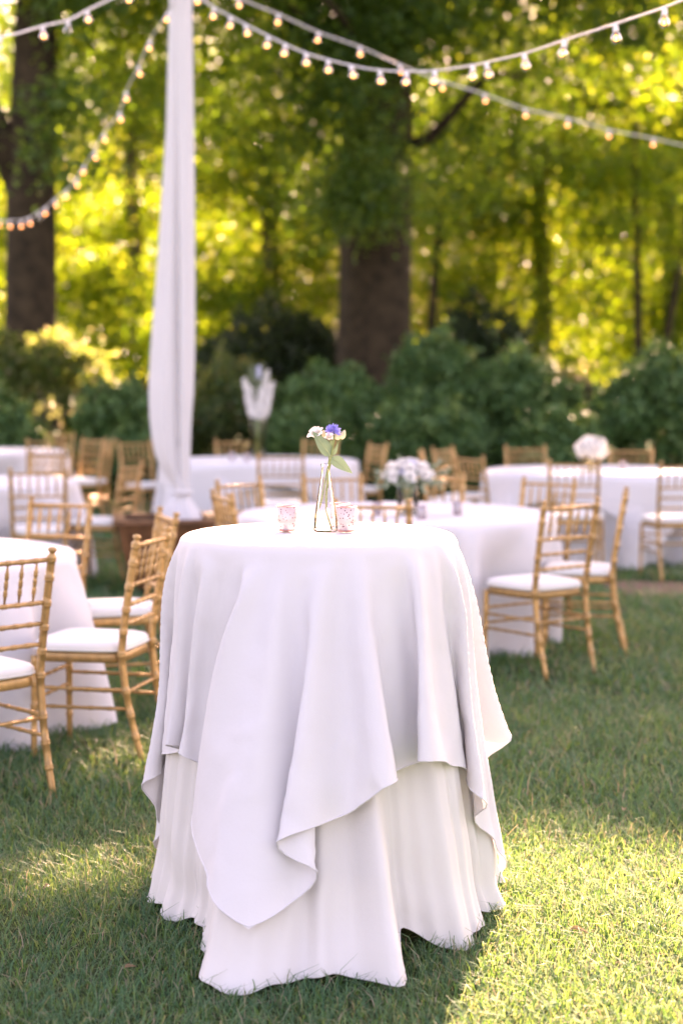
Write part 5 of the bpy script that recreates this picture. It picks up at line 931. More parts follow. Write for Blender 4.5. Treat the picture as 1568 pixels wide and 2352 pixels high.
      7,-19,-7,-3,3,7,13,7,-12,11,-8,-18,5,-5,9,6,0,0,-7,-3,-1,2,-4,4,-6,6,5,-2,4,4,2,-3,-9,6,1,-4,7,-19,-3,13,12,0,-1,-4,3,0,-9,2,1,9,-6,-2,-3,4,7,4,-10,-1,-7,12,2,-9,-7,-1,17,1,15,14,2,7,
      6,-4,-10,-6,0,-10,8,-12,7,-16,-5,-4,3,8,14,6,-15,13,-13,-16,2,1,9,14,-3,-8,-6,1,-1,0,-2,3,-1,4,-1,7,3,-2,-3,-7,6,0,3,-8,-15,5,19,4,-2,-5,1,2,-5,3,-3,11,-6,-3,-2,5,3,4,-15,-6,1,18,-3,
      -8,-4,8,11,-2,-20,11,19,17,9,6,4,-1,-6,-10,-1,-15,4,6,2,-22,-8,-2,4,7,13,8,-8,1,-15,-7,3,4,7,3,-2,-9,-2,2,0,-1,0,-1,4,1,4,5,-2,-8,5,-2,-2,3,-9,-13,21,10,-2,2,-3,0,-3,-2,-3,11,-3,-4,-2,
      5,5,1,-15,-1,7,9,-9,-6,2,13,-1,1,1,-29,2,11,17,14,12,12,0,1,-5,-7,3,-6,-15,9,5,-19,-10,-3,6,9,11,6,-1,-12,-10,-7,4,9,12,-6,-8,-4,0,5,-5,-1,1,8,-2,8,-3,-6,3,-2,1,2,3,-19,4,18,0,-1,-3,2,
      -2,-2,-3,10,-2,-6,1,4,4,-2,-16,4,11,2,-5,-5,7,8,-4,3,1,0,-29,0,0,5,16,16,11,15,5,-2,-6,-7,3,-2,-19,11,11,-22,-12,-1,7,8,10,2,1,-15,-8,-2,7,6,8,-9,-7,0,2,-1,-1,-1,3,4,1,2,1,-3,0,0,3,
      -10,-15,25,4,-1,2,-2,-1,-3,-5,11,0,-7,1,3,6,-6,-15,13,7,-6,-1,-4,12,3,-4,4,4,-7,-7,-28,1,-2,1,-2,9,18,16,12,11,-1,-6,-8,4,2,-18,2,14,-17,-14,-2,8,9,12,1,-7,-12,-6,2,9,0,5,-11,-2,2,0,
      -2,-2,5,5,7,-2,-5,-1,2,1,-2,-14,6,16,0,2,-4,1,-4,-8,13,0,-8,-1,6,6,-11,-7,16,2,-7,1,-1,10,-6,3,3,-1,-10,-6,-1,-27,-1,1,-2,1,0,1,13,19,18,10,1,-7,-10,6,5,-15,-4,14,-14,-15,1,6,8,14,1,
      -13,-9,-5,5,14,-3,-4,-8,1,0,-1,-4,4,7,2,1,-1,-7,6,-1,-4,-13,24,1,1,-1,-1,-5,-7,14,0,-9,0,9,4,-14,1,10,0,-5,-1,5,5,-2,6,-5,-8,-9,-4,1,0,-23,-3,-1,0,0,-1,1,-1,4,14,24,16,2,-5,-14,1,10,
      -3,-7,8,-13,-17,4,6,7,16,-5,-12,-10,-2,7,12,-5,-6,-1,1,-5,1,1,11,3,-4,-3,0,2,-1,-9,6,9,2,0,-3,-1,-11,14,1,-9,3,9,0,-13,5,7,1,-8,0,8,0,0,0,-6,-9,-6,0,4,1,4,16,-13,-14,-8,-3,3,-9,-2,2,0,
      7,18,25,6,-3,-11,-2,7,0,-1,2,-9,-19,6,5,6,15,-8,-9,-8,4,3,6,-5,-3,2,1,2,-14,25,-8,1,-5,2,-1,-2,-13,24,-2,-1,0,-3,-13,18,1,-10,5,6,-2,-10,8,5,-8,-3,6,7,-1,-1,-5,-9,-5,-2,5,4,4,6,3,30,
      -2,-4,-8,-13,-20,-1,-5,-5,0,0,2,10,27,17,-5,-13,-2,6,0,6,-2,-6,-20,9,4,5,13,-10,-6,-9,8,5,1,-11,0,1,1,9,-5,8,-8,0,4,-2,-12,21,-1,0,-3,-1,-11,16,0,-10,8,4,-4,-7,9,-2,-6,7,4,2,-4,-4,-7,
      -7,-1,2,7,5,5,2,-3,-5,31,1,0,-3,-1,-2,-6,-9,-11,-14,-9,-5,1,2,21,26,2,-16,-4,7,2,8,-2,-5,-21,11,2,-4,17,-3,-4,-12,3,5,7,3,2,1,0,0,-1,-1,-4,-4,-3,8,0,1,-3,2,-12,14,2,-11,9,2,-7,-1,8,-8,
      1,7,2,-1,-5,-8,-7,-1,4,4,7,4,2,-4,-5,-8,-6,35,-2,0,-1,-1,0,-3,-1,-1,-2,-7,-11,-16,-8,-8,6,31,13,-14,-9,5,5,7,2,-3,-23,12,8,-5,-4,-2,9,5,5,1,0,1,-2,0,0,2,0,0,-2,-2,-5,-1,-1,2,-6,10,0,
      -9,10,1,-8,4,3,-6,6,3,-1,-3,-7,-7,-2,4,4,6,5,-1,-5,-8,-6,-12,-5,-9,31,1,-1,1,-2,2,-2,1,-5,2,-2,0,1,-7,-11,-12,-15,10,27,-8,-13,1,8,7,4,1,-19,8,-5,6,7,6,4,-2,-2,0,-1,1,0,0,-1,0,0,2,1,3,
      -7,-6,2,3,-1,-1,3,0,-7,7,-1,-3,3,1,2,-6,-8,-5,3,6,6,3,-1,-6,-10,-10,-6,-11,-1,-2,6,24,2,1,3,0,-2,1,0,5,-6,1,0,-3,-1,0,0,-4,-9,-14,11,13,-17,-5,3,6,4,4,-13,8,8,5,-2,-2,1,1,-1,0,0,0,0,0,
      0,1,-1,-1,-2,7,-3,-6,0,0,0,1,-2,5,-2,0,2,3,-2,-12,-4,1,6,6,3,-3,-6,-14,-9,-9,-2,-2,8,8,9,7,20,1,1,-1,3,2,1,-1,-5,4,-1,-6,6,-2,5,-2,0,1,-1,-2,-12,13,-9,-6,-3,6,-5,6,9,6,-4,-2,0,0,0,1,
      -1,0,0,0,0,-1,0,1,-1,2,-4,7,-3,-5,0,0,3,0,-2,2,2,-1,-7,-10,2,5,8,2,-4,-11,-12,-11,-1,1,10,9,9,7,8,1,3,9,5,2,1,0,2,3,0,5,-2,-1,4,-7,6,-5,0,0,0,2,-1,4,-9,5,2,-4,-12,5,8,5,-6,1,1,-1,0,0,
      0,0,0,0,0,-1,1,0,-1,3,-2,1,-1,2,-1,-1,4,-4,0,-1,1,-5,-7,-2,9,4,1,-8,-9,-15,-3,2,10,9,10,6,2,5,-1,-3,5,-5,-13,7,8,8,7,-1,0,2,0,1,3,3,2,-8,-3,-2,-3,-1,1,4,2,6,-1,-16,8,0,8,3,-5,2,1,-1,0,
      0,0,0,0,0,-1,1,0,0,0,0,-2,2,-1,-1,3,4,0,-7,2,-1,2,-11,0,7,4,-2,-7,-14,-6,-2,12,9,10,2,4,-1,0,2,-6,1,-2,-6,3,-9,-4,3,4,-6,13,6,5,3,1,1,0,0,7,2,-4,0,-2,-4,-6,-2,-3,-1,19,-14,10,4,0,-1,0,
      0,1,-1,0,0,-1,1,0,2,-2,0,0,0,0,0,-1,1,0,-2,-1,2,2,-2,-3,-2,6,1,-4,-5,-12,-2,8,8,9,1,3,-3,3,-5,1,-3,-2,1,0,0,2,-3,15,-8,-11,-9,6,-9,3,2,7,3,1,4,5,2,3,9,1,1,0,0,-3,0,0,-12,8,5,0,-1,1,-1,
      0,0,0,0,0,0,0,0,-1,1,0,0,0,0,0,0,0,0,-1,2,0,-2,1,-1,1,-3,-8,-5,1,9,5,4,3,-5,1,-2,1,-3,2,-1,1,-1,-1,-1,0,0,0,28,1,0,-1,-6,-4,-7,-7,-9,-2,0,-3,2,3,7,-7,8,5,4,5,1,-5,1,3,3,2,0,0,-1,1,0,
      -1,1,0,0,0,0,0,0,0,0,0,0,0,-1,1,0,0,1,-1,-3,4,1,-1,-6,0,5,5,2,-2,1,-4,-3,3,-1,-1,-1,0,-3,-1,-3,0,2,3,2,2,4,20,4,3,2,-1,1,-2,1,-3,-2,-2,-3,-7,-9,-6,6,-4,0,1,2,5,14,0,-2,3,1,0,0,0,0,0,0,
      0,0,0,1,-1,0,0,0,0,0,0,0,0,0,0,0,0,0,1,-1,1,1,0,0,0,0,-8,5,-6,5,-3,0,-1,-2,0,-1,3,1,6,1,2,-3,1,-2,-2,-7,2,2,0,6,1,4,3,4,2,5,3,1,3,-3,0,-2,-4,-2,-3,-2,-3,8,1,3,0,0,0,0,0,0,0,0,0,0,-1,1,
      0,0,-1,1,0,0,0,0,0,0,0,0,0,0,-2,1,3,0,-1,-3,-3,6,-6,3,-4,2,-2,2,1,2,1,2,1,-3,0,-3,-1,-5,-2,-5,8,-6,-3,0,-1,2,1,1,1,3,0,3,4,4,4,1,1,3,0,1,-1,-6,0,1,1,0,0,-1,1,0,0,0,0,0,-1,1,0,0,0,0,0,
      0,0,-1,1,0,0,-1,1,0,0,1,-2,1,0,-2,4,-5,-3,2,1,2,0,3,-2,1,-4,-3,-7,-7,-3,-6,-6,-4,-4,-5,1,20,4,0,-1,0,2,-1,0,1,-1,0,-1,0,-1,1,0,3,0,-1,-3,-1,3,-8,5,2,-1,0,0,0,0,-1,1,0,0,0,0,0,0,-1,1,0,
      0,0,0,0,0,0,0,0,0,-1,0,1,0,0,0,-3,6,2,-1,-2,-4,-3,-6,-6,-5,-11,-6,-3,-2,-4,-1,0,0,1,1,0,20,0,1,0,-1,-2,-1,-1,-1,2,-1,1,0,1,0,1,1,1,1,2,0,-1,1,-2,0,0,0,0,0,0,0,0,0,0,0,0,0,-1,1,0,0,0,
      -1,1,0,0,-1,1,0,0,1,-1,0,0,3,-2,-2,-4,-7,-2,-2,-2,-3,-1,2,-3,8,1,1,-1,3,1,0,-2,-1,4,2,-5,-3,-2,-1,5,3,0,2,-2,-2,-2,-2,-2,0,-3,0,-1,2,4,4,6,8,7,6,0,0,-1,1,0,0,0,0,0,-1,1,0,0,0,0,0,0,0,
      0,0,0,0,0,0,0,0,0,1,-1,0,-11,-1,3,4,5,-1,0,1,0,0,2,0,0,4,0,3,-4,2,-2,2,3,-3,1,-25,4,4,10,-10,-1,1,-2,3,3,3,4,4,2,6,4,4,3,4,2,2,-1,0,-2,-1,0,1,0,0,-1,1,0,0,0,0,0,0,0,0,0,0,-1,1,0,0,0,0,
      0,0,0,0,0,1,-1,-2,-3,-10,-7,5,-6,-2,1,0,3,-1,0,2,1,1,5,0,-1,2,2,-1,6,-6,-15,6,6,-2,13,0,4,5,6,2,0,1,1,0,0,-1,-1,-5,0,2,1,0,0,0,-1,0,0,0,0,0,0,0,-1,1,0,0,0,0,0,0,0,0,0,0,0,-1,1,0,0,0,0,
      -1,2,-2,0,2,-1,-5,-13,0,-4,-5,-1,-3,-2,3,-3,0,3,-3,4,5,4,-6,7,-2,4,30,-4,-1,-2,0,0,-1,-4,-4,-2,-1,-2,-1,1,3,2,3,6,1,0,-1,0,0,0,-1,0,0,0,0,0,0,0,0,0,0,-1,0,1,0,0,0,0,0,0,0,0,0,0,0,0,-1,
      2,0,-5,1,0,-1,3,0,0,2,1,-3,-3,-4,-3,-1,-4,-3,-2,-1,-5,-1,5,-5,0,5,9,2,-8,3,-8,-4,3,1,2,1,4,4,5,4,-1,2,0,1,-2,1,0,2,3,2,-4,0,1,-1,0,0,0,-1,1,0,0,0,0,0,0,0,-1,1,0,0,0,0,0,0,0,0,1,-1,-1,
      -4,-1,0,7,2,-1,1,-6,-1,0,2,4,1,0,-4,-3,-5,-2,0,-3,2,1,-3,-5,11,-8,8,-11,3,13,-4,1,1,3,3,-1,-2,0,-1,2,3,-1,3,1,4,0,-3,-1,0,-2,-2,2,-1,1,0,0,0,0,-1,1,0,0,0,0,0,0,0,0,-1,1,0,0,0,-1,1,1,
      -5,-5,5,-2,-1,0,4,3,4,-3,-2,-5,-5,1,1,6,2,3,0,-3,-4,-6,-6,-2,-3,3,8,-8,11,5,-5,3,1,-1,-3,4,4,-1,2,3,0,-2,9,-4,1,-4,-1,-1,-7,3,1,1,-1,1,0,-1,1,0,0,0,0,0,0,0,0,0,0,0,0,0,0,0,0,-1,2,-1,1,
      -6,-3,-4,-6,-6,-2,0,2,6,5,6,4,2,-5,-4,-2,-1,-1,3,4,4,2,1,-2,-3,10,1,8,3,-4,0,1,-1,4,3,0,0,4,3,2,-2,0,-9,3,-3,1,-4,-10,13,-1,0,-1,0,-1,1,1,0,0,-1,1,0,0,0,0,0,0,0,0,-1,1,0,-1,0,1,0,2,-7,
      -8,13,-6,1,0,-5,-3,-6,-2,1,-1,4,3,4,4,-1,-1,-1,-4,-4,0,3,2,2,3,23,-3,-2,-2,12,-5,-2,6,0,6,-3,4,1,-6,-4,0,-2,1,0,-10,-13,6,18,-7,3,-1,8,-2,-4,1,-1,0,-1,1,0,0,0,0,0,-1,1,0,0,0,0,0,1,0,0,
      0,-4,-6,-4,-10,23,-6,-2,3,-1,1,-2,-6,-4,-1,2,2,-1,3,1,3,2,-1,-3,-5,-3,-2,-1,17,4,2,3,-6,9,9,-2,5,-2,1,-6,-8,-2,0,0,-2,-12,-19,7,21,3,-5,3,1,0,0,5,2,-10,2,1,1,0,0,0,0,0,0,0,0,0,0,0,0,0,
      0,0,3,-2,-5,-11,5,-1,-21,31,0,0,0,-3,-7,4,3,-3,-7,-3,-1,1,2,-1,-2,4,5,0,2,1,-1,26,5,2,3,2,-1,1,1,-10,-3,-7,-1,6,0,-5,-15,-21,4,25,10,-5,-7,1,8,-2,5,-3,-1,4,6,-3,-2,-1,0,0,0,0,0,0,1,-1,
      0,0,0,0,1,1,2,-4,-9,-13,23,2,0,-12,-23,25,-5,-2,7,4,-7,1,-1,2,3,1,-14,2,2,1,-4,-2,2,-1,3,3,40,-3,1,0,-3,-4,-4,-4,2,-3,3,-2,-11,-14,-21,2,23,16,3,-10,-3,5,6,-3,5,-1,-2,0,0,4,-1,0,0,1,0,
      0,0,0,0,-1,1,0,0,1,0,1,0,-4,-10,-11,4,-8,17,12,3,-12,-25,25,2,-9,5,3,0,1,-1,-3,-2,11,-3,-7,-9,4,1,-3,0,-4,2,36,-3,-1,-5,1,4,-9,1,1,-7,-13,-18,-11,-3,20,18,13,-7,-13,4,4,7,0,0,0,0,-1,
      -1,-1,0,4,3,1,-2,-1,0,1,-1,1,0,0,-1,1,0,1,-2,-5,-9,-6,5,-1,-7,-5,11,20,-4,6,-28,1,12,-1,5,1,-1,2,1,1,-5,-2,5,9,-2,-7,-9,-1,2,-6,37,-1,-2,-3,-6,-2,-1,-12,-17,-11,-9,0,10,22,15,2,-12,-4,
      4,4,5,-1,-1,3,-1,0,-3,1,2,-1,-8,4,5,4,1,-1,0,1,-2,1,1,1,-2,-1,-4,-5,-12,-1,5,9,-3,-4,-13,1,3,27,-20,17,-5,-10,1,2,0,3,2,-3,0,6,3,-1,-6,-2,5,11,1,-18,1,28,-3,-1,0,-8,-16,-14,-12,-8,3,9,
      19,17,5,-3,-8,-3,4,5,5,-2,1,0,0,1,-5,5,0,1,-22,14,0,-4,2,4,4,2,2,1,-2,-1,-3,-2,-5,-9,10,2,-10,0,-6,19,-5,-5,-20,12,2,19,-20,11,7,-12,3,0,1,1,4,1,-2,-2,2,6,0,1,-7,-1,17,0,25,-3,-15,-17,
      -11,-10,-6,6,11,10,18,10,2,-8,-6,-2,6,3,6,-3,4,0,0,0,-5,4,-1,0,-25,14,-1,5,0,2,2,-10,-2,-2,1,1,-2,1,-1,6,-8,-6,19,2,-14,0,-9,25,-4,-6,-20,7,8,14,-18,-5,22,-10,1,3,0,0,1,1,2,-1,0,2,1,6,
      0,-7,0,-3,-16,-10,-9,3,1,12,8,16,14,4,-4,-9,1,-1,5,2,6,-3,4,-2,0,1,-4,0,2,1,-16,-4,10,5,-4,1,0,0,-3,-3,2,-3,8,-11,2,0,1,-4,-5,4,13,-3,-12,-1,-6,26,-3,-9,-15,11,3,13,-11,-18,15,2,-8,1,
      9,1,2,0,0,2,0,-2,3,1,8,2,-34,-1,3,2,4,8,10,18,6,1,-4,-3,1,-5,3,6,5,-2,2,-1,3,-3,-4,-1,4,0,-10,-19,18,5,-2,-2,6,-3,-1,2,-10,-2,7,0,-8,2,0,2,-4,-4,0,10,10,-7,-9,-9,3,21,-2,-12,-8,9,1,10,
      -9,-20,9,14,-5,-10,5,5,5,2,-1,2,0,1,1,0,0,-32,1,3,9,6,18,11,4,-5,-5,-3,-3,3,4,5,2,-2,4,0,4,-8,1,-3,3,1,-5,-30,17,9,4,-6,2,2,-1,-2,-10,3,2,4,-1,-6,1,-2,3,0,-4,-7,7,12,3,-10,0,-17,9,20,
      -2,-19,1,5,4,8,-2,-18,0,13,-1,-13,-3,3,10,1,4,3,-3,1,3,0,-28,2,10,13,14,6,0,-6,-2,-1,-4,7,-2,7,2,2,1,0,1,-8,4,-7,4,2,-1,-27,5,13,4,-3,5,1,-4,0,-5,-3,1,-1,3,0,-5,-6,6,2,5,-8,-7,-1,11,8,
      -2,-5,-1,-18,15,17,-2,-21,7,2,4,3,-5,-17,4,12,12,-8,-17,-2,6,1,4,2,5,-2,0,-19,14,11,10,-2,-1,0,-4,-1,-5,11,-3,6,-1,4,-1,4,-1,-5,0,-5,3,2,0,-23,-10,20,7,2,0,-1,-2,-8,5,-4,-2,3,0,2,-2,
      -4,0,-2,0,5,3,-3,-12,5,13,1,-8,1,-2,-20,19,13,-1,-19,8,1,4,4,-5,-17,3,5,14,2,-17,-4,-4,9,-1,0,5,7,1,11,6,-2,-3,1,-6,-4,0,9,1,2,1,3,1,0,-1,-5,1,-2,-2,1,4,-15,-18,15,10,-2,7,-1,-2,-1,-5,
      3,-5,-2,1,-1,-2,3,-1,0,0,-3,4,4,-8,-4,-6,12,12,-8,-2,2,-3,-17,21,8,-3,-15,9,-1,4,4,-9,-13,2,1,18,5,-8,4,-12,-7,3,-5,3,15,3,-4,-7,8,-6,-6,4,8,1,-3,5,1,3,-1,0,-4,-1,-4,-3,5,4,-9,-29,12,
      12,6,7,-4,0,4,-11,0,-1,-4,5,-2,-3,2,-1,-1,0,-1,-4,5,2,-4,5,-15,4,12,6,-6,-2,1,-6,-12,21,7,-5,-11,9,-6,7,4,-11,-10,0,1,13,8,-10,-2,22,-6,-12,-17,19,-8,-4,0,0,-5,6,6,1,1,2,2,2,1,-2,-2,
      -5,-4,1,3,2,-2,-30,6,9,10,-2,7,0,5,-12,-6,6,-3,-3,3,0,-3,1,-1,0,-2,3,-5,3,3,6,-7,-2,-11,11,8,-6,1,0,1,-9,-1,13,8,-3,-12,9,-8,8,4,-12,-11,-1,3,6,8,-2,-15,22,14,0,7,0,-1,3,-2,1,7,2,-1,1,
      3,-1,3,-4,3,-9,-4,4,0,5,-1,-25,-3,5,13,4,6,-4,3,-3,-8,-2,4,-3,-4,6,-1,-4,0,1,0,0,0,-1,1,3,-3,-4,7,-15,3,13,-2,1,-1,-1,0,-15,8,13,2,2,-9,6,-7,6,3,-9,-10,-2,4,7,8,-6,-22,20,11,7,1,1,-1,
      -1,11,-1,1,1,1,2,3,-5,-1,-11,-1,6,0,3,0,-16,-14,5,9,10,-3,10,-2,2,-10,-5,0,4,-4,-2,1,-1,1,-1,1,3,-9,7,0,0,0,7,-7,3,1,-17,10,11,-9,4,-2,1,-2,-14,10,13,-3,2,-5,4,-3,3,5,-11,-19,6,1,5,13,
      -7,-21,10,8,-1,1,5,4,-4,4,0,1,3,2,-8,3,-10,-1,8,-2,3,0,-10,-22,7,3,14,0,12,-10,5,-1,-8,-5,2,2,-4,3,1,-2,0,-3,1,0,-7,7,0,1,1,0,-5,4,3,-16,3,11,-2,0,2,0,1,-2,-14,13,12,-2,0,-4,0,1,-1,4,
      0,-27,4,2,5,9,1,-19,8,2,3,2,-2,5,0,3,2,-1,-7,0,-8,5,4,-4,5,-1,-4,-26,5,-1,11,11,-5,6,5,2,-11,-5,-6,8,0,-6,2,2,0,-1,-3,0,5,-4,1,1,-1,0,2,8,-9,2,1,-17,9,8,-5,4,-3,1,1,-4,-10,16,7,-1,-3,
      -1,-2,4,0,2,-7,-19,2,2,8,5,11,12,1,3,0,3,0,2,0,-1,-4,1,-4,-1,1,0,5,-1,-3,-24,2,-4,6,14,2,2,3,1,-1,-9,-6,1,1,2,-6,6,1,-2,0,-3,0,3,-3,1,1,0,0,0,7,-13,8,8,-8,-12,11,-1,0,1,0,0,0,-8,1,13,
      3,1,-3,-4,0,5,-1,8,-13,-19,-6,9,5,7,12,4,2,-1,1,3,4,-9,0,0,-6,5,-2,4,1,-1,-2,-16,-12,2,3,8,9,-1,13,-5,-1,-6,-5,-4,2,6,-3,-6,3,-2,4,-1,-3,0,11,-8,-6,3,1,0,0,1,-3,4,2,-10,8,-5,3,0,6,-3,
      -1,0,0,-17,11,16,-2,-1,1,-3,-3,6,0,10,-15,-11,-16,8,0,17,0,0,3,4,-1,-6,6,-8,-2,2,-6,8,-1,1,-1,-12,-20,11,-5,5,16,-2,-1,8,0,5,-14,-6,-4,7,3,-2,-6,4,0,-6,7,-4,1,2,-2,-1,1,1,-1,1,0,0,1,2,
      0,-1,-11,10,-2,0,5,-3,1,-1,-1,-16,14,15,-2,-3,-3,0,-3,7,-1,10,-14,-10,-16,8,17,1,3,4,-4,-2,1,-6,7,-8,-2,6,0,0,-1,-8,-22,5,-3,2,13,7,3,10,-10,2,-5,-5,-6,-4,8,5,-5,3,-3,1,-1,1,-2,-1,2,
      -1,-10,9,-3,2,2,0,10,-9,1,5,-11,10,-9,2,0,2,1,-1,1,0,-5,-10,15,11,-1,-4,-7,4,-1,6,1,8,-15,-11,-17,17,2,2,-1,1,0,-6,3,-7,1,6,2,-3,0,-2,-30,-4,11,-2,5,15,0,-2,6,6,1,-13,-6,-5,6,4,-2,-2,
      2,-1,0,-1,1,0,1,-2,-1,-11,9,1,0,0,1,7,-13,8,0,-8,7,-1,3,-5,1,6,-5,1,0,0,-13,2,15,7,0,-1,-12,4,1,5,0,9,-13,-10,18,6,-1,0,-3,-2,-1,-4,-3,8,0,-2,1,-2,-26,-1,16,-14,0,12,7,0,14,-7,0,-6,-3,
      -10,4,1,8,-2,-5,-1,0,0,3,-2,-1,1,0,0,-2,0,1,-1,1,0,0,-3,5,8,-8,1,-4,-2,7,-5,3,0,1,-1,-1,0,-19,13,13,4,0,-1,-15,8,-1,7,0,8,-9,26,-3,-2,-1,-2,-2,-2,-2,5,2,-3,1,-2,-18,-1,-3,-5,4,2,17,-2,
      0,6,7,0,-11,-8,0,-5,6,2,1,-5,3,0,-2,0,0,-3,2,2,0,-3,-4,1,-2,5,1,0,0,1,3,4,-11,4,-4,4,-1,-2,11,-2,-7,2,-1,0,-20,17,12,0,1,0,-16,7,-1,8,4,-3,26,-6,6,-9,-1,-2,-3,5,4,-3,0,-2,-15,-6,-5,8,
      -7,0,12,8,3,12,-11,1,-4,-4,-6,-3,-1,12,0,0,-6,1,1,0,-5,4,0,-2,1,0,-6,4,1,-1,0,0,1,10,-9,1,8,-6,-1,-3,-6,11,-6,0,1,3,-2,1,-1,-6,-10,17,11,-1,-2,0,-15,6,1,8,12,20,6,-11,1,-1,-4,5,1,-1,1,
      -2,-10,-6,-2,-15,6,3,0,20,0,-3,9,5,-5,-11,0,-6,-3,6,5,3,-3,-4,1,-6,5,-3,1,4,-1,-1,10,-12,-11,11,-4,1,2,0,7,-13,9,1,-10,11,-3,-5,4,4,-5,4,5,-7,1,0,-1,-13,-1,18,7,0,-6,0,-10,7,2,10,24,
      -7,0,-3,-3,6,1,0,-3,-2,-6,-8,-3,-13,13,-7,2,11,8,0,17,-12,2,-2,-4,-8,-7,5,4,3,1,-1,-4,2,1,-6,5,-4,4,-2,2,-4,0,-2,0,2,-9,10,-2,2,-4,4,3,3,-10,6,-3,-6,11,-8,2,5,-1,-2,0,1,0,-19,6,20,1,2,
      -2,-5,-7,6,9,],
     [173,15,12,11,10,14,18,25,25,14,11,10,17,21,11,10,8,6,0,6,13,17,15,18,18,6,4,-2,-2,-4,1,0,1,7,1,6,6,10,0,1,2,5,0,-5,-13,-15,-15,-10,-2,-7,-8,-8,-9,-6,-1,-8,-9,-7,-9,-11,-12,-16,-17,-19,
      -18,-19,-19,-16,-16,-15,-12,-13,-14,-14,-18,-19,-21,14,3,3,1,0,-3,-5,-7,1,12,2,2,-6,-4,8,-2,4,1,2,-3,-4,-2,2,-1,0,6,0,1,0,1,-1,0,0,-4,3,0,-1,0,2,-1,1,0,-1,-1,-1,-1,3,1,-5,4,0,-1,1,2,
      -3,0,1,-1,-1,0,-3,-1,-1,0,0,0,2,0,0,2,0,-1,0,-3,-2,-1,0,13,2,2,2,3,-1,-1,-4,-8,-5,8,9,2,-7,1,4,1,2,3,-1,-3,-4,0,0,0,3,2,2,1,-1,-2,2,-1,1,0,-1,0,-1,2,0,0,-1,0,-2,-1,0,2,0,3,-3,0,1,0,0,
      0,0,0,-1,-1,-2,-2,0,-1,0,-1,2,1,0,2,1,-1,-1,-2,-3,0,-1,0,12,1,2,3,1,3,-1,-3,-4,-2,2,0,4,3,-7,8,-1,2,2,1,-3,-2,-3,0,-1,2,4,3,-1,0,1,-1,0,-1,0,1,-1,0,0,1,-1,0,-1,-2,1,1,1,0,0,0,-1,1,0,1,
      -1,0,-1,0,-2,-3,0,-1,0,0,1,0,1,1,2,-1,-1,-2,-2,-1,-2,0,0,12,1,1,0,5,2,0,1,-3,-4,-4,1,4,-1,2,-1,5,0,2,2,0,-4,-3,0,-1,1,4,1,2,1,-1,-2,1,1,-1,-2,1,0,1,0,1,0,-2,-1,-2,3,-1,3,0,-3,1,-1,3,0,
      -1,-1,0,-2,-1,-2,-1,-1,1,0,0,3,0,2,-1,0,-3,-2,-2,-1,1,-1,1,12,0,-1,5,-3,5,2,1,1,-4,-3,-4,3,6,-1,-4,3,4,0,3,-1,-1,-2,-3,0,0,3,2,2,-1,1,0,0,-1,1,-1,0,-2,2,1,0,-1,-1,-3,3,0,-1,3,-1,0,-1,
      0,2,-1,-1,1,-1,-3,-3,0,0,0,-1,1,4,-1,1,1,-1,-3,-2,-1,-2,1,-1,2,0,16,-2,2,-4,5,-3,6,0,1,0,-4,-1,-5,5,2,0,-3,4,4,0,2,0,-3,-1,-3,0,0,5,1,2,-1,0,0,-1,0,0,0,0,0,1,0,-1,-1,0,-1,0,3,0,-2,0,0,
      2,0,-1,0,-1,-3,-2,0,-1,-1,1,0,4,-2,2,1,-1,-3,-2,-2,-1,1,-1,1,1,3,11,1,1,-1,1,3,-4,8,-1,3,-1,-4,-3,-3,7,0,-2,1,4,3,2,-3,0,-4,0,-1,0,3,4,1,-1,-1,1,0,0,0,-1,-1,-1,3,0,-1,-2,-2,2,1,3,-2,0,
      -1,2,0,0,-3,-1,1,-3,-1,-1,0,0,-1,3,0,2,1,-1,-3,-1,-3,0,-1,0,1,2,1,1,16,-2,-3,7,-6,1,5,-4,7,-1,1,-1,-3,-2,-5,9,0,-4,3,4,2,3,-3,-3,-2,-1,0,2,2,3,0,0,-1,0,0,0,0,0,1,-2,1,-1,-1,1,-1,3,-1,
      0,-2,2,0,1,-1,-1,1,-5,-1,-1,-1,0,0,3,2,0,1,-1,-2,-2,-3,0,-1,1,0,1,2,1,-1,16,0,0,-5,6,-5,0,5,-3,6,1,0,-1,-5,1,-4,7,-1,-3,4,4,3,0,-2,-3,-3,0,1,3,2,1,0,-1,1,0,0,-1,0,0,0,1,-2,-1,1,0,0,2,
      -3,2,-1,1,1,-3,2,-3,-2,-1,-1,0,0,2,1,1,1,-1,-2,-2,-3,0,0,0,1,0,3,0,1,0,16,0,-1,0,-2,5,-2,-5,7,-1,4,0,0,-1,-5,-2,-2,7,0,-1,4,2,1,1,-3,-2,-3,1,3,3,2,-1,0,-1,0,1,-1,0,0,-2,2,-1,-1,0,1,2,
      -1,0,-1,1,1,-1,0,-1,-4,-2,-1,0,1,1,2,1,0,0,-1,-4,-2,0,-1,0,2,-1,5,0,0,1,-1,17,0,0,-2,-2,0,3,2,-5,0,4,4,0,0,-1,-4,-2,-1,3,-2,4,5,2,-1,1,-6,1,-3,2,4,2,1,-2,1,-1,0,1,-1,0,0,0,-2,-1,1,1,0,
      1,-1,1,-1,1,0,0,-3,-2,-1,0,-1,0,3,1,1,0,-3,-3,-1,-1,-1,2,0,0,4,-1,0,2,-2,-1,16,1,0,1,-1,-4,-1,1,3,1,-6,6,4,1,-1,-2,-4,-1,1,1,-1,5,4,1,-2,2,-7,1,1,2,3,0,0,-1,1,0,-1,0,0,1,-1,-2,1,0,1,1,
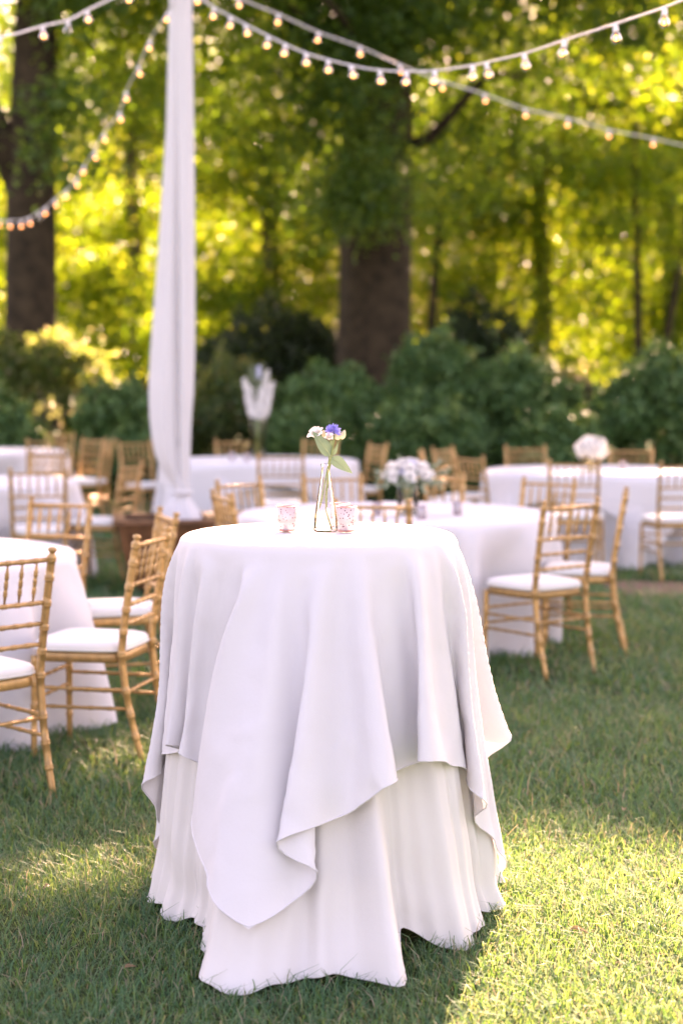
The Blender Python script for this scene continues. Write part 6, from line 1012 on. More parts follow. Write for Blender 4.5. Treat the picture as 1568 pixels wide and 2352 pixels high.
      -1,0,-2,3,0,-2,-1,-3,-2,-1,0,2,2,0,1,0,-2,-1,-3,-1,0,0,0,1,4,0,0,-1,-1,-6,-1,16,0,1,0,1,1,-4,-2,-2,0,7,-4,4,2,1,0,-2,-5,-1,5,-3,1,6,2,1,-2,-1,-4,-1,3,3,2,0,-1,0,0,1,-1,0,0,-1,2,-3,1,2,
      0,-3,2,0,1,-2,1,-4,-3,-1,1,0,2,1,2,0,-2,-3,-3,0,-1,0,2,1,3,0,0,-1,0,-6,0,-2,13,2,1,1,1,0,1,-1,-2,0,-6,5,-4,8,2,0,0,-2,-5,-2,6,-4,5,5,-1,1,-1,-3,0,0,3,2,1,-2,1,0,0,0,-1,0,0,-2,0,1,1,0,
      0,-2,2,0,0,-2,-4,-1,0,-1,3,1,2,-1,0,-3,-3,-1,-1,1,1,1,2,0,0,-1,-2,-4,-1,1,1,11,1,2,1,1,1,1,0,0,-2,3,-7,4,-3,5,3,1,-2,-2,-4,-2,6,-4,7,5,-1,-1,-2,-5,1,3,4,-2,2,0,-1,0,0,0,1,-2,-1,0,1,2,
      -3,2,0,1,-1,0,-5,-1,-1,1,1,0,2,0,0,-5,-2,0,-1,2,0,2,2,0,1,-3,-3,-3,-1,1,3,1,11,-1,1,3,1,1,1,2,0,0,-5,4,-2,-6,0,8,2,2,-1,-3,-4,-2,5,0,5,3,-1,-2,-1,-2,1,3,3,-2,0,1,-1,0,0,1,-2,-2,1,3,-1,
      2,-4,1,1,1,-3,-4,-1,0,0,2,2,0,0,-4,-2,-1,-1,1,0,4,0,1,0,-4,-3,-2,1,1,4,-1,1,11,0,-1,0,2,2,2,0,2,0,1,-6,0,6,-6,-3,8,3,1,-2,-2,-4,-1,1,6,3,2,-1,-3,-3,2,3,2,1,-3,1,1,0,-1,0,-1,0,2,-2,1,
      -1,1,0,1,-2,-5,-1,0,0,2,2,1,0,-5,-2,-1,-1,2,1,2,0,1,-2,-4,-2,-1,1,3,2,0,0,1,12,0,0,-1,-1,1,2,2,1,2,2,2,-5,-3,5,-5,-6,10,3,1,-3,-2,-4,1,1,7,2,1,-3,-2,-3,4,4,-1,0,0,1,-1,0,1,-2,-1,0,1,1,
      -2,1,2,-2,-2,-3,-1,0,2,2,0,0,-4,-2,-1,0,0,1,3,1,0,-2,-5,0,-1,2,2,0,1,0,2,2,11,1,0,0,0,-2,0,2,2,2,2,2,2,-4,-3,4,-1,-9,8,5,0,-2,-3,-4,1,2,6,2,0,-3,0,-2,5,2,-2,1,-1,1,-1,0,-2,1,1,0,0,1,
      -1,1,-1,-6,-1,0,1,2,1,1,-4,-2,-2,-1,1,3,2,0,-2,-2,-4,1,-1,2,3,0,0,2,1,1,-1,11,0,0,1,0,0,-2,-1,2,2,2,2,3,2,-2,-5,2,1,-7,5,6,0,-2,-2,-5,1,6,3,1,-1,-4,1,1,4,0,-1,0,1,-1,0,-1,0,0,3,-3,-1,
      2,0,-4,-3,0,0,2,2,0,-3,-3,-2,1,1,2,1,0,-4,1,-3,0,0,2,2,-1,2,2,0,0,0,1,10,0,1,-1,1,2,0,-2,-1,-1,2,3,3,3,1,0,-5,-2,2,-4,5,5,-1,-2,-2,-4,1,6,4,0,-2,-4,2,3,1,0,1,-1,0,-2,-1,1,1,1,-1,1,1,
      -2,-8,2,0,3,1,1,-3,-4,-1,0,0,3,1,0,-3,1,-5,0,2,2,2,1,1,1,0,0,0,0,-1,2,2,1,3,0,-2,3,4,-1,0,-2,0,2,4,4,2,0,-2,-5,-2,0,3,6,-2,-1,-2,-4,4,4,3,-1,-1,-2,2,2,-1,0,-1,2,-9,7,0,3,-2,1,0,0,-8,3,
      -2,2,2,2,-5,-3,-2,1,1,3,1,-2,-2,-3,-2,2,2,2,1,1,1,0,0,0,0,-1,-1,-4,2,-1,1,-1,2,4,0,0,2,1,2,-2,0,1,4,4,3,0,-2,-2,-6,1,3,7,-3,-1,-2,-4,6,2,2,-1,-2,0,6,1,0,-1,-4,4,-3,3,-1,-2,-1,2,-8,2,
      -2,3,1,2,-4,-2,-3,2,0,3,1,-3,-3,-2,2,1,1,1,1,2,0,0,1,-1,-1,-2,-2,-5,-3,4,0,-1,0,0,-1,0,1,1,2,1,3,0,0,-1,3,6,4,1,-2,-3,-6,1,2,8,-4,0,0,-7,2,5,6,1,-2,-7,-2,-4,-2,-2,1,2,6,5,4,1,-9,-2,0,
      6,-1,3,-5,-2,-3,2,1,3,-1,-4,-3,1,1,1,2,2,1,1,0,-1,-1,-1,-1,-3,-4,-4,-2,-1,4,1,-1,0,0,0,0,0,-2,0,0,2,2,1,2,0,-1,6,7,2,-1,-2,-7,-1,1,10,-4,-1,1,2,4,-5,-5,-9,-4,-5,0,0,1,0,0,0,2,5,7,11,2,
      -4,-3,4,-6,1,-4,2,1,2,-2,-3,-1,2,1,0,1,1,1,1,0,-1,-1,-1,-4,-4,-4,-2,-1,-1,-1,5,-1,2,0,-1,-1,1,-1,2,-2,0,-1,0,-1,0,2,4,0,3,9,3,1,-2,-7,-3,0,10,-3,4,0,-9,-8,-11,1,2,2,0,0,0,0,0,0,0,-1,0,
      4,15,5,-3,-5,3,-5,3,0,2,-2,-3,-1,1,0,2,3,1,1,-1,-1,-2,-2,-3,-5,-3,-2,0,-1,0,-1,1,6,0,-1,0,0,1,0,-1,-1,1,0,-2,0,1,1,-2,-1,1,2,2,7,6,2,1,-4,-4,-3,10,-4,-7,-10,-6,5,0,1,0,0,0,-1,0,0,0,1,
      0,-1,0,-1,14,9,-4,-4,2,-1,3,-4,-2,1,1,1,3,0,0,1,-2,-1,-3,-4,-4,-3,-2,1,-1,-1,0,-1,2,-1,7,-1,0,0,0,0,0,0,1,-1,0,2,-2,0,-2,1,0,-1,-1,0,3,1,8,4,1,-3,3,-5,-8,-10,-1,4,0,1,-2,0,0,0,1,0,0,0,
      -1,1,1,-1,0,-2,12,11,-4,-1,0,-2,-1,1,0,2,2,0,0,-1,-2,-3,-5,-4,-2,-1,0,0,-2,0,1,1,0,0,1,9,0,-1,0,-1,-1,-1,2,-1,1,0,-1,1,-1,1,0,0,-1,0,-1,0,4,0,-7,6,10,-2,-10,-8,0,3,-1,0,-1,1,0,0,0,0,0,
      0,0,0,3,-4,5,-4,0,-3,12,9,-3,-1,-3,2,1,2,2,0,-2,-2,-4,-5,-3,-1,0,-1,-1,0,0,1,2,-1,1,1,0,1,10,0,-1,-1,0,1,-1,-1,-1,0,0,0,0,1,0,0,0,1,0,0,-2,-1,1,11,-3,0,-7,-8,-1,2,0,1,-1,0,0,0,0,2,-2,
      1,-1,1,0,-3,7,-5,2,-1,-1,-2,15,3,-2,2,0,1,1,-3,-3,-3,-5,-2,-1,-1,0,0,0,2,0,1,1,-1,2,0,0,2,-1,11,-1,1,-1,1,-2,1,-2,1,0,-1,-1,0,0,0,0,0,0,0,0,1,0,1,-1,8,-7,-9,-3,3,1,-1,-1,1,0,0,0,1,-1,
      0,1,0,-1,0,-1,-3,1,2,1,1,-1,0,16,-2,2,1,-3,-4,-3,-4,-2,0,-1,0,1,1,1,2,-1,1,0,0,1,0,-1,0,-2,2,6,2,1,1,-1,2,-1,1,-2,0,0,0,0,-1,-1,0,-1,0,0,0,0,0,0,4,-1,-7,-5,3,1,-2,0,1,0,0,0,0,0,0,5,-5,
      1,-2,1,0,0,-1,0,2,-2,1,-1,5,9,-6,1,-2,-3,-2,0,1,1,2,-1,2,0,0,-1,1,0,0,0,-1,-1,0,1,1,-3,0,1,-1,2,2,1,1,2,1,0,0,1,-1,0,0,0,0,0,-1,-1,0,0,0,1,-3,-5,0,0,0,0,0,0,0,0,0,0,-1,-1,-3,5,-1,3,-2,
      0,-1,1,1,-3,3,-1,0,0,10,-2,-5,-1,1,3,1,0,-1,0,1,-1,-1,0,1,-1,-2,1,-1,0,0,1,-1,0,2,-5,0,4,0,1,0,1,-1,3,1,1,1,1,2,1,-1,1,-1,0,0,0,-3,-1,1,-3,-4,1,0,-1,1,0,0,0,0,0,0,0,0,0,-2,3,-3,2,-1,1,
      0,-1,1,-1,1,0,-1,6,4,-2,1,0,-2,-2,2,-2,1,-1,-1,0,0,-1,0,2,-1,1,2,-1,0,2,0,0,-3,1,-2,0,0,-1,1,1,-1,0,2,0,1,0,1,2,0,3,1,1,0,1,-3,0,-3,-3,1,0,0,0,0,0,0,0,0,3,-2,-1,0,0,-2,5,-3,1,-1,0,0,0,
      0,0,0,0,2,5,-1,0,-2,0,2,-3,2,-1,1,0,1,-2,1,1,0,1,1,0,1,0,1,0,2,-2,-1,0,0,-1,1,0,0,0,0,-1,1,0,0,0,0,1,-1,1,1,1,4,0,0,-3,-1,0,0,0,0,0,0,0,1,1,-5,3,0,0,0,0,-3,2,0,1,0,0,0,0,0,0,0,0,5,0,
      -1,3,-2,-1,0,1,0,1,1,0,2,1,-1,1,1,-2,0,1,0,-2,0,-3,5,-3,0,-2,0,0,-1,0,0,0,1,-1,0,0,1,0,0,0,0,0,1,-1,5,-2,-4,1,0,0,0,0,0,0,0,-1,0,4,-3,0,0,0,0,0,0,0,0,0,0,0,0,0,0,0,0,5,0,0,-1,1,2,1,1,
      0,0,0,0,-1,0,1,-1,-2,0,0,-1,0,0,1,0,-1,4,0,1,0,0,-1,0,0,0,0,-1,1,-1,-1,0,1,0,-1,0,0,-1,0,2,-3,1,0,0,0,0,0,0,0,1,-1,-3,3,0,-4,4,0,0,0,0,0,0,0,0,0,0,0,0,0,0,6,2,1,1,-1,0,-1,0,0,0,1,0,0,
      -1,0,1,1,-1,1,-1,0,-1,2,7,-1,-1,1,-1,0,1,0,0,0,-1,1,-2,1,0,0,-1,0,1,-1,-1,-1,-2,-3,3,0,0,0,0,0,0,0,1,-2,1,1,-2,1,3,-3,2,-2,0,0,0,0,0,0,0,1,-1,0,1,-2,-6,-1,1,2,1,0,1,0,1,0,-1,1,-1,2,0,
      0,0,0,0,1,0,0,-1,7,-1,1,-1,0,0,0,-1,0,0,-1,0,0,-1,0,-1,-2,-1,-1,-1,-2,0,-2,4,4,-1,0,0,0,0,0,0,0,2,1,-4,3,-2,1,-1,-2,2,0,2,-1,0,0,-1,0,0,0,0,1,-4,-1,0,-4,-1,2,-1,0,0,0,0,0,1,0,0,0,1,0,
      0,0,0,0,1,0,6,-1,-1,0,-1,-1,-1,-1,-2,-1,0,-2,-1,0,-2,0,0,-1,-1,1,0,2,2,-1,5,1,0,0,0,1,-1,0,0,2,-6,7,-4,1,0,0,0,0,0,-2,2,-1,2,-1,0,1,-1,0,0,-4,-1,1,1,-2,-3,1,-1,0,-1,1,0,-1,0,0,1,-1,0,
      1,1,-1,2,-1,1,-11,1,0,0,0,0,0,1,0,0,0,0,0,0,0,-1,1,1,0,0,2,-1,1,0,4,2,0,1,-1,0,1,-1,0,-3,6,-3,0,0,0,0,0,0,0,0,0,1,-2,1,0,-1,1,3,-6,-4,2,-1,1,0,0,0,0,0,-1,-1,-1,1,-1,0,-1,0,1,-1,0,1,-1,
      1,0,-7,0,0,0,1,0,-1,-1,0,-1,0,0,0,0,1,1,1,0,1,1,-1,0,-1,-4,5,6,-1,-1,7,-6,-1,1,0,0,-2,0,1,1,0,0,0,0,0,0,-1,1,-1,1,1,-1,0,1,-5,-4,0,1,2,2,-1,0,-1,2,-1,0,0,-1,0,-2,0,0,-1,0,-1,1,0,0,-1,
      -7,1,-1,1,0,-3,0,0,0,1,0,1,1,1,0,1,-1,0,0,-2,-1,-2,1,1,0,9,-1,1,-7,5,1,0,-1,0,0,0,1,0,1,-1,0,0,0,0,0,-1,2,0,-1,-1,2,-2,-6,-2,4,-2,-1,0,2,1,1,-1,2,0,0,0,0,0,-1,0,-1,-1,0,-1,-1,-1,1,-5,
      -2,1,0,-2,-1,1,1,1,0,0,1,1,-1,0,-1,-1,-1,0,-1,-1,3,0,2,-10,10,5,-1,1,0,0,0,0,0,0,0,0,0,-1,3,-2,0,0,0,0,1,-1,1,-2,1,3,-6,-7,2,-2,0,0,0,0,0,1,0,2,1,1,1,1,0,1,-1,0,1,-1,-1,-1,-1,-1,-7,1,
      0,0,-2,2,0,1,0,1,0,-1,-2,0,-1,-2,0,-2,1,2,3,-1,1,-6,-1,-2,16,-1,0,0,0,0,0,0,0,0,1,-1,0,-2,2,5,-5,0,0,0,-1,2,-1,2,-2,-10,-5,6,0,1,0,-1,-1,0,0,0,-1,1,1,1,1,2,1,1,1,-1,0,1,0,-1,0,-7,0,0,
      -1,1,2,1,-1,0,-2,0,-1,0,-2,-2,1,2,3,-1,2,-1,0,-7,-6,4,-3,4,17,-2,-1,2,-1,-1,0,0,0,-1,1,0,0,0,-5,5,0,1,0,-1,-3,6,-2,-10,-6,1,-2,8,-1,-1,1,2,-1,-1,-1,0,-1,0,0,0,1,0,2,1,2,2,0,1,1,0,-7,1,
      0,0,3,-1,-4,0,0,-1,-1,0,-3,2,3,1,1,1,1,-2,-3,-7,-2,2,2,-1,-4,7,13,-1,-2,1,1,0,0,0,0,0,0,0,0,0,0,1,-1,-2,2,3,-1,-6,-8,-4,4,-1,-6,11,1,0,-1,1,0,-1,0,-1,-1,-1,0,0,0,0,0,1,1,2,1,2,1,-5,-1,
      -1,-1,-1,0,2,-2,-3,2,-3,2,5,1,1,0,-1,-1,-2,-5,-5,-2,1,5,-3,1,0,-5,11,12,-2,0,0,3,-2,0,-1,0,0,0,0,0,0,-1,0,1,4,-3,-8,-11,-4,12,4,1,-1,-11,7,0,0,1,1,1,-1,0,1,-1,-1,-2,0,0,0,0,0,0,0,1,0,
      -8,-1,-1,0,-1,0,0,-1,4,-2,5,1,0,-1,-1,0,-1,-4,-6,-3,0,2,1,-2,3,-1,0,0,-4,9,14,-1,-1,-3,2,1,0,5,-5,0,0,0,0,0,1,4,-6,-9,-9,-3,2,-2,5,9,1,1,-10,7,0,-2,2,1,1,0,-1,0,0,1,-1,-2,-1,0,-1,0,1,
      -1,1,-12,0,1,0,1,0,0,4,-1,4,0,-2,-2,0,0,-2,-6,-4,-1,1,0,2,1,2,-2,-1,0,2,-4,-2,6,12,5,-1,-1,-1,1,-5,5,0,0,0,1,2,-1,-8,-9,-7,-1,3,1,-2,-1,1,9,4,6,-7,-1,1,-2,1,0,2,0,1,0,-1,0,0,0,-1,-1,
      -1,-1,1,0,-11,1,1,1,-1,1,3,0,0,-1,-2,1,1,-2,-5,-5,-1,0,0,0,3,0,1,-2,0,1,1,-4,3,2,-10,1,8,10,5,3,0,-1,1,0,0,0,-3,-5,-7,-6,-6,2,2,5,-2,-1,-4,0,0,5,3,4,2,-1,0,-1,-1,1,1,1,0,0,1,0,0,0,0,
      -1,-1,-1,-1,-8,0,0,1,3,0,-2,-1,1,-1,1,-2,-4,-4,-2,-1,-1,1,1,1,1,0,-1,1,-1,2,-2,1,3,-11,3,-1,-2,-2,6,3,3,3,0,0,-1,-3,-4,-4,-2,4,4,-4,0,-1,7,-2,-1,-5,2,0,3,3,3,4,0,-1,2,-3,0,0,1,1,0,0,1,
      -1,0,1,0,-1,0,-6,0,1,-2,-1,1,0,0,0,-1,-3,-4,-3,-1,0,0,1,0,1,2,-1,-1,0,0,3,-1,-1,3,-11,1,0,1,0,5,-3,-6,-1,0,0,0,0,0,1,3,0,-1,6,1,-4,-1,0,8,-2,-2,-5,2,1,1,3,0,5,4,-2,0,1,-1,0,0,0,0,0,1,
      0,0,1,0,-1,-8,0,-1,2,0,0,0,1,-3,-4,-3,-2,-1,0,-1,1,0,2,2,-2,0,1,0,1,0,-2,3,-9,-1,1,1,-1,0,1,1,-3,0,0,-1,5,-4,0,0,1,-1,0,2,5,-1,-3,-1,-1,8,-1,-2,-4,1,0,1,5,-2,2,5,3,-2,-2,1,0,1,0,0,0,1,
      0,0,0,1,-8,1,0,0,0,0,-1,-5,-3,-2,-1,1,0,-1,1,0,1,1,-1,0,1,0,1,0,-1,2,-7,-3,1,1,-1,0,2,0,-2,2,-4,0,2,0,-2,1,0,0,1,-1,1,3,3,-2,-2,-2,1,7,-2,-2,-2,2,-1,0,4,-2,1,3,5,2,-3,0,-1,2,0,0,0,0,0,
      1,-1,-7,0,0,0,0,-3,-4,-3,-1,0,-1,0,0,0,0,3,1,-1,-1,1,1,0,0,0,0,-5,-4,0,0,2,0,0,0,0,-1,-3,-1,2,3,-2,0,-1,1,1,-1,0,-1,4,4,0,-3,-1,-2,2,7,-2,-5,0,2,-1,0,4,-1,-1,2,4,4,0,-1,-3,1,1,0,0,0,0,
      1,-6,0,0,-3,-3,-5,-1,0,-1,0,1,-1,0,1,2,-1,0,0,1,1,-2,2,0,0,-2,-7,1,0,2,-2,0,1,1,0,-3,-1,1,-2,2,0,0,0,-1,1,2,-1,-1,1,3,2,0,-2,-3,-1,5,4,0,-6,1,1,0,0,2,0,-1,1,4,4,1,0,-2,-1,0,1,0,1,0,-7,
      -2,-2,-2,-6,1,-1,1,-1,1,-1,-1,2,2,0,0,-1,1,1,-1,2,-1,0,-1,-8,1,-2,2,0,1,0,0,0,-1,-2,1,-1,1,1,-1,0,-1,1,0,0,0,-1,0,4,4,-1,-2,-1,-2,-2,7,3,-1,-5,2,0,0,0,2,-1,0,0,1,5,5,0,-1,-3,-1,1,0,1,
      -9,-3,-3,-3,0,0,0,-1,1,-1,1,0,2,0,-1,0,2,-1,0,1,0,1,-2,-6,-1,-1,1,0,1,-1,2,1,-1,-2,-1,-3,2,0,-1,2,0,0,0,0,1,0,-1,-1,2,4,3,-1,-2,-2,-2,-1,6,3,-1,-5,2,-1,1,0,3,-1,-2,0,2,2,5,2,3,-3,-2,0,
      0,-14,-2,-2,0,0,0,-1,0,1,-1,0,4,-1,-1,1,0,0,1,0,1,-1,-2,-2,-4,-1,0,1,1,0,1,-1,0,0,-1,-3,1,-1,1,1,0,0,-1,2,-2,1,0,0,0,-1,3,3,2,-2,-2,-2,-2,2,6,2,-2,-3,2,-1,1,-1,2,0,-1,-1,1,1,5,3,3,-1,
      -3,-1,-17,-1,-1,0,1,-1,1,0,-1,1,3,-2,0,1,0,1,0,1,-1,0,0,-3,-6,0,0,1,1,0,0,0,1,-1,1,-3,0,-1,0,1,0,-1,1,-1,0,1,1,0,-1,-1,1,1,5,1,1,-2,-3,-1,-2,3,3,3,-1,-3,1,-1,0,0,2,0,-2,0,1,0,3,4,4,1,
      -3,-19,0,0,0,0,0,0,1,0,2,-1,0,0,1,1,0,1,-1,0,-1,-2,-5,0,-1,0,1,0,1,0,0,1,0,-1,-2,-2,1,0,0,0,1,0,0,-1,1,0,1,0,-1,-1,1,2,4,0,0,-1,-2,-2,-2,4,4,0,0,-1,0,-1,1,0,1,1,-3,0,0,0,2,3,5,5,-19,0,
      0,0,0,1,1,0,1,-1,0,1,1,0,0,1,-1,-1,1,-2,-4,-2,-1,-1,2,1,0,1,-1,1,-1,0,0,-3,0,-1,1,1,-1,1,0,0,0,-1,1,1,-1,0,-1,1,1,4,2,-1,-1,-1,-3,-2,2,3,3,0,-1,-1,1,-1,0,1,0,2,-2,-1,0,0,2,1,3,-18,-1,
      1,-1,2,0,-1,0,1,1,0,1,0,1,0,-1,-1,1,-2,-2,-4,0,-1,1,0,1,0,0,1,0,-1,0,-1,-1,-1,-1,2,-1,1,-1,1,0,-1,0,1,0,2,-2,0,0,-1,4,3,2,-1,-3,-1,-1,-2,1,4,2,0,0,-1,0,0,0,0,1,1,-2,-1,-1,-1,2,1,-19,0,
      -1,2,0,0,1,0,1,0,1,0,1,-1,-1,0,0,-1,0,-6,-1,0,0,2,0,-1,2,-1,0,1,-1,1,-2,-2,-1,2,-1,1,-1,1,0,0,-1,0,1,1,-1,0,-1,0,1,1,4,2,0,-2,-1,-2,-3,1,1,4,2,0,0,-1,0,-1,1,0,0,2,-2,0,-1,0,0,-20,1,1,
      0,0,1,0,1,0,2,-1,1,-1,-1,1,-1,0,-1,-6,0,-1,0,0,1,0,2,-1,0,1,-1,0,-1,0,-3,0,0,2,-2,2,0,-1,1,-1,1,-1,2,0,0,-1,-1,1,-1,4,3,1,0,-1,-2,-2,-2,0,4,2,0,0,1,-1,0,0,-1,1,0,2,-1,-1,-1,-1,-18,1,1,
      -1,0,0,1,2,0,-1,1,-2,0,1,-1,0,-1,-4,-3,0,1,-1,2,-1,1,0,0,1,0,-1,0,0,-1,-2,0,0,0,1,-1,0,1,0,0,-1,1,0,0,0,0,-1,1,0,1,4,2,2,-4,1,-1,-4,0,-2,4,4,0,-1,0,0,0,0,0,0,1,1,-1,-2,1,-17,0,-1,2,0,
      0,2,-1,0,0,-1,1,0,-2,1,0,-4,-4,1,-1,1,0,0,0,2,0,0,0,-1,-1,1,0,-2,-3,0,2,0,0,0,1,-1,1,-1,0,0,1,1,0,-1,-1,0,0,0,3,4,1,0,-2,-1,-2,-2,-1,1,4,3,0,0,0,-1,0,0,0,0,0,2,0,-2,-17,-1,1,0,1,1,0,0,
      -1,0,1,0,-1,1,-1,-3,-4,0,0,0,-1,1,0,2,-1,0,0,0,0,0,-1,1,-3,2,-3,1,-1,2,0,-1,1,0,0,-1,0,0,2,0,-1,0,0,0,0,1,4,2,2,-2,-2,-1,-3,0,0,1,3,1,0,0,0,1,-1,0,0,0,0,1,0,-18,1,1,1,1,0,-1,-1,1,0,-1,
      -1,0,1,-1,-6,0,1,-1,0,0,0,1,0,1,-1,1,0,-2,1,1,-2,-1,-1,-1,1,2,-1,0,0,-1,0,1,-1,0,1,0,0,1,-1,-1,1,1,-1,2,4,3,-3,1,-2,-1,-3,-1,-1,3,4,1,0,0,-1,0,1,-1,0,0,1,1,-18,2,0,1,0,-1,0,1,-1,0,1,
      -1,0,-1,-4,0,0,-2,0,-1,1,0,1,1,-1,1,0,-1,1,-2,2,-2,-2,-2,3,0,0,-1,1,-1,1,-1,1,0,-1,1,0,1,-1,0,-1,3,-2,0,1,3,2,4,-4,-1,-1,-1,-3,1,-1,4,2,1,0,0,0,-1,0,0,1,-1,1,-15,-1,1,-1,0,1,0,-1,1,-1,
      -1,1,0,-4,-2,-1,-1,1,0,1,-1,1,0,0,1,0,0,-1,-1,1,-2,1,-3,0,0,1,1,-1,-1,2,-1,1,-1,0,1,-1,2,-1,1,-1,0,-1,1,0,0,2,3,2,2,-2,-2,-1,-2,-2,0,1,4,1,0,0,0,0,0,1,-1,0,0,-16,1,0,0,0,-1,0,0,1,-1,0,
      0,-3,-2,-3,0,0,1,-1,1,0,2,0,-1,1,0,0,-1,-1,1,0,-2,-1,-1,0,3,-2,1,0,0,0,-1,1,-1,0,0,1,1,0,-1,0,0,1,-1,-1,2,3,3,0,2,-2,-3,0,-3,-1,-1,3,4,1,0,0,0,0,-1,0,0,0,-15,0,0,-1,0,1,-1,1,-2,1,-1,
      -2,-1,-2,-2,1,0,0,0,0,1,0,0,1,0,0,-1,-1,1,0,0,-1,-2,0,0,0,-1,1,1,-1,1,-1,1,-1,-1,2,1,-1,1,3,-1,-4,1,0,0,-1,3,3,3,-1,1,-1,-2,-2,-2,-1,-1,4,3,1,-1,0,0,1,0,0,-1,-15,0,-1,1,-1,1,0,-1,-1,0,
      0,-2,-4,-1,0,1,1,1,-2,0,1,0,1,0,-1,1,-3,2,0,0,0,-2,-1,-1,1,0,1,-1,1,0,-1,2,-1,0,0,-1,1,1,-1,0,0,0,0,0,0,0,0,3,4,1,-1,-1,-1,-1,-1,-3,0,1,2,3,1,0,0,-1,0,0,0,],
     77, 77),
}

def unpack(key):
    xs, ys, zs, h, w = CLOTH[key]                          # steps from point to point, along the rows and down them
    a = np.stack([np.array(q, dtype=np.int32).reshape(h, w) for q in (xs, ys, zs)], -1)
    return np.cumsum(np.cumsum(a, 0), 1) * 0.001, h, w

def under_grid():
    """floor length cloth: straight falls from the table edge to a hem spread unevenly over the grass"""
    ctl = [(-180, .50, 0), (-165, .55, 0), (-150, .47, .01), (-136, .52, 0), (-120, .46, .02), (-107, .50, 0), (-94, .445, .012), (-82, .49, 0), (-70, .45, .02), (-57, .49, 0), (-47, .43, .025), (-38, .47, .004),
           (-27, .62, 0), (-18, .79, 0), (-10, .80, 0), (-3, .695, .012), (5, .675, .014), (11, .72, .004), (14.6, .85, 0), (18, .68, .01), (24, .485, .06), (28, .51, .035), (33, .60, 0), (42, .615, 0), (48, .53, .012), (54, .555, 0), (62, .49, .02), (72, .535, 0),
           (84, .47, .02), (98, .55, 0), (112, .47, .015), (126, .53, 0), (140, .46, .02), (155, .53, 0), (168, .47, .012), (180, .50, 0)]
    A = np.array([c[0] for c in ctl], float)
    n, rows = 300, 34
    th = np.linspace(-180, 180, n, endpoint=False)
    def smooth(vals):
        v = np.interp(th, A, vals)
        k = np.array([1, 2, 3, 2, 1], float)
        return np.convolve(np.concatenate([v[-2:], v, v[:2]]), k / k.sum(), 'valid')
    Rb = smooth([c[1] for c in ctl])
    zb = smooth([c[2] for c in ctl]) + 0.036
    a = np.radians(th)
    Rb = Rb * (1 + 0.05 * np.exp(-((th + 2) / 24) ** 2))
    Rb = Rb + 0.008 * np.sin(41 * a + 2 * np.sin(5 * a)) + 0.006 * np.sin(67 * a + 1)
    zb = zb + 0.006 * np.sin(23 * a + 3 * np.sin(4 * a))
    G = np.zeros((rows, n, 3))
    r0, ztop = 0.376, 1.070
    flat = (0.18, 0.30, 0.345)
    for i in range(rows):
        if i < 3:
            r, z = np.full(n, flat[i]), np.full(n, ztop)
        else:
            t = (i - 3) / (rows - 4)
            t = t ** 0.9
            p = t ** (1.12 + 0.55 * np.exp(-((th + 2) / 28) ** 2))
            fold = 0.017 * np.sin(14 * a + 1.0 + 1.5 * np.sin(2 * a)) + 0.007 * np.sin(29 * a + 0.5)
            r = r0 + 0.006 * min(1, t * 25) + (Rb - r0) * p + fold * min(1, t * 3) * (1 - 0.3 * t)
            # the last hand's breadth lies out on the grass
            q = max(0.0, (t - 0.93) / 0.07)
            r = r + 0.012 * q * q
            z = ztop - 0.004 * min(1, t * 30) + (zb - ztop) * (1 - (1 - t) ** 1.0)
            # slack: soft horizontal buckles near the ground
            r = r + 0.010 * np.sin(t * 26 + 2.2 * np.sin(3 * a)) * np.clip((t - 0.72) / 0.2, 0, 1) * np.clip((0.985 - t) / 0.05, 0, 1) * (0.4 + 0.6 * np.sin(2.5 * a + 1) ** 2)
        G[i, :, 0], G[i, :, 1], G[i, :, 2] = r * np.sin(a), -r * np.cos(a), z
    return G

def cloth_mesh(name, key, center_z=None):
    if key == 'under':
        g = under_grid()
        h, w = g.shape[:2]
    else:
        g, h, w = unpack(key)
    V = g.reshape(-1, 3)
    F = []
    if center_z is None:                                   # a square sheet
        for i in range(h - 1):
            for j in range(w - 1):
                a = i * w + j
                F.append((a, a + 1, a + w + 1, a + w))
        edge = [g[0, j] for j in range(w)] + [g[i, w - 1] for i in range(1, h)] + [g[h - 1, j] for j in range(w - 2, -1, -1)] + [g[i, 0] for i in range(h - 2, 0, -1)]
    else:                                                  # a round sheet
        V = np.concatenate([V, [[0, 0, center_z]]])
        c = h * w
        for j in range(w):
            F.append((c, j, (j + 1) % w))
        for i in range(h - 1):
            for j in range(w):
                F.append((i * w + j, (i + 1) * w + j, (i + 1) * w + (j + 1) % w, i * w + (j + 1) % w))
        edge = [g[h - 1, j] for j in range(w)]
    me = bpy.data.meshes.new(name)
    me.from_pydata([tuple(v) for v in V], [], F)
    me.shade_smooth()
    E = np.array(edge)
    lim = (np.roll(E, 1, 0) + 4 * E + np.roll(E, -1, 0)) / 6
    return me, lim

def hem_mesh(lim, r):
    mb = MB()
    n, k = len(lim), 6
    for i in range(n):
        t = Vector(lim[(i + 1) % n] - lim[i - 1]).normalized()
        u = t.cross(Vector((0, 0, 1)))
        u = u.normalized() if u.length > 1e-4 else Vector((1, 0, 0))
        w = t.cross(u)
        for j in range(k):
            a = 2 * math.pi * j / k
            mb.v.append(tuple(Vector(lim[i]) + (u * math.cos(a) + w * math.sin(a)) * r))
    for i in range(n):
        for j in range(k):
            a, b = i * k + j, i * k + (j + 1) % k
            c, d = ((i + 1) % n) * k + j, ((i + 1) % n) * k + (j + 1) % k
            mb.f.append((a, c, d, b))
    return mb.mesh('hem')

def subdiv(o, lv=1):
    s = o.modifiers.new('smooth', 'SUBSURF')
    s.levels = s.render_levels = lv
    s.boundary_smooth = 'PRESERVE_CORNERS'

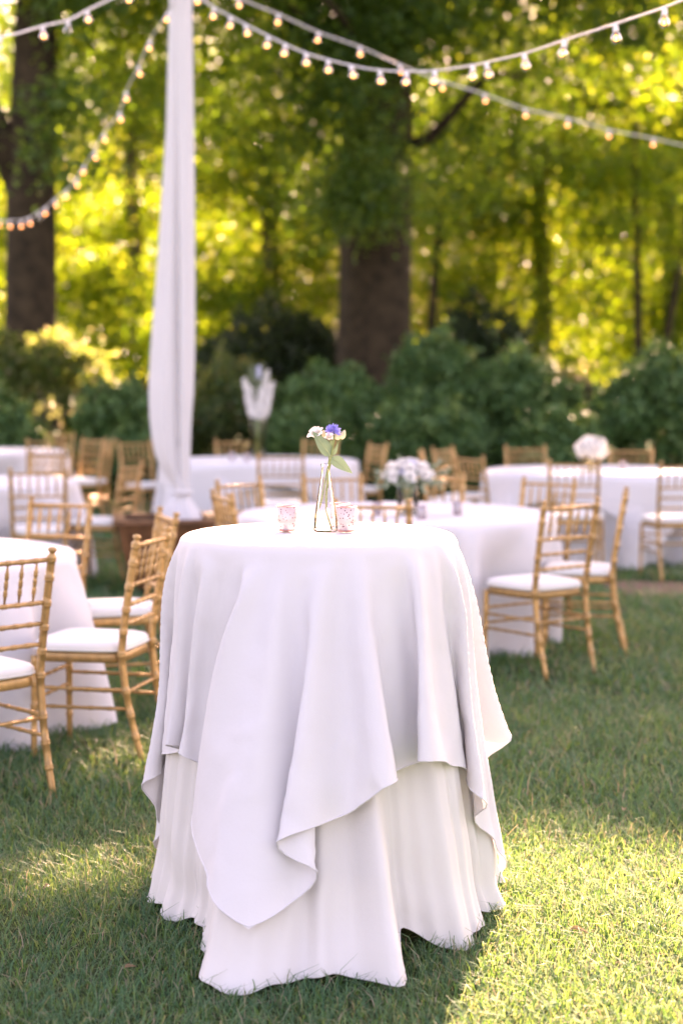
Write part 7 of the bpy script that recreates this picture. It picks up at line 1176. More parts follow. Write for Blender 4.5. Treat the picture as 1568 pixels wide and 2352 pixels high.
def drape_cloth(name, mesh_lim, mat, loc, rz, label, group=None, hem=True):
    me, lim = mesh_lim
    o = put(name, me, mat, None, loc, rz)
    subdiv(o, 1)
    tag(o, label, 'tablecloth', group)
    if hem:
        put('hem', hem_mesh(lim, 0.0022), mat, o)
    return o

# the tall cocktail table in front
TBL = on_z(731, 1224, 1.075)
TBL = Vector((TBL.x, TBL.y, 0))
t = thing('cocktail_table', 'tall round cocktail table hidden under ivory and white cloths', 'table', TBL)
put('table_top', MB().lathe([(0.0, 1.018), (0.335, 1.018), (0.345, 1.026), (0.345, 1.044), (0.335, 1.050), (0.0, 1.050)], 48).mesh('table_top'), 'brown_wood', t)
put('pedestal', MB().lathe([(0.0, 0.06), (0.04, 0.06), (0.04, 1.0175), (0.0, 1.0175)], 20).mesh('pedestal'), 'steel', t)
put('foot', MB().lathe([(0.0, 0.0), (0.27, 0.0), (0.27, 0.015), (0.06, 0.0595), (0.0, 0.0595)], 32).mesh('foot'), 'steel', t)
drape_cloth('under_cloth', cloth_mesh('under_cloth', 'under', 1.07), 'under', TBL + Vector((0, 0, -0.012)), 0, 'ivory floor length cloth spreading on the grass under the tall cocktail table')
OVER = cloth_mesh('overlay_cloth', 'over')
drape_cloth('overlay_cloth', OVER, 'overlay', TBL + Vector((0, 0, -0.012)), 0, 'white square cloth with hanging corners over the tall cocktail table')
og = unpack('over')[0].reshape(-1, 3)

def top_z(x, y):
    """height of the overlay's top at a place on the cocktail table"""
    d = np.hypot(og[:, 0] - (x - TBL.x), og[:, 1] - (y - TBL.y))
    k = np.argsort(d)[:4]
    return float(og[k, 2].max()) - 0.012


# ------------------------------------------------------------------ grass: none grows through the cloth that lies on it
ug = under_grid()
def covered(X, Y):
    dx, dy = X - TBL.x, Y - TBL.y
    ang = np.mod(np.arctan2(dx, -dy), 2 * np.pi)
    rad = np.hypot(dx, dy)
    low = np.where(ug[:, :, 2] < 0.05, np.hypot(ug[:, :, 0], ug[:, :, 1]), 0).ravel()
    la = np.mod(np.arctan2(ug[:, :, 0], -ug[:, :, 1]), 2 * np.pi).ravel()
    b = np.minimum((la / (2 * np.pi) * 90).astype(int), 89)
    reach = np.full(90, 0.30)
    np.maximum.at(reach, b, low)
    return rad < reach[np.minimum((ang / (2 * np.pi) * 90).astype(int), 89)] - 0.02

def grass():
    Vs, Qs, off = [], [], 0
    zones = [  # y0, y1, blades per m2, height, width
        (3.0, 4.2, 13000, 0.036, 0.0034), (4.2, 5.8, 13000, 0.036, 0.0034), (5.8, 8.0, 6500, 0.038, 0.0050), (8.0, 11.5, 3000, 0.042, 0.0075),
        (11.5, 16.0, 1300, 0.045, 0.012), (16.0, 21.5, 500, 0.05, 0.020)]
    for (y0, y1, dens, h, w) in zones:
        hx = 0.215 * y1 + 0.35
        n = int(dens * (y1 - y0) * 2 * hx)
        X = rng.uniform(-hx, hx, n)
        Y = rng.uniform(y0, y1, n)
        # thin, worn and long places
        t = (np.sin(X * 3.1 + 2 * np.sin(Y * 1.7)) + np.sin(Y * 4.3 + X * 1.3) + np.sin(X * 9 + Y * 7) * 0.6) / 2.6
        keep = rng.uniform(size=n) < 0.80 + 0.25 * t
        keep &= ~((((X - BARE.x) / 0.42) ** 2 + ((Y - BARE.y) / 0.5) ** 2 < 1) & (rng.uniform(size=n) < 0.93))
        keep &= ~covered(X, Y)
        X, Y, t = X[keep], Y[keep], t[keep]
        n = len(X)
        hh = h * rng.gamma(6, 1 / 6.0, n) * (1 + 0.25 * t)
        long = rng.uniform(size=n) < 0.008
        hh[long] *= 1.6
        a = rng.uniform(0, 2 * np.pi, n)
        lean = rng.uniform(0.25, 1.6, n) * hh
        sx, sy = np.cos(a), np.sin(a)
        a2 = a + np.pi / 2 + rng.normal(0, 0.5, n)
        wx, wy = np.cos(a2) * w * 0.5, np.sin(a2) * w * 0.5
        V = np.zeros((n, 6, 3))
        V[:, 0] = np.stack([X - wx, Y - wy, 0 * X], 1)
        V[:, 1] = np.stack([X + wx, Y + wy, 0 * X], 1)
        mx, my, mz = X + sx * lean * 0.35, Y + sy * lean * 0.35, hh * 0.62
        V[:, 2] = np.stack([mx + wx * 0.8, my + wy * 0.8, mz], 1)
        V[:, 3] = np.stack([mx - wx * 0.8, my - wy * 0.8, mz], 1)
        tx, ty = X + sx * lean, Y + sy * lean
        V[:, 4] = np.stack([tx + wx * 0.15, ty + wy * 0.15, hh * rng.uniform(0.75, 1.0, n)], 1)
        V[:, 5] = V[:, 4]
        V[:, 5, :2] -= np.stack([wx, wy], 1) * 0.3
        b = (np.arange(n) * 6 + off)[:, None]
        Qs.append(np.concatenate([b + np.array([[0, 1, 2, 3]]), b + np.array([[3, 2, 4, 5]])], 0))
        Vs.append(V.reshape(-1, 3))
        off += n * 6
    o = put('grass', quick_mesh('grass', np.concatenate(Vs), np.concatenate(Qs)), 'grass')
    tag(o, 'short mown green grass with dry tan blades all over the lawn', 'grass', kind='stuff')
grass()

# the round dining tables
round_cloths = {'rl': cloth_mesh('tablecloth', 'rl', 0.757), 'rr': cloth_mesh('tablecloth', 'rr', 0.757), 'rg': cloth_mesh('tablecloth', 'rg', 0.757)}
hems = {k: hem_mesh(v[1], 0.003) for k, v in round_cloths.items()}
TABLES = {
    'front_left': (-2.10, 7.37, 'rl', 0.0, 'white floor length cloth on the round table nearest the camera, cut by the left edge'),
    'low_bouquet': (0.32, 9.75, 'rr', 0.0, 'white cloth on the round table with the low white and blue bouquet'),
    'mid_left': (-2.95, 12.8, 'rg', 0.7, 'white cloth on the round table just left of the wooden planter'),
    'far_left': (-3.98, 18.6, 'rg', 2.1, 'white cloth on the farthest round table, at the left edge below the hedge'),
    'tall_flowers': (-0.80, 16.3, 'rg', 3.9, 'white cloth on the round table with the tall white flowers'),
    'white_ball': (2.18, 14.4, 'rg', 5.0, 'white cloth on the round table with the white ball bouquet'),
}
top_me = MB().lathe([(0.0, 0.715), (0.895, 0.715), (0.905, 0.722), (0.905, 0.740), (0.895, 0.746), (0.0, 0.746)], 40).mesh('table_top')
def leg_me(sx, sy):
    return MB().tube([(sx * 0.42, sy * 0.42, 0.0), (sx * 0.34, sy * 0.34, 0.7145)], [0.016, 0.016], 8).mesh('leg')
legs_me = [leg_me(sx, sy) for sx in (-1, 1) for sy in (-1, 1)]
for key, (x, y, ck, rz, lab) in TABLES.items():
    tb = thing('round_table', lab.replace('white floor length cloth on the', 'folding wooden table under cloth, the').replace('white cloth on the', 'folding wooden table under cloth, the'), 'table', (x, y, 0), rz, 'round dining tables on the lawn')
    put('table_top', top_me, 'brown_wood', tb)
    for lm in legs_me:
        put('leg', lm, 'steel', tb)
    me = round_cloths[ck][0]
    o = put('tablecloth', me, 'white_cloth', None, (x, y, -0.008), rz)
    subdiv(o, 2)
    tag(o, lab, 'tablecloth', 'white cloths on the round dining tables')
    put('hem', hems[ck], 'white_cloth', o)
TOPZ = 0.757 - 0.008 + 0.002

# square overlays on two of the far tables: flat top, pointed corners hanging down
def square_overlay(rad, side, ang, z, label, x, y):
    n = 64
    rows = []
    ts = [0.0, 0.3, 0.6, 0.86, 0.93, 0.975]
    for i in range(len(ts) + 12):
        row = []
        for k in range(n + 1):
            a = 2 * math.pi * k / n
            q = (a - ang) % (math.pi / 2)
            q = min(q, math.pi / 2 - q)
            reach = side / 2 / math.cos(math.pi / 4 - q)
            if i < len(ts):
                r, zz = ts[i] * rad, z
            else:
                drop = (reach - rad) * (i - len(ts) + 1) / 12
                r = rad + 0.012 + drop * 0.10 + 0.05 * drop * math.sin(7 * a + 1.3) + 0.03 * drop * math.sin(12 * a)
                zz = z - drop
            row.append((r * math.sin(a), -r * math.cos(a), zz))
        rows.append(row)
    mb = MB().grid(rows)
    me = mb.mesh('overlay_cloth')
    bm = bmesh.new()
    bm.from_mesh(me)
    bmesh.ops.remove_doubles(bm, verts=bm.verts, dist=1e-4)
    bm.to_mesh(me)
    bm.free()
    me.shade_smooth()
    o = put('overlay_cloth', me, 'white_cloth', None, (x, y, 0))
    tag(o, label, 'tablecloth')
square_overlay(0.955, 2.3, 0.35, TOPZ + 0.003, 'white square overlay hanging in points from the table with the white ball bouquet', 2.18, 14.4)
square_overlay(0.955, 2.3, 0.95, TOPZ + 0.003, 'white square overlay hanging in points from the table with the tall white flowers', -0.80, 16.3)

# ------------------------------------------------------------------ gold ballroom chairs
def turned(path, r, nodes_at=(), n=9, r_end=None, step=0.05):
    """a bamboo-turned rod: pairs of raised rings at the given lengths along the path"""
    P = [Vector(p) for p in path]
    seg = [(P[i + 1] - P[i]).length for i in range(len(P) - 1)]
    L = sum(seg)
    def at(s):
        s = max(0, min(L, s))
        for i, q in enumerate(seg):
            if s <= q or i == len(seg) - 1:
                return P[i].lerp(P[i + 1], s / q if q else 0)
            s -= q
    st = {0.0: 0.0, L: 0.0}
    for p in np.arange(step, L, step):
        st[float(p)] = 0.0
    acc = 0
    for q in seg[:-1]:
        acc += q
        st[acc] = 0.0
    for s0 in nodes_at:
        s0 = s0 * L
        for k in list(st):
            if abs(k - s0) < 0.013 and 0 < k < L:
                del st[k]
        for ds, b in ((-0.011, 0.0), (-0.0085, 0.20), (-0.003, 0.24), (0.0, 0.08), (0.003, 0.24), (0.0085, 0.20), (0.011, 0.0)):
            if 0 <= s0 + ds <= L:
                st[s0 + ds] = b
    ss = sorted(st)
    re = r if r_end is None else r_end
    return [at(s) for s in ss], [(r + (re - r) * s / L) * (1 + st[s]) for s in ss], n

def rod(*parts):
    mb = MB()
    for p in parts:
        mb.tube(*p)
    return mb

def back_y(z):       # the back posts: splayed foot, upright at the seat, raked back above it
    if z < 0.45:
        return -0.185 - 0.085 * ((0.45 - z) / 0.45) ** 1.6
    return -0.185 - 0.075 * ((z - 0.45) / 0.47) ** 1.2

def post_x(z):
    return 0.170 + 0.018 * z / 0.92

def make_chair():
    root = thing('ballroom_chair', '', 'chair', group='gold ballroom chairs around the round tables')
    for s in (-1, 1):
        zs = [0.0, 0.08, 0.16, 0.24, 0.32, 0.40, 0.46, 0.55, 0.65, 0.75, 0.85, 0.888]
        pts, rr, n = turned([(s * post_x(z), back_y(z), z) for z in zs], 0.0150, [0.13, 0.23, 0.335, 0.50, 0.60, 0.70, 0.80, 0.905, 0.985], 10)
        rr = [r * (0.80 + 0.20 * min(1, p.z / 0.35)) for p, r in zip(pts, rr)]
        top = pts[-1]
        for dz, r in ((0.004, 0.0105), (0.010, 0.0100), (0.015, 0.0155), (0.020, 0.0165), (0.026, 0.0150), (0.029, 0.006)):
            pts.append(top + Vector((0, -0.16 * dz, dz)))
            rr.append(r)
        put('back_leg', MB().tube(pts, rr, n).mesh('back_leg'), 'gold', root)
        fl = turned([(s * 0.188, 0.185, 0.0), (s * 0.180, 0.180, 0.425)], 0.0115, [0.28, 0.52, 0.74], 9, 0.0145)
        put('front_leg', MB().tube(*fl).mesh('front_leg'), 'gold', root)
    def bar(z, r, k):
        y = back_y(z)
        return turned([(-post_x(z) + 0.006, y, z), (post_x(z) - 0.006, y, z)], r, k, 8, step=0.08)
    put('top_rail', MB().tube(*bar(0.872, 0.0090, [0.17, 0.34, 0.5, 0.66, 0.83])).mesh('top_rail'), 'gold', root)
    for z in (0.715, 0.637, 0.560):
        put('back_rail', MB().tube(*bar(z, 0.0085, [0.17, 0.34, 0.5, 0.66, 0.83])).mesh('back_rail'), 'gold', root)
    for k in range(5):
        u = (-0.667 + k / 4 * 1.334)
        p0 = Vector((u * post_x(0.715), back_y(0.722), 0.722))
        p1 = Vector((u * post_x(0.865), back_y(0.865), 0.865))
        pts, rr, n = turned([p0, p0.lerp(p1, 0.25), p0.lerp(p1, 0.75), p1], 0.0068, [0.27, 0.5, 0.73], 7, step=0.03)
        for i, p in enumerate(pts):
            q = (p - p0).length / (p1 - p0).length
            rr[i] *= min(1.0, 0.45 + 2.4 * min(q, 1 - q))
        put('spindle', MB().tube(pts, rr, n).mesh('spindle'), 'gold', root)
    # seat frame and cushion: a rounded trapezoid, wider in front
    def outline(grow, z):
        out = []
        for k in range(36):
            a = 2 * math.pi * k / 36
            c, s_ = math.cos(a), math.sin(a)
            e = 0.38
            x = math.copysign(abs(c) ** e, c)
            y = math.copysign(abs(s_) ** e, s_)
            w = 0.185 + 0.012 * y
            out.append(Vector((x * (w + grow), y * (0.185 + grow) + 0.002, z)))
        return out
    def shell(layers, name, mat):
        mb = MB()
        rows = [outline(g, z) for g, z in layers]
        for r in rows:
            mb.v.extend(tuple(p) for p in r)
        m = 36
        for i in range(len(rows) - 1):
            for k in range(m):
                a, b_ = i * m + k, i * m + (k + 1) % m
                mb.f.append((a, b_, b_ + m, a + m))
        mb.f.append(tuple(range(m))[::-1])
        mb.f.append(tuple((len(rows) - 1) * m + k for k in range(m)))
        put(name, mb.mesh(name), mat, root)
    shell([(-0.03, 0.405), (0.002, 0.405), (0.006, 0.411), (0.006, 0.438), (0.002, 0.4435), (-0.03, 0.4435)], 'seat_frame', 'gold')
    shell([(-0.01, 0.4445), (0.006, 0.447), (0.012, 0.457), (0.011, 0.472), (0.002, 0.483), (-0.02, 0.489), (-0.07, 0.4925), (-0.13, 0.4935)], 'cushion', 'cushion')
    pts = outline(0.0135, 0.4550)
    cu = [o_ for o_ in root.children if o_.name.startswith('cushion')][0]
    put('piping', MB().tube(pts + pts[:1], 0.0028, 6).mesh('piping'), 'cushion', cu)
    for z in (0.30, 0.225):
        for s in (-1, 1):
            p = turned([(s * post_x(z), back_y(z), z), (s * 0.184, 0.182, z)], 0.0075, [0.2, 0.4, 0.6, 0.8], 7, step=0.09)
            put('side_stretcher', MB().tube(*p).mesh('side_stretcher'), 'gold', root)
    p = turned([(-0.184, 0.182, 0.33), (0.184, 0.182, 0.33)], 0.0075, [0.2, 0.4, 0.6, 0.8], 7, step=0.09)
    put('front_stretcher', MB().tube(*p).mesh('front_stretcher'), 'gold', root)
    p = turned([(-0.184, 0.182, 0.25), (0.184, 0.182, 0.25)], 0.0075, [0.2, 0.4, 0.6, 0.8], 7, step=0.09)
    put('front_stretcher', MB().tube(*p).mesh('front_stretcher'), 'gold', root)
    p = turned([(-post_x(0.29), back_y(0.29), 0.29), (post_x(0.29), back_y(0.29), 0.29)], 0.0075, [0.2, 0.4, 0.6, 0.8], 7, step=0.09)
    put('back_stretcher', MB().tube(*p).mesh('back_stretcher'), 'gold', root)
    return root

# middle of the backrest top (x, y) and the way the chair faces
CHAIRS = [
    (-1.170, 5.87, -0.72, 0.69, 'gold chair nearest the camera, cut by the left edge'),
    (-0.755, 6.68, -0.97, 0.22, 'gold chair side on, its ivory seat against the nearest left cloth'),
    (-0.810, 7.80, -0.95, -0.30, 'gold chair whose back shows above the side on chair, before the planter'),
    (-1.450, 8.65, -0.45, -0.89, 'gold chair at the far side of the nearest left table, back toward the planter'),
    (1.164, 8.49, -0.60, 0.80, 'gold chair with open back nearest on the right, splayed legs on the grass'),
    (1.580, 9.30, -0.986, 0.168, 'gold chair seen edge on, farthest right of the low bouquet table'),
    (1.290, 10.42, -0.65, -0.76, 'thin gold chair back rising behind the open backed chair on the right'),
    (0.157, 8.50, 0.10, 0.99, 'gold chair back cut off by the cocktail table top, behind the votives'),
    (-0.650, 9.10, 0.94, 0.33, 'gold chair back turned sharply, just left of the cocktail votive'),
    (-0.630, 10.30, 0.75, -0.65, 'gold chair behind the sharply turned one, facing the low bouquet'),
    (-0.060, 10.90, 0.25, -0.97, 'gold chair back seen through the bud vase, beyond the low bouquet table'),
    (0.610, 10.95, -0.20, -0.98, 'gold chair back directly right of the low white and blue bouquet'),
    (-0.510, 14.10, -0.05, 1.0, 'gold chair seen from behind in front of the tall flowers table'),
    (-1.130, 17.60, 0.20, -0.98, 'gold chair behind the tall flowers table, beside the drape'),
    (-0.220, 17.60, -0.35, -0.94, 'gold chair behind the tall flowers table, partly hidden by the sage leaf'),
    (0.360, 16.50, -0.90, -0.42, 'gold chair turned side on between the sage leaf and the low bouquet'),
    (-2.120, 17.20, 0.62, -0.78, 'gold chair with white seat left of the bottom of the drape'),
    (1.040, 13.70, 0.84, 0.54, 'gold chair backed against the left end of the white ball table'),
    (0.930, 15.45, 0.85, -0.53, 'gold chair rising highest behind the low bouquet greenery'),
    (0.700, 14.75, 1.0, -0.10, 'gold chair behind the left flowers of the low bouquet'),
    (1.730, 15.80, 0.15, -0.99, 'gold chair behind the white ball table, left of the ball'),
    (2.650, 15.35, -0.20, -0.98, 'gold chair behind the white ball table, right of the ball'),
    (1.780, 12.85, 0.24, 0.97, 'gold chair in front of the white ball table, below the ball'),
    (2.570, 12.55, -0.15, 0.99, 'gold chair in front of the white ball table at the right edge'),
    (-2.100, 11.60, -0.15, 0.99, 'gold chair seen from behind before the mid left table'),
    (-1.560, 12.50, -0.96, 0.28, 'gold chair standing directly left of the wooden planter'),
    (-2.520, 14.60, -0.20, -0.98, 'gold chair beyond the mid left table, facing the camera'),
    (-3.120, 17.70, -0.25, 0.97, 'gold chair in front of the farthest left table, seen from behind'),
    (-3.330, 19.90, -0.40, -0.92, 'gold chair behind the farthest left table below the hedge'),
    (-2.650, 18.00, -0.65, -0.76, 'gold chair with sunlit top rail in front of the dark bush'),
    (-2.440, 17.60, -0.99, 0.13, 'gold chair edge on beside the one with the sunlit top rail'),
]
chair0 = make_chair()
for i, (x, y, fx, fy, lab) in enumerate(CHAIRS):
    f = Vector((fx, fy)).normalized()
    loc = (x + f.x * 0.255, y + f.y * 0.255, 0)
    rz = math.atan2(-f.x, f.y)
    if i == 0:
        chair0.location = loc
        chair0.rotation_euler = (0, 0, rz)
        chair0['label'] = lab
    else:
        dup(chair0, loc, rz, lab)

# ------------------------------------------------------------------ pole, drape, planter
POLE = Vector(((414 - CX) / F_PX * 12.2, 12.2, 0))
pl = thing('wooden_planter', 'brown wooden tapered planter box holding the draped pole', 'planter', (POLE.x + (378 - 414) / F_PX * 12.2, 12.2, 0), R(8))
Ht, top, bot = 0.53, 0.345, 0.245
def wall_pt(u, z, face, out=0.0):
    """point on a sloping side: u along it from -1 to 1"""
    h = (bot + (top - bot) * z / Ht)
    p = Vector((u * h, -(h + out), z))
    p.rotate(Matrix.Rotation(face * math.pi / 2, 3, 'Z'))
    return p
nb = 4
for face in range(4):
    for k in range(nb):
        z0, z1 = 0.03 + k * (Ht - 0.06) / nb + 0.004, 0.03 + (k + 1) * (Ht - 0.06) / nb - 0.004
        w = 0.86
        pts = [wall_pt(-w, z0, face, -0.03), wall_pt(w, z0, face, -0.03), wall_pt(w, z0, face, -0.008), wall_pt(-w, z0, face, -0.008),
               wall_pt(-w, z1, face, -0.03), wall_pt(w, z1, face, -0.03), wall_pt(w, z1, face, -0.008), wall_pt(-w, z1, face, -0.008)]
        pts = [pts[3], pts[2], pts[1], pts[0], pts[7], pts[6], pts[5], pts[4]]
        put('plank', MB().hexa(pts).mesh('plank', False), 'brown_wood', pl)
    pts = []
    for z in (0.0, Ht - 0.032):
        h = bot + (top - bot) * z / Ht
        q = [Vector((-h - 0.01, -h - 0.01, z)), Vector((-h * 0.84, -h - 0.01, z)), Vector((-h * 0.84, -h * 0.84, z)), Vector((-h - 0.01, -h * 0.84, z))]
        for p in q:
            p.rotate(Matrix.Rotation(face * math.pi / 2, 3, 'Z'))
        pts += q
    put('corner_post', MB().hexa(pts).mesh('corner_post', False), 'brown_wood', pl)
    a, b_ = top + 0.03, top - 0.055
    q = [Vector((-a, -a, 0)), Vector((a, -a, 0)), Vector((b_, -b_, 0)), Vector((-b_, -b_, 0))]
    pts = []
    for z in (Ht - 0.030, Ht):
        for p in q:
            v = p.copy()
            v.z = z
            v.rotate(Matrix.Rotation(face * math.pi / 2, 3, 'Z'))
            pts.append(v)
    put('rim_board', MB().hexa(pts).mesh('rim_board', False), 'brown_wood', pl)
MT['potting_soil'] = simple('potting_soil', (0.05, 0.035, 0.025), rough=0.95, var=0.4, scale=40, bmp=0.5)
put('soil', MB().hexa([(-0.28, -0.28, 0.40), (0.28, -0.28, 0.40), (0.28, 0.28, 0.40), (-0.28, 0.28, 0.40), (-0.29, -0.29, 0.44), (0.29, -0.29, 0.44), (0.29, 0.29, 0.44), (-0.29, 0.29, 0.44)]).mesh('soil', False), 'potting_soil', pl)

po = thing('tent_pole', 'slim grey pole standing in the planter inside the white drape', 'pole', (POLE.x, POLE.y, 0.44))
put('shaft', MB().tube([(0, 0, 0), (0, 0, 5.1)], [0.022, 0.022], 16).mesh('shaft'), 'steel', po)
put('cap', MB().lathe([(0.0, 5.1001), (0.03, 5.1001), (0.034, 5.12), (0.03, 5.15), (0.0, 5.16)], 16).mesh('cap'), 'steel', po)

def pole_drape():
    prof = [(-200, 408, 449), (0, 397, 449), (300, 387, 451.5), (600, 365, 452), (800, 348, 450.5), (900, 342.5, 447), (960, 344, 442), (1000, 348, 440), (1040, 355, 438), (1070, 366, 437),
            (1095, 382, 436), (1118, 398, 435), (1132, 401, 434), (1146, 388, 440), (1160, 378, 448), (1176, 372, 458), (1190, 369, 464), (1196, 369, 464)]
    ys = []
    for (p, q) in zip(prof[:-1], prof[1:]):
        m = max(2, int((q[0] - p[0]) / 14))
        for k in range(m):
            t = k / m
            ys.append(tuple(p[j] + (q[j] - p[j]) * t for j in range(3)))
    ys.append(prof[-1])
    n = 96
    mb = MB()
    k0 = 12.2 / F_PX
    for (y, x0, x1) in ys:
        z = on_y(414, y, 12.2).z
        c = ((x0 + x1) / 2 - 414) * k0
        w = (x1 - x0) / 2 * k0
        dep = max(0.045, min(0.13, w * 0.55))
        low = max(0.0, (y - 1135) / 60.0)
        full = min(1, max(0, (y + 100) / 900.0))
        # the slit where the two halves meet, by the pole
        slit = (411 - (x0 + x1) / 2) / ((x1 - x0) / 2)
        slit = max(-0.6, min(0.6, slit))
        for k in range(n):
            a = 2 * math.pi * k / n
            u, v = math.cos(a), -math.sin(a)
            f = 1 + (0.035 + 0.03 * low) * math.sin(7 * a + 0.4 + y * 0.0012) + 0.014 * math.sin(17 * a + 1.1)
            f *= 1 + 0.35 * low * (1 - 0.5 * low)
            px = c + w * u * (0.97 + 0.03 * math.sin(9 * a))
            py = dep * v * f * (1 + 0.3 * low)
            if v < 0:
                py += 0.06 * full * max(0.0, min(1.0, (1110 - y) / 90.0)) * math.exp(-((u - slit) / 0.13) ** 2)
                py += 0.006 * math.sin(u * 8 + 0.7) * full
            mb.v.append((px, py, z + 0.010 * low * math.sin(7 * a)))
    m = len(ys)
    for i in range(m - 1):
        for k in range(n):
            a, b = i * n + k, i * n + (k + 1) % n
            mb.f.append((a, b, b + n, a + n))
    o = put('pole_drape', mb.mesh('pole_drape'), 'drape', None, (POLE.x, POLE.y, 0))
    tag(o, 'long white fabric drape gathered round the pole and tied above the planter', 'drape')
    tie = MB()
    zt = on_y(414, 1131, 12.2).z
    cc = (417.5 - 414) * k0
    tie.lathe([(0.062, -0.018), (0.072, -0.010), (0.074, 0.0), (0.072, 0.010), (0.062, 0.018)], 32, (cc, 0, zt))
    put('tie_band', tie.mesh('tie_band'), 'drape', o)
pole_drape()

# ------------------------------------------------------------------ string lights
bulb_me = MB().lathe([(0.0085, -0.030), (0.010, -0.034), (0.016, -0.041), (0.020, -0.050), (0.0215, -0.059), (0.020, -0.068), (0.015, -0.075), (0.008, -0.0795), (0.0, -0.0805)], 16).mesh('bulb')
socket_me = MB().lathe([(0.0, 0.006), (0.010, 0.006), (0.0115, 0.0), (0.0115, -0.018), (0.0135, -0.021), (0.0135, -0.0295), (0.0, -0.0298)], 14).mesh('socket')
fil_me = MB().lathe([(0.0, -0.042), (0.0035, -0.046), (0.0065, -0.052), (0.0085, -0.060), (0.0060, -0.066), (0.0, -0.068)], 10).mesh('filament')
def string_light(label, cable, bulbs, p0, p1, unlit=(), thick=0.0048):
    """cable and bulbs hang in the vertical plane between two plan points"""
    n = Vector((p1[1] - p0[1], -(p1[0] - p0[0])))
    def P(px, py):
        d = ray(px, py)
        k = (n.x * p0[0] + n.y * p0[1]) / (n.x * d.x + n.y * d.y)
        return Vector((0, 0, EYE)) + d * k
    c = [P(*q) for q in cable]
    # a smooth curve through the measured points
    pts = []
    for i in range(len(c) - 1):
        a, b, cc, d = c[max(i - 1, 0)], c[i], c[i + 1], c[min(i + 2, len(c) - 1)]
        for k in range(6):
            t = k / 6
            pts.append(0.5 * ((2 * b) + (cc - a) * t + (2 * a - 5 * b + 4 * cc - d) * t * t + (3 * b - a - 3 * cc + d) * t ** 3))
    pts.append(c[-1])
    st = thing('string_light', label, 'string light', pts[0], group='white string lights hung over the lawn')
    o = pts[0]
    put('cable', MB().tube([p - o for p in pts], thick, 8).mesh('cable'), 'cord', st)
    for i, (px, py) in enumerate(bulbs):
        q = P(px, py)
        # hang from the cable straight above
        near = min(pts, key=lambda p: (p.x - q.x) ** 2 + (p.y - q.y) ** 2)
        ts = [(pts[j], pts[j + 1]) for j in range(len(pts) - 1)]
        zc = near.z
        for (a, b) in ts:
            den = (b - a).xy.length_squared
            u = (q.xy - a.xy).dot((b - a).xy) / den if den else 0
            if 0 <= u <= 1:
                zc = a.z + (b.z - a.z) * u
        hang = Vector((q.x, q.y, zc - 0.004))
        b_ = put('bulb', bulb_me, 'bulb_glass', st, hang - o)
        tilt = random.uniform(-0.22, 0.22)
        b_.rotation_euler = (random.uniform(-0.2, 0.2), tilt, 0)
        put('socket', socket_me, 'socket', b_)
        if i not in unlit:
            put('filament', fil_me, 'filament', b_)
    return st
PX, PY = POLE.x + 0.05, POLE.y
string_light('string of clear bulbs sagging from the drape to the upper right corner',
             [(440, -40), (470, 2), (530, 38), (617, 83), (703, 122), (806, 150), (872, 161), (934, 164), (1000, 162), (1085, 150), (1203, 123), (1297, 92), (1412, 55), (1525, 17), (1640, -30)],
             [(455, 5), (492, 29), (530, 59), (564, 81), (617, 104), (656, 126), (703, 145), (754, 160), (806, 172), (872, 184), (934, 187), (999, 185), (1085, 177), (1116, 170), (1203, 150), (1297, 125), (1412, 90), (1525, 42)],
             (PX, PY), (1.5, 6.9))
string_light('string of bulbs running nearly straight down to the right edge',
             [(430, -70), (560, 0), (640, 33), (733, 75), (827, 108), (916, 148), (1014, 186), (1111, 216), (1205, 250), (1304, 272), (1396, 298), (1499, 318), (1568, 334), (1660, 350)],
             [(547, 5), (639, 50), (732, 95), (826, 130), (918, 172), (1014, 207), (1111, 235), (1205, 270), (1304, 289), (1396, 317), (1499, 340)],
             (PX, PY), (3.26, 16.0), thick=0.006)
string_light('string of bulbs curving low from the drape toward the forked tree',
             [(415, -60), (395, 12), (345, 92), (318, 152), (290, 210), (275, 258), (239, 305), (218, 346), (194, 380), (177, 410), (153, 437), (127, 457), (106, 476), (89, 487), (68, 500), (50, 506), (23, 507), (0, 506), (-60, 480)],
             [(387, 45), (345, 110), (318, 170), (290, 227), (275, 276), (239, 320), (218, 361), (194, 395), (177, 425), (153, 452), (127, 471), (106, 490), (89, 500), (68, 514), (50, 521), (23, 521), (0, 520)],
             (PX - 0.1, PY), (-3.67, 18.0), unlit=(12,))
string_light('string of bulbs sloping down from the drape to the upper left corner',
             [(405, -70), (250, 0), (200, 24), (157, 46), (98, 60), (40, 77), (0, 85), (-60, 98)],
             [(295, 2), (200, 35), (157, 60), (98, 73), (2, 100)],
             (PX - 0.1, PY), (-1.83, 9.0), unlit=(2,), thick=0.006)

# ------------------------------------------------------------------ flowers
def petal(mb, base, axis, out, L, W, curl, ruf=0.0, rows=5, cols=5):
    """a curved petal from base: axis is its way up, out its way outwards"""
    side = axis.cross(out).normalized()
    g = []
    for i in range(rows):
        t = i / (rows - 1)
        w = W * math.sin(math.pi * (0.12 + 0.70 * t)) ** 0.8
        row = []
        for j in range(cols):
            u = j / (cols - 1) * 2 - 1
            p = base + axis * (L * t * math.cos(curl * t)) + out * (L * t * math.sin(curl * t) * 0.9 - 0.25 * W * u * u + ruf * W * math.sin(u * 7 + t * 5) * t) + side * (w * u)
            row.append(p)
        g.append(row)
    mb.grid(g)

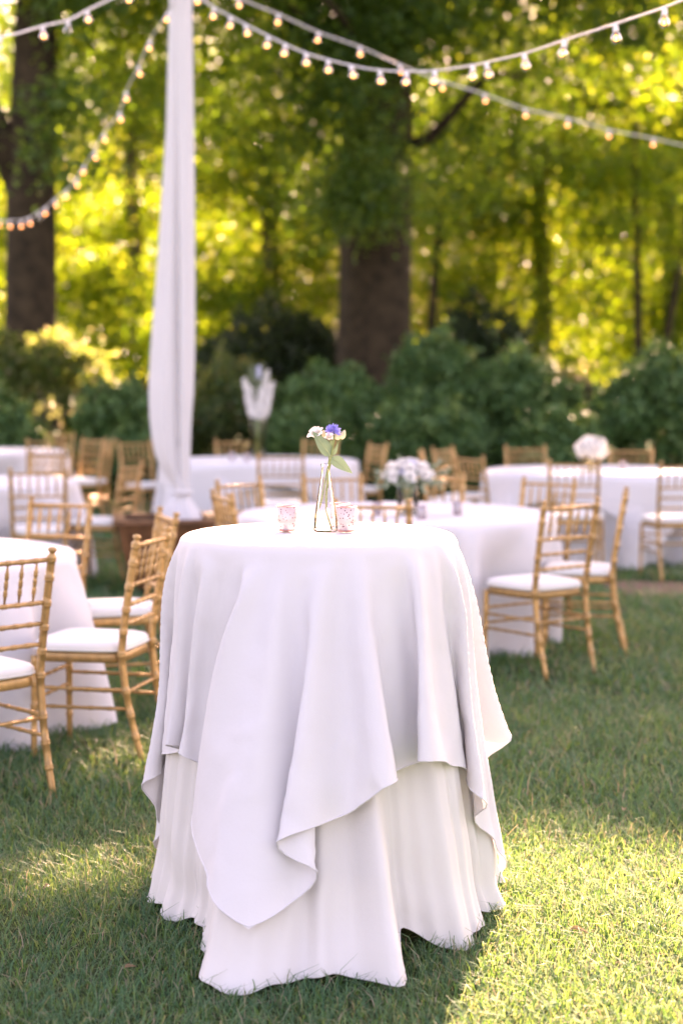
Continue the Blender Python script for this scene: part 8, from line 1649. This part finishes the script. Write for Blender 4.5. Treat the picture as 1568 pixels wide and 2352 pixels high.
def rosette(c, up, r, n=14, seed=0):
    """a full rose-like head of curling petals"""
    rn = random.Random(seed)
    mb = MB()
    u0 = up.normalized()
    t0 = u0.orthogonal().normalized()
    for k in range(n):
        a = k * 2.4 + rn.uniform(-0.2, 0.2)
        q = k / n
        o = t0.copy()
        o.rotate(Matrix.Rotation(a, 3, u0))
        petal(mb, Vector(c) - u0 * r * 0.5 + o * r * (0.08 + 0.22 * q), u0, o, r * (1.1 + 0.15 * (1 - q)), r * (0.38 + 0.32 * q), 0.25 + 0.95 * q, 0.10)
    return mb

def leaf_blade(mb, a, b, nrm, width, fold=0.25, droop=0.0, rows=9, cols=5, fat=0.45):
    a, b, nrm = Vector(a), Vector(b), Vector(nrm).normalized()
    ax = b - a
    side = ax.cross(nrm).normalized()
    nn = side.cross(ax).normalized()
    g = []
    for i in range(rows):
        t = i / (rows - 1)
        w = width * 0.5 * (math.sin(math.pi * t ** fat * 0.999) ** 0.9 if 0 < t < 1 else 0.02)
        row = []
        for j in range(cols):
            u = j / (cols - 1) * 2 - 1
            row.append(a + ax * t + side * (w * u) + nn * (abs(u) * w * fold - droop * t * t * ax.length))
        g.append(row)
    mb.grid(g)

# --- bud vase on the cocktail table
VK = 0.000185
vx = on_z(747.5, 1217, 1.085)
VB = Vector((vx.x, TBL.y + 0.02, 0))
VB.z = top_z(VB.x, VB.y) + 0.001
vase = thing('bud_vase', 'slim conical clear glass bud vase with water on the cocktail table', 'vase', VB)
def bub(r, z):
    return (r, z)
outer = [(0.0, 0.0), (0.030, 0.0), (0.0362, 0.003), (0.0368, 0.008), (0.0352, 0.020), (0.0315, 0.050), (0.0262, 0.086), (0.0198, 0.126), (0.0142, 0.160), (0.0112, 0.180), (0.0110, 0.186), (0.0138, 0.1915), (0.0148, 0.1945), (0.0138, 0.197)]
inner = [(0.0100, 0.196), (0.0088, 0.186), (0.0120, 0.160), (0.0176, 0.126), (0.0240, 0.086), (0.0293, 0.050), (0.0328, 0.020), (0.0335, 0.011), (0.0, 0.0095)]
body = put('glass_body', MB().lathe(outer + inner, 48).mesh('glass_body'), 'vase_glass', vase)
dots = MB()
for k in range(90):
    z = random.uniform(0.015, 0.178)
    r = np.interp(z, [p[1] for p in outer[3:10]], [p[0] for p in outer[3:10]])
    a = random.uniform(0, 2 * math.pi)
    s = random.uniform(0.0007, 0.0014)
    dots.lathe([(0.0, -s), (s * 0.8, -s * 0.6), (s, 0), (s * 0.8, s * 0.6), (0.0, s)], 6, (r * math.cos(a), r * math.sin(a), z))
put('glass_beads', dots.mesh('glass_beads'), 'vase_glass', vase)['kind'] = 'stuff'
put('water', MB().lathe([(0.0, 0.0105), (0.0330, 0.0115), (0.0325, 0.020), (0.0290, 0.050), (0.0243, 0.082), (0.0246, 0.0835), (0.0, 0.0832)], 40).mesh('water'), 'water', vase)

def vp(cx, cy, dy=0.0):
    return Vector(((cx - 870) * VK, dy, (1880 - cy) * VK))
def flower(name, label):
    return thing(name, label, 'flower', VB)
def stem_mesh(pts, r):
    return MB().tube(pts, r, 8).mesh('stem')
lis = flower('white_flower', 'white ruffled lisianthus flower with a large sage leaf in the bud vase')
put('stem', stem_mesh([vp(705, 1660, -0.002), vp(790, 1450, -0.002), vp(850, 1150), vp(895, 900, 0.002), vp(925, 760), vp(900, 600, 0.004), vp(800, 480, 0.006), vp(735, 400, 0.008)], [0.0034, 0.0030, 0.0019, 0.0016, 0.0016, 0.0014, 0.0012, 0.001]), 'stem', lis)
put('bloom', rosette(vp(715, 340, 0.012), Vector((-0.45, -0.35, 0.9)), 0.0245, 16, 3).mesh('bloom'), 'petal_white', lis)
lb = MB()
leaf_blade(lb, vp(955, 700, -0.004), vp(673, 303, -0.016), (0.35, -1, 0.35), 0.041, 0.16, 0.03, fat=0.62)
put('leaf', lb.mesh('leaf'), 'flower_leaf', lis)
lb = MB()
lb.tube([vp(951, 694, -0.0075), vp(860, 560, -0.0125), vp(760, 420, -0.0165), vp(685, 318, -0.0185)], [0.0007, 0.0006, 0.0005, 0.0002], 5)
MT['vein'] = simple('pale_leaf_vein', (0.30, 0.36, 0.20), rough=0.5, var=0.1)
put('leaf_vein', lb.mesh('leaf_vein'), 'vein', lis)
lis2 = flower('white_flower', 'small white lisianthus flower half hidden behind the large sage leaf')
put('stem', stem_mesh([vp(890, 1500, 0.004), vp(895, 900, 0.006), vp(940, 640, 0.008), vp(935, 450, 0.012)], [0.0014, 0.0014, 0.0013, 0.001]), 'stem', lis2)
put('bloom', rosette(vp(925, 395, 0.016), Vector((0.1, -0.5, 0.8)), 0.0165, 11, 9).mesh('bloom'), 'petal_white', lis2)
bd = MB()
bd.lathe([(0.0, -0.012), (0.004, -0.009), (0.0062, -0.002), (0.0052, 0.006), (0.0022, 0.012), (0.0, 0.013)], 10, tuple(vp(840, 360, 0.014)))
put('bud', bd.mesh('bud'), 'bud', lis2)
cf = flower('cornflower', 'blue violet cornflower standing highest in the bud vase')
put('stem', stem_mesh([vp(965, 1850), vp(905, 1650), vp(872, 1540), vp(872, 1300), vp(905, 1000, 0.001), vp(935, 790, -0.003), vp(975, 600, -0.004), vp(1000, 440, -0.004), vp(997, 360, -0.003)], [0.0030, 0.0026, 0.0019, 0.0018, 0.0018, 0.0022, 0.0025, 0.0026, 0.0022]), 'stem', cf)
pet = MB()
cc = vp(990, 320, -0.003)
for k in range(170):
    d = Vector((random.gauss(0, 1), random.gauss(0, 1), random.gauss(0.55, 0.8)))
    d.normalize()
    if d.z < -0.45:
        continue
    L = 0.0235 * random.uniform(0.75, 1.08)
    sd = d.orthogonal().normalized()
    sd.rotate(Matrix.Rotation(random.uniform(0, 6.28), 3, d))
    up_ = d.cross(sd)
    b0, b1, b2 = cc + d * 0.004, cc + d * L * 0.7, cc + d * L
    rows = []
    for (p, w) in ((b0, 0.0005), (b1, 0.0014), (b2 - d * 0.001, 0.0021), (b2 + d * 0.001, 0.0007)):
        rows.append([p - sd * w + up_ * w * 0.5, p, p + sd * w + up_ * w * 0.5])
    pet.grid(rows)
put('bloom', pet.mesh('bloom'), 'petal_blue', cf)
lb = MB()
leaf_blade(lb, vp(960, 715, -0.004), vp(1288, 958, -0.022), (-0.25, -1, 0.75), 0.036, 0.14, 0.02, fat=0.55)
put('leaf', lb.mesh('leaf'), 'flower_leaf', cf)
lb = MB()
lb.tube([vp(965, 722, -0.006), vp(1080, 800, -0.0135), vp(1190, 882, -0.0195), vp(1275, 948, -0.0235)], [0.0007, 0.0006, 0.0005, 0.0002], 5)
put('leaf_vein', lb.mesh('leaf_vein'), 'vein', cf)
bs = flower('flower_buds', 'stem with two pale cream buds beside the blue cornflower')
put('stem', stem_mesh([vp(905, 1200, 0.006), vp(930, 900, 0.005), vp(985, 680, 0.003), vp(1040, 520, 0.002), vp(1095, 450), vp(1125, 425)], [0.0014, 0.0014, 0.0016, 0.0013, 0.0013, 0.0012]), 'stem', bs)
put('stem', stem_mesh([vp(1010, 600, 0.003), vp(1045, 500, 0.004), vp(1055, 430, 0.004)], [0.0012, 0.0012, 0.0012]), 'stem', bs)
def budm(c, d, r, L):
    d = Vector(d).normalized()
    pts = [Vector(c) + d * (q - 0.35) * L for q in (0, 0.1, 0.3, 0.5, 0.7, 0.88, 1.0)]
    return MB().tube(pts, [r * k for k in (0.35, 0.72, 1.0, 0.95, 0.72, 0.45, 0.12)], 10).mesh('bud')
put('bud', budm(vp(1055, 395, 0.004), (0.25, 0, 1), 0.0105, 0.026), 'bud', bs)
put('bud', budm(vp(1135, 380), (0.38, -0.1, 1), 0.0085, 0.028), 'bud', bs)
lb = MB()
leaf_blade(lb, vp(985, 680, 0.002), vp(1068, 500, -0.002), (0.3, -1, 0.2), 0.012, 0.5, fat=0.6)
leaf_blade(lb, vp(960, 690, 0.006), vp(965, 430, 0.012), (-0.6, -1, 0.2), 0.016, 0.4, fat=0.6)
put('leaf', lb.mesh('leaf'), 'flower_leaf', bs)

# --- mercury glass votives
def votive(x, y, z, label, group, far=False):
    v = thing('votive_holder', label, 'candle holder', (x, y, z), random.uniform(0, 6), group)
    n = 16 if far else 40
    put('glass_cup', MB().lathe([(0.0, 0.0), (0.0242, 0.0), (0.0252, 0.003), (0.0300, 0.0715), (0.0288, 0.0725), (0.0280, 0.0715), (0.0236, 0.010), (0.0, 0.009)], n).mesh('glass_cup'), 'mercury', v)
    put('rim', MB().lathe([(0.0296, 0.0700), (0.0304, 0.0712), (0.0304, 0.0730), (0.0296, 0.0738), (0.0288, 0.0732), (0.0286, 0.0720)], n).mesh('rim'), 'rose_gold', v)
    put('foot_ring', MB().lathe([(0.0247, 0.0006), (0.0258, 0.0012), (0.0264, 0.0042), (0.0259, 0.0058), (0.0250, 0.0058)], n).mesh('foot_ring'), 'rose_gold', v)
    put('candle', MB().lathe([(0.0, 0.0095), (0.019, 0.0095), (0.019, 0.030), (0.015, 0.031), (0.0, 0.029)], 16).mesh('candle'), 'wax', v)
    return v
G1 = 'mercury glass votives on the cocktail table'
for (px, dy, lab) in ((659, -0.005, 'speckled mercury glass votive standing alone left of the bud vase'), (795.7, -0.012, 'speckled mercury glass votive in front, right of the bud vase'),
                      (780, 0.115, 'mercury glass votive half hidden behind the right votive')):
    y = TBL.y + dy
    x = (px - CX) / F_PX * (y * math.cos(PITCH) + 0.43 * math.sin(PITCH))
    votive(x, y, top_z(x, y) + 0.001, lab, G1)
G2 = 'votives on the dining tables'
def far_votive(px, py, zt, lab):
    p = on_z(px, py, zt)
    votive(p.x, p.y, zt + 0.0005, lab, G2, True)
far_votive(968, 1192, TOPZ, 'pale votive just right of the low bouquet vase')
far_votive(1050, 1182, TOPZ, 'pale votive alone on the right half of the low bouquet table')
far_votive(866, 1182, TOPZ, 'pale votive left of the low bouquet vase behind a chair back')
far_votive(533, 1057, TOPZ + 0.004, 'pale votive left of the tall flowers, nearest the drape')
far_votive(567, 1060, TOPZ + 0.004, 'pale votive close beside the tall flower vase')
far_votive(1429, 1080, TOPZ + 0.004, 'pale votive right of the white ball bouquet')

# --- low bouquet
def sprig(mb, a, b, n, size, seed):
    rn = random.Random(seed)
    a, b = Vector(a), Vector(b)
    mb.tube([a, a.lerp(b, 0.5) + Vector((0, 0, 0.01)), b], [0.0018, 0.0014, 0.0008], 5)
    d = (b - a).normalized()
    for k in range(n):
        p = a.lerp(b, 0.3 + 0.7 * k / n)
        q = Vector((rn.gauss(0, 1), rn.gauss(0, 1), rn.gauss(0.2, 0.7))).normalized()
        leaf_blade(mb, p, p + (q + d * 0.5).normalized() * size * rn.uniform(0.7, 1.2), Vector((rn.gauss(0, 1), rn.gauss(0, 1), 1)), size * 0.45, rows=4, cols=3)

LV = on_z(936, 1182, TOPZ)
low = thing('low_bouquet', 'low white and pale blue bouquet in a clear cylinder vase', 'bouquet', (LV.x, LV.y, TOPZ))
put('vase', MB().lathe([(0.0, 0.0), (0.058, 0.0), (0.060, 0.003), (0.060, 0.175), (0.058, 0.177), (0.056, 0.175), (0.056, 0.010), (0.0, 0.009)], 32).mesh('vase'), 'clear_glass', low)
put('water', MB().lathe([(0.0, 0.0105), (0.0552, 0.0108), (0.0552, 0.12), (0.0, 0.12)], 24).mesh('water'), 'water', low)
st = MB()
for k in range(11):
    a = k * 2.4
    st.tube([(0.04 * math.cos(a + 2), 0.04 * math.sin(a + 2), 0.012), (0.015 * math.cos(a), 0.015 * math.sin(a), 0.10), (0.045 * math.cos(a), 0.045 * math.sin(a), 0.19)], [0.003, 0.003, 0.002], 6)
put('stems', st.mesh('stems'), 'stem', low)
rn = random.Random(12)
k = 0
for (th, el, rr) in [(a + 0.4 * e, e, r) for e, r, cnt in ((0.15, 0.13, 8), (0.7, 0.125, 7), (1.2, 0.11, 4), (1.57, 0.11, 1)) for a in [2 * math.pi * i / cnt for i in range(cnt)]]:
    d = Vector((math.cos(th) * math.cos(el), math.sin(th) * math.cos(el), math.sin(el)))
    c = Vector((d.x * rr * 1.0, d.y * rr * 1.0, 0.215 + d.z * rr * 0.75))
    r = rn.uniform(0.034, 0.046)
    mat = 'petal_pale_blue' if k % 8 == 2 else 'petal_white'
    put('bloom', rosette(c, d + Vector((0, 0, 0.3)), r, 12, 40 + k).mesh('bloom'), mat, low)
    k += 1
gb = MB()
for k in range(16):
    a = 2 * math.pi * k / 16 + rn.uniform(-0.2, 0.2)
    e = rn.uniform(-0.35, 0.5)
    L = rn.uniform(0.16, 0.215)
    sprig(gb, (0.04 * math.cos(a), 0.04 * math.sin(a), 0.19), (L * math.cos(a), L * math.sin(a), 0.19 + L * e * 0.6), 9, 0.05, 60 + k)
MT['silver_leaf'] = leaf_mat('silver_green_leaf', [(0, (0.16, 0.24, 0.16)), (1, (0.32, 0.38, 0.30))], [(0, (0.2, 0.3, 0.15)), (1, (0.3, 0.38, 0.2))], 0.25)
put('greenery', gb.mesh('greenery'), 'silver_leaf', low)
sp = MB()
sprig(sp, (0.06, 0.02, 0.20), (0.20, 0.06, 0.30), 12, 0.045, 3)
sprig(sp, (0.06, 0.02, 0.20), (0.24, 0.04, 0.25), 12, 0.045, 4)
sprig(sp, (-0.02, 0.0, 0.25), (-0.06, 0.0, 0.345), 6, 0.03, 5)
put('spray', sp.mesh('spray'), 'silver_leaf', low)

# --- white ball bouquet on its stand
BV = on_z(1356, 1082, TOPZ + 0.004)
ball = thing('ball_bouquet', 'round white hydrangea ball bouquet on a footed glass bowl', 'bouquet', (BV.x, BV.y, TOPZ + 0.004))
put('bowl', MB().lathe([(0.0, 0.0), (0.055, 0.0), (0.058, 0.006), (0.020, 0.022), (0.016, 0.045), (0.030, 0.062), (0.085, 0.095), (0.10, 0.125), (0.098, 0.127), (0.082, 0.100), (0.028, 0.070), (0.0, 0.066)], 28).mesh('bowl'), 'amber_glass', ball)
rn = random.Random(21)
k = 0
for e, cnt in ((-0.65, 7), (-0.2, 9), (0.25, 9), (0.75, 7), (1.2, 4), (1.57, 1)):
    for i in range(cnt):
        th = 2 * math.pi * i / cnt + e
        d = Vector((math.cos(th) * math.cos(e), math.sin(th) * math.cos(e), math.sin(e)))
        w_ = rn.uniform(0.9, 1.12)
        c = Vector((d.x * 0.112 * w_, d.y * 0.112 * w_, 0.185 + d.z * 0.085 * w_))
        put('bloom', rosette(c, d, rn.uniform(0.034, 0.052), 11, 100 + k).mesh('bloom'), 'petal_white', ball)
        k += 1
gb = MB()
sprig(gb, (0.06, -0.05, 0.16), (0.17, -0.06, 0.19), 8, 0.05, 7)
sprig(gb, (0.03, -0.03, 0.26), (0.05, -0.04, 0.315), 6, 0.035, 8)
sprig(gb, (-0.06, 0.0, 0.16), (-0.16, 0.0, 0.14), 8, 0.05, 9)
put('greenery', gb.mesh('greenery'), 'stem', ball)

# --- tall flowers
TV = on_z(592, 1052, TOPZ + 0.004)
tall = thing('tall_bouquet', 'tall white flower spikes fanning out of a tall glass cylinder', 'bouquet', (TV.x, TV.y, TOPZ + 0.004))
put('vase', MB().lathe([(0.0, 0.0), (0.074, 0.0), (0.076, 0.004), (0.076, 0.47), (0.074, 0.473), (0.071, 0.47), (0.071, 0.012), (0.0, 0.011)], 32).mesh('vase'), 'clear_glass', tall)
put('water', MB().lathe([(0.0, 0.0125), (0.0702, 0.0128), (0.0702, 0.18), (0.0, 0.18)], 24).mesh('water'), 'amber_glass', tall)
sb = MB()
spikes = [(-0.135, 0.0, 0.79), (-0.095, -0.03, 0.72), (-0.06, 0.05, 0.69), (0.045, -0.05, 0.70), (0.10, -0.01, 0.87), (0.15, 0.0, 0.75), (0.085, 0.06, 0.66)]
for i, (x, y, h) in enumerate(spikes):
    a, b = Vector((-x * 0.35, -y * 0.35, 0.02)), Vector((x, y, h))
    sb.tube([a, a.lerp(b, 0.5), b], [0.004, 0.004, 0.002], 6)
    bm_ = MB()
    rn = random.Random(200 + i)
    for k in range(30):
        t = 0.56 + 0.44 * k / 30
        p = a.lerp(b, t)
        th = k * 2.4
        d = Vector((math.cos(th), math.sin(th), 0.4)).normalized()
        r = 0.050 * (1.12 - 0.62 * (t - 0.56) / 0.44)
        for q in range(4):
            o_ = d.orthogonal().normalized()
            o_.rotate(Matrix.Rotation(q * 1.57 + rn.uniform(0, 1), 3, d))
            petal(bm_, p + d * 0.006, d, o_, r, r * 0.55, 0.9, 0.05, 3, 3)
    put('bloom_spike', bm_.mesh('bloom_spike'), 'petal_white', tall)
put('stems', sb.mesh('stems'), 'stem', tall)
put('bloom', rosette(Vector((-0.02, -0.06, 0.44)), Vector((0, -1, 0.5)), 0.055, 13, 77).mesh('bloom'), 'petal_white', tall)
put('bloom', rosette(Vector((0.035, -0.05, 0.45)), Vector((0.4, -1, 0.4)), 0.045, 13, 78).mesh('bloom'), 'petal_white', tall)
gb = MB()
for i, (x, y, z) in enumerate(((-0.04, 0.0, 0.92), (0.03, 0.03, 0.90), (0.09, 0.0, 0.93), (-0.07, 0.02, 0.88), (0.0, -0.03, 0.86))):
    sprig(gb, (x * 0.3, y * 0.3, 0.45), (x, y, z), 14, 0.055, 300 + i)
put('greenery', gb.mesh('greenery'), 'silver_leaf', tall)
vb = MB()
for k in range(60):
    t = k / 60
    p = Vector((0.015 + 0.012 * math.sin(k * 2.4), -0.02 + 0.02 * math.cos(k * 2.4), 0.80 + 0.11 * t))
    vb.lathe([(0.0, -0.012), (0.010, -0.005), (0.012, 0.002), (0.0, 0.010)], 6, tuple(p))
put('bloom_spike', vb.mesh('bloom_spike'), 'petal_pale_blue', tall)

# ------------------------------------------------------------------ dry leaves fallen on the lawn
rn = random.Random(91)
spots = [(-0.55, 4.15, 'dry brown leaf in the shaded grass at the bottom left'), (-0.86, 4.85, 'dry brown leaf in the small sunlit patch of grass left of the ivory cloth'),
         (0.62, 4.45, 'dry brown leaf in the bright sunlit grass at the lower right'), (0.98, 5.75, 'dry brown leaf in the shaded grass above the sunlit patch on the right')]
for i, (x, y, lab) in enumerate(spots):
    mb = MB()
    a = rn.uniform(0, 6.28)
    L = rn.uniform(0.030, 0.052)
    d = Vector((math.cos(a), math.sin(a), 0.12))
    leaf_blade(mb, (0, 0, 0.028), Vector((0, 0, 0.028)) + d * L, (0.2, -0.3, 1), L * 0.42, 0.7, 0.25, 7, 5, 0.6)
    o = put('fallen_leaf', mb.mesh('fallen_leaf'), 'dry_leaf', None, (x, y, 0))
    tag(o, lab, 'leaf', 'dry leaves fallen on the lawn')
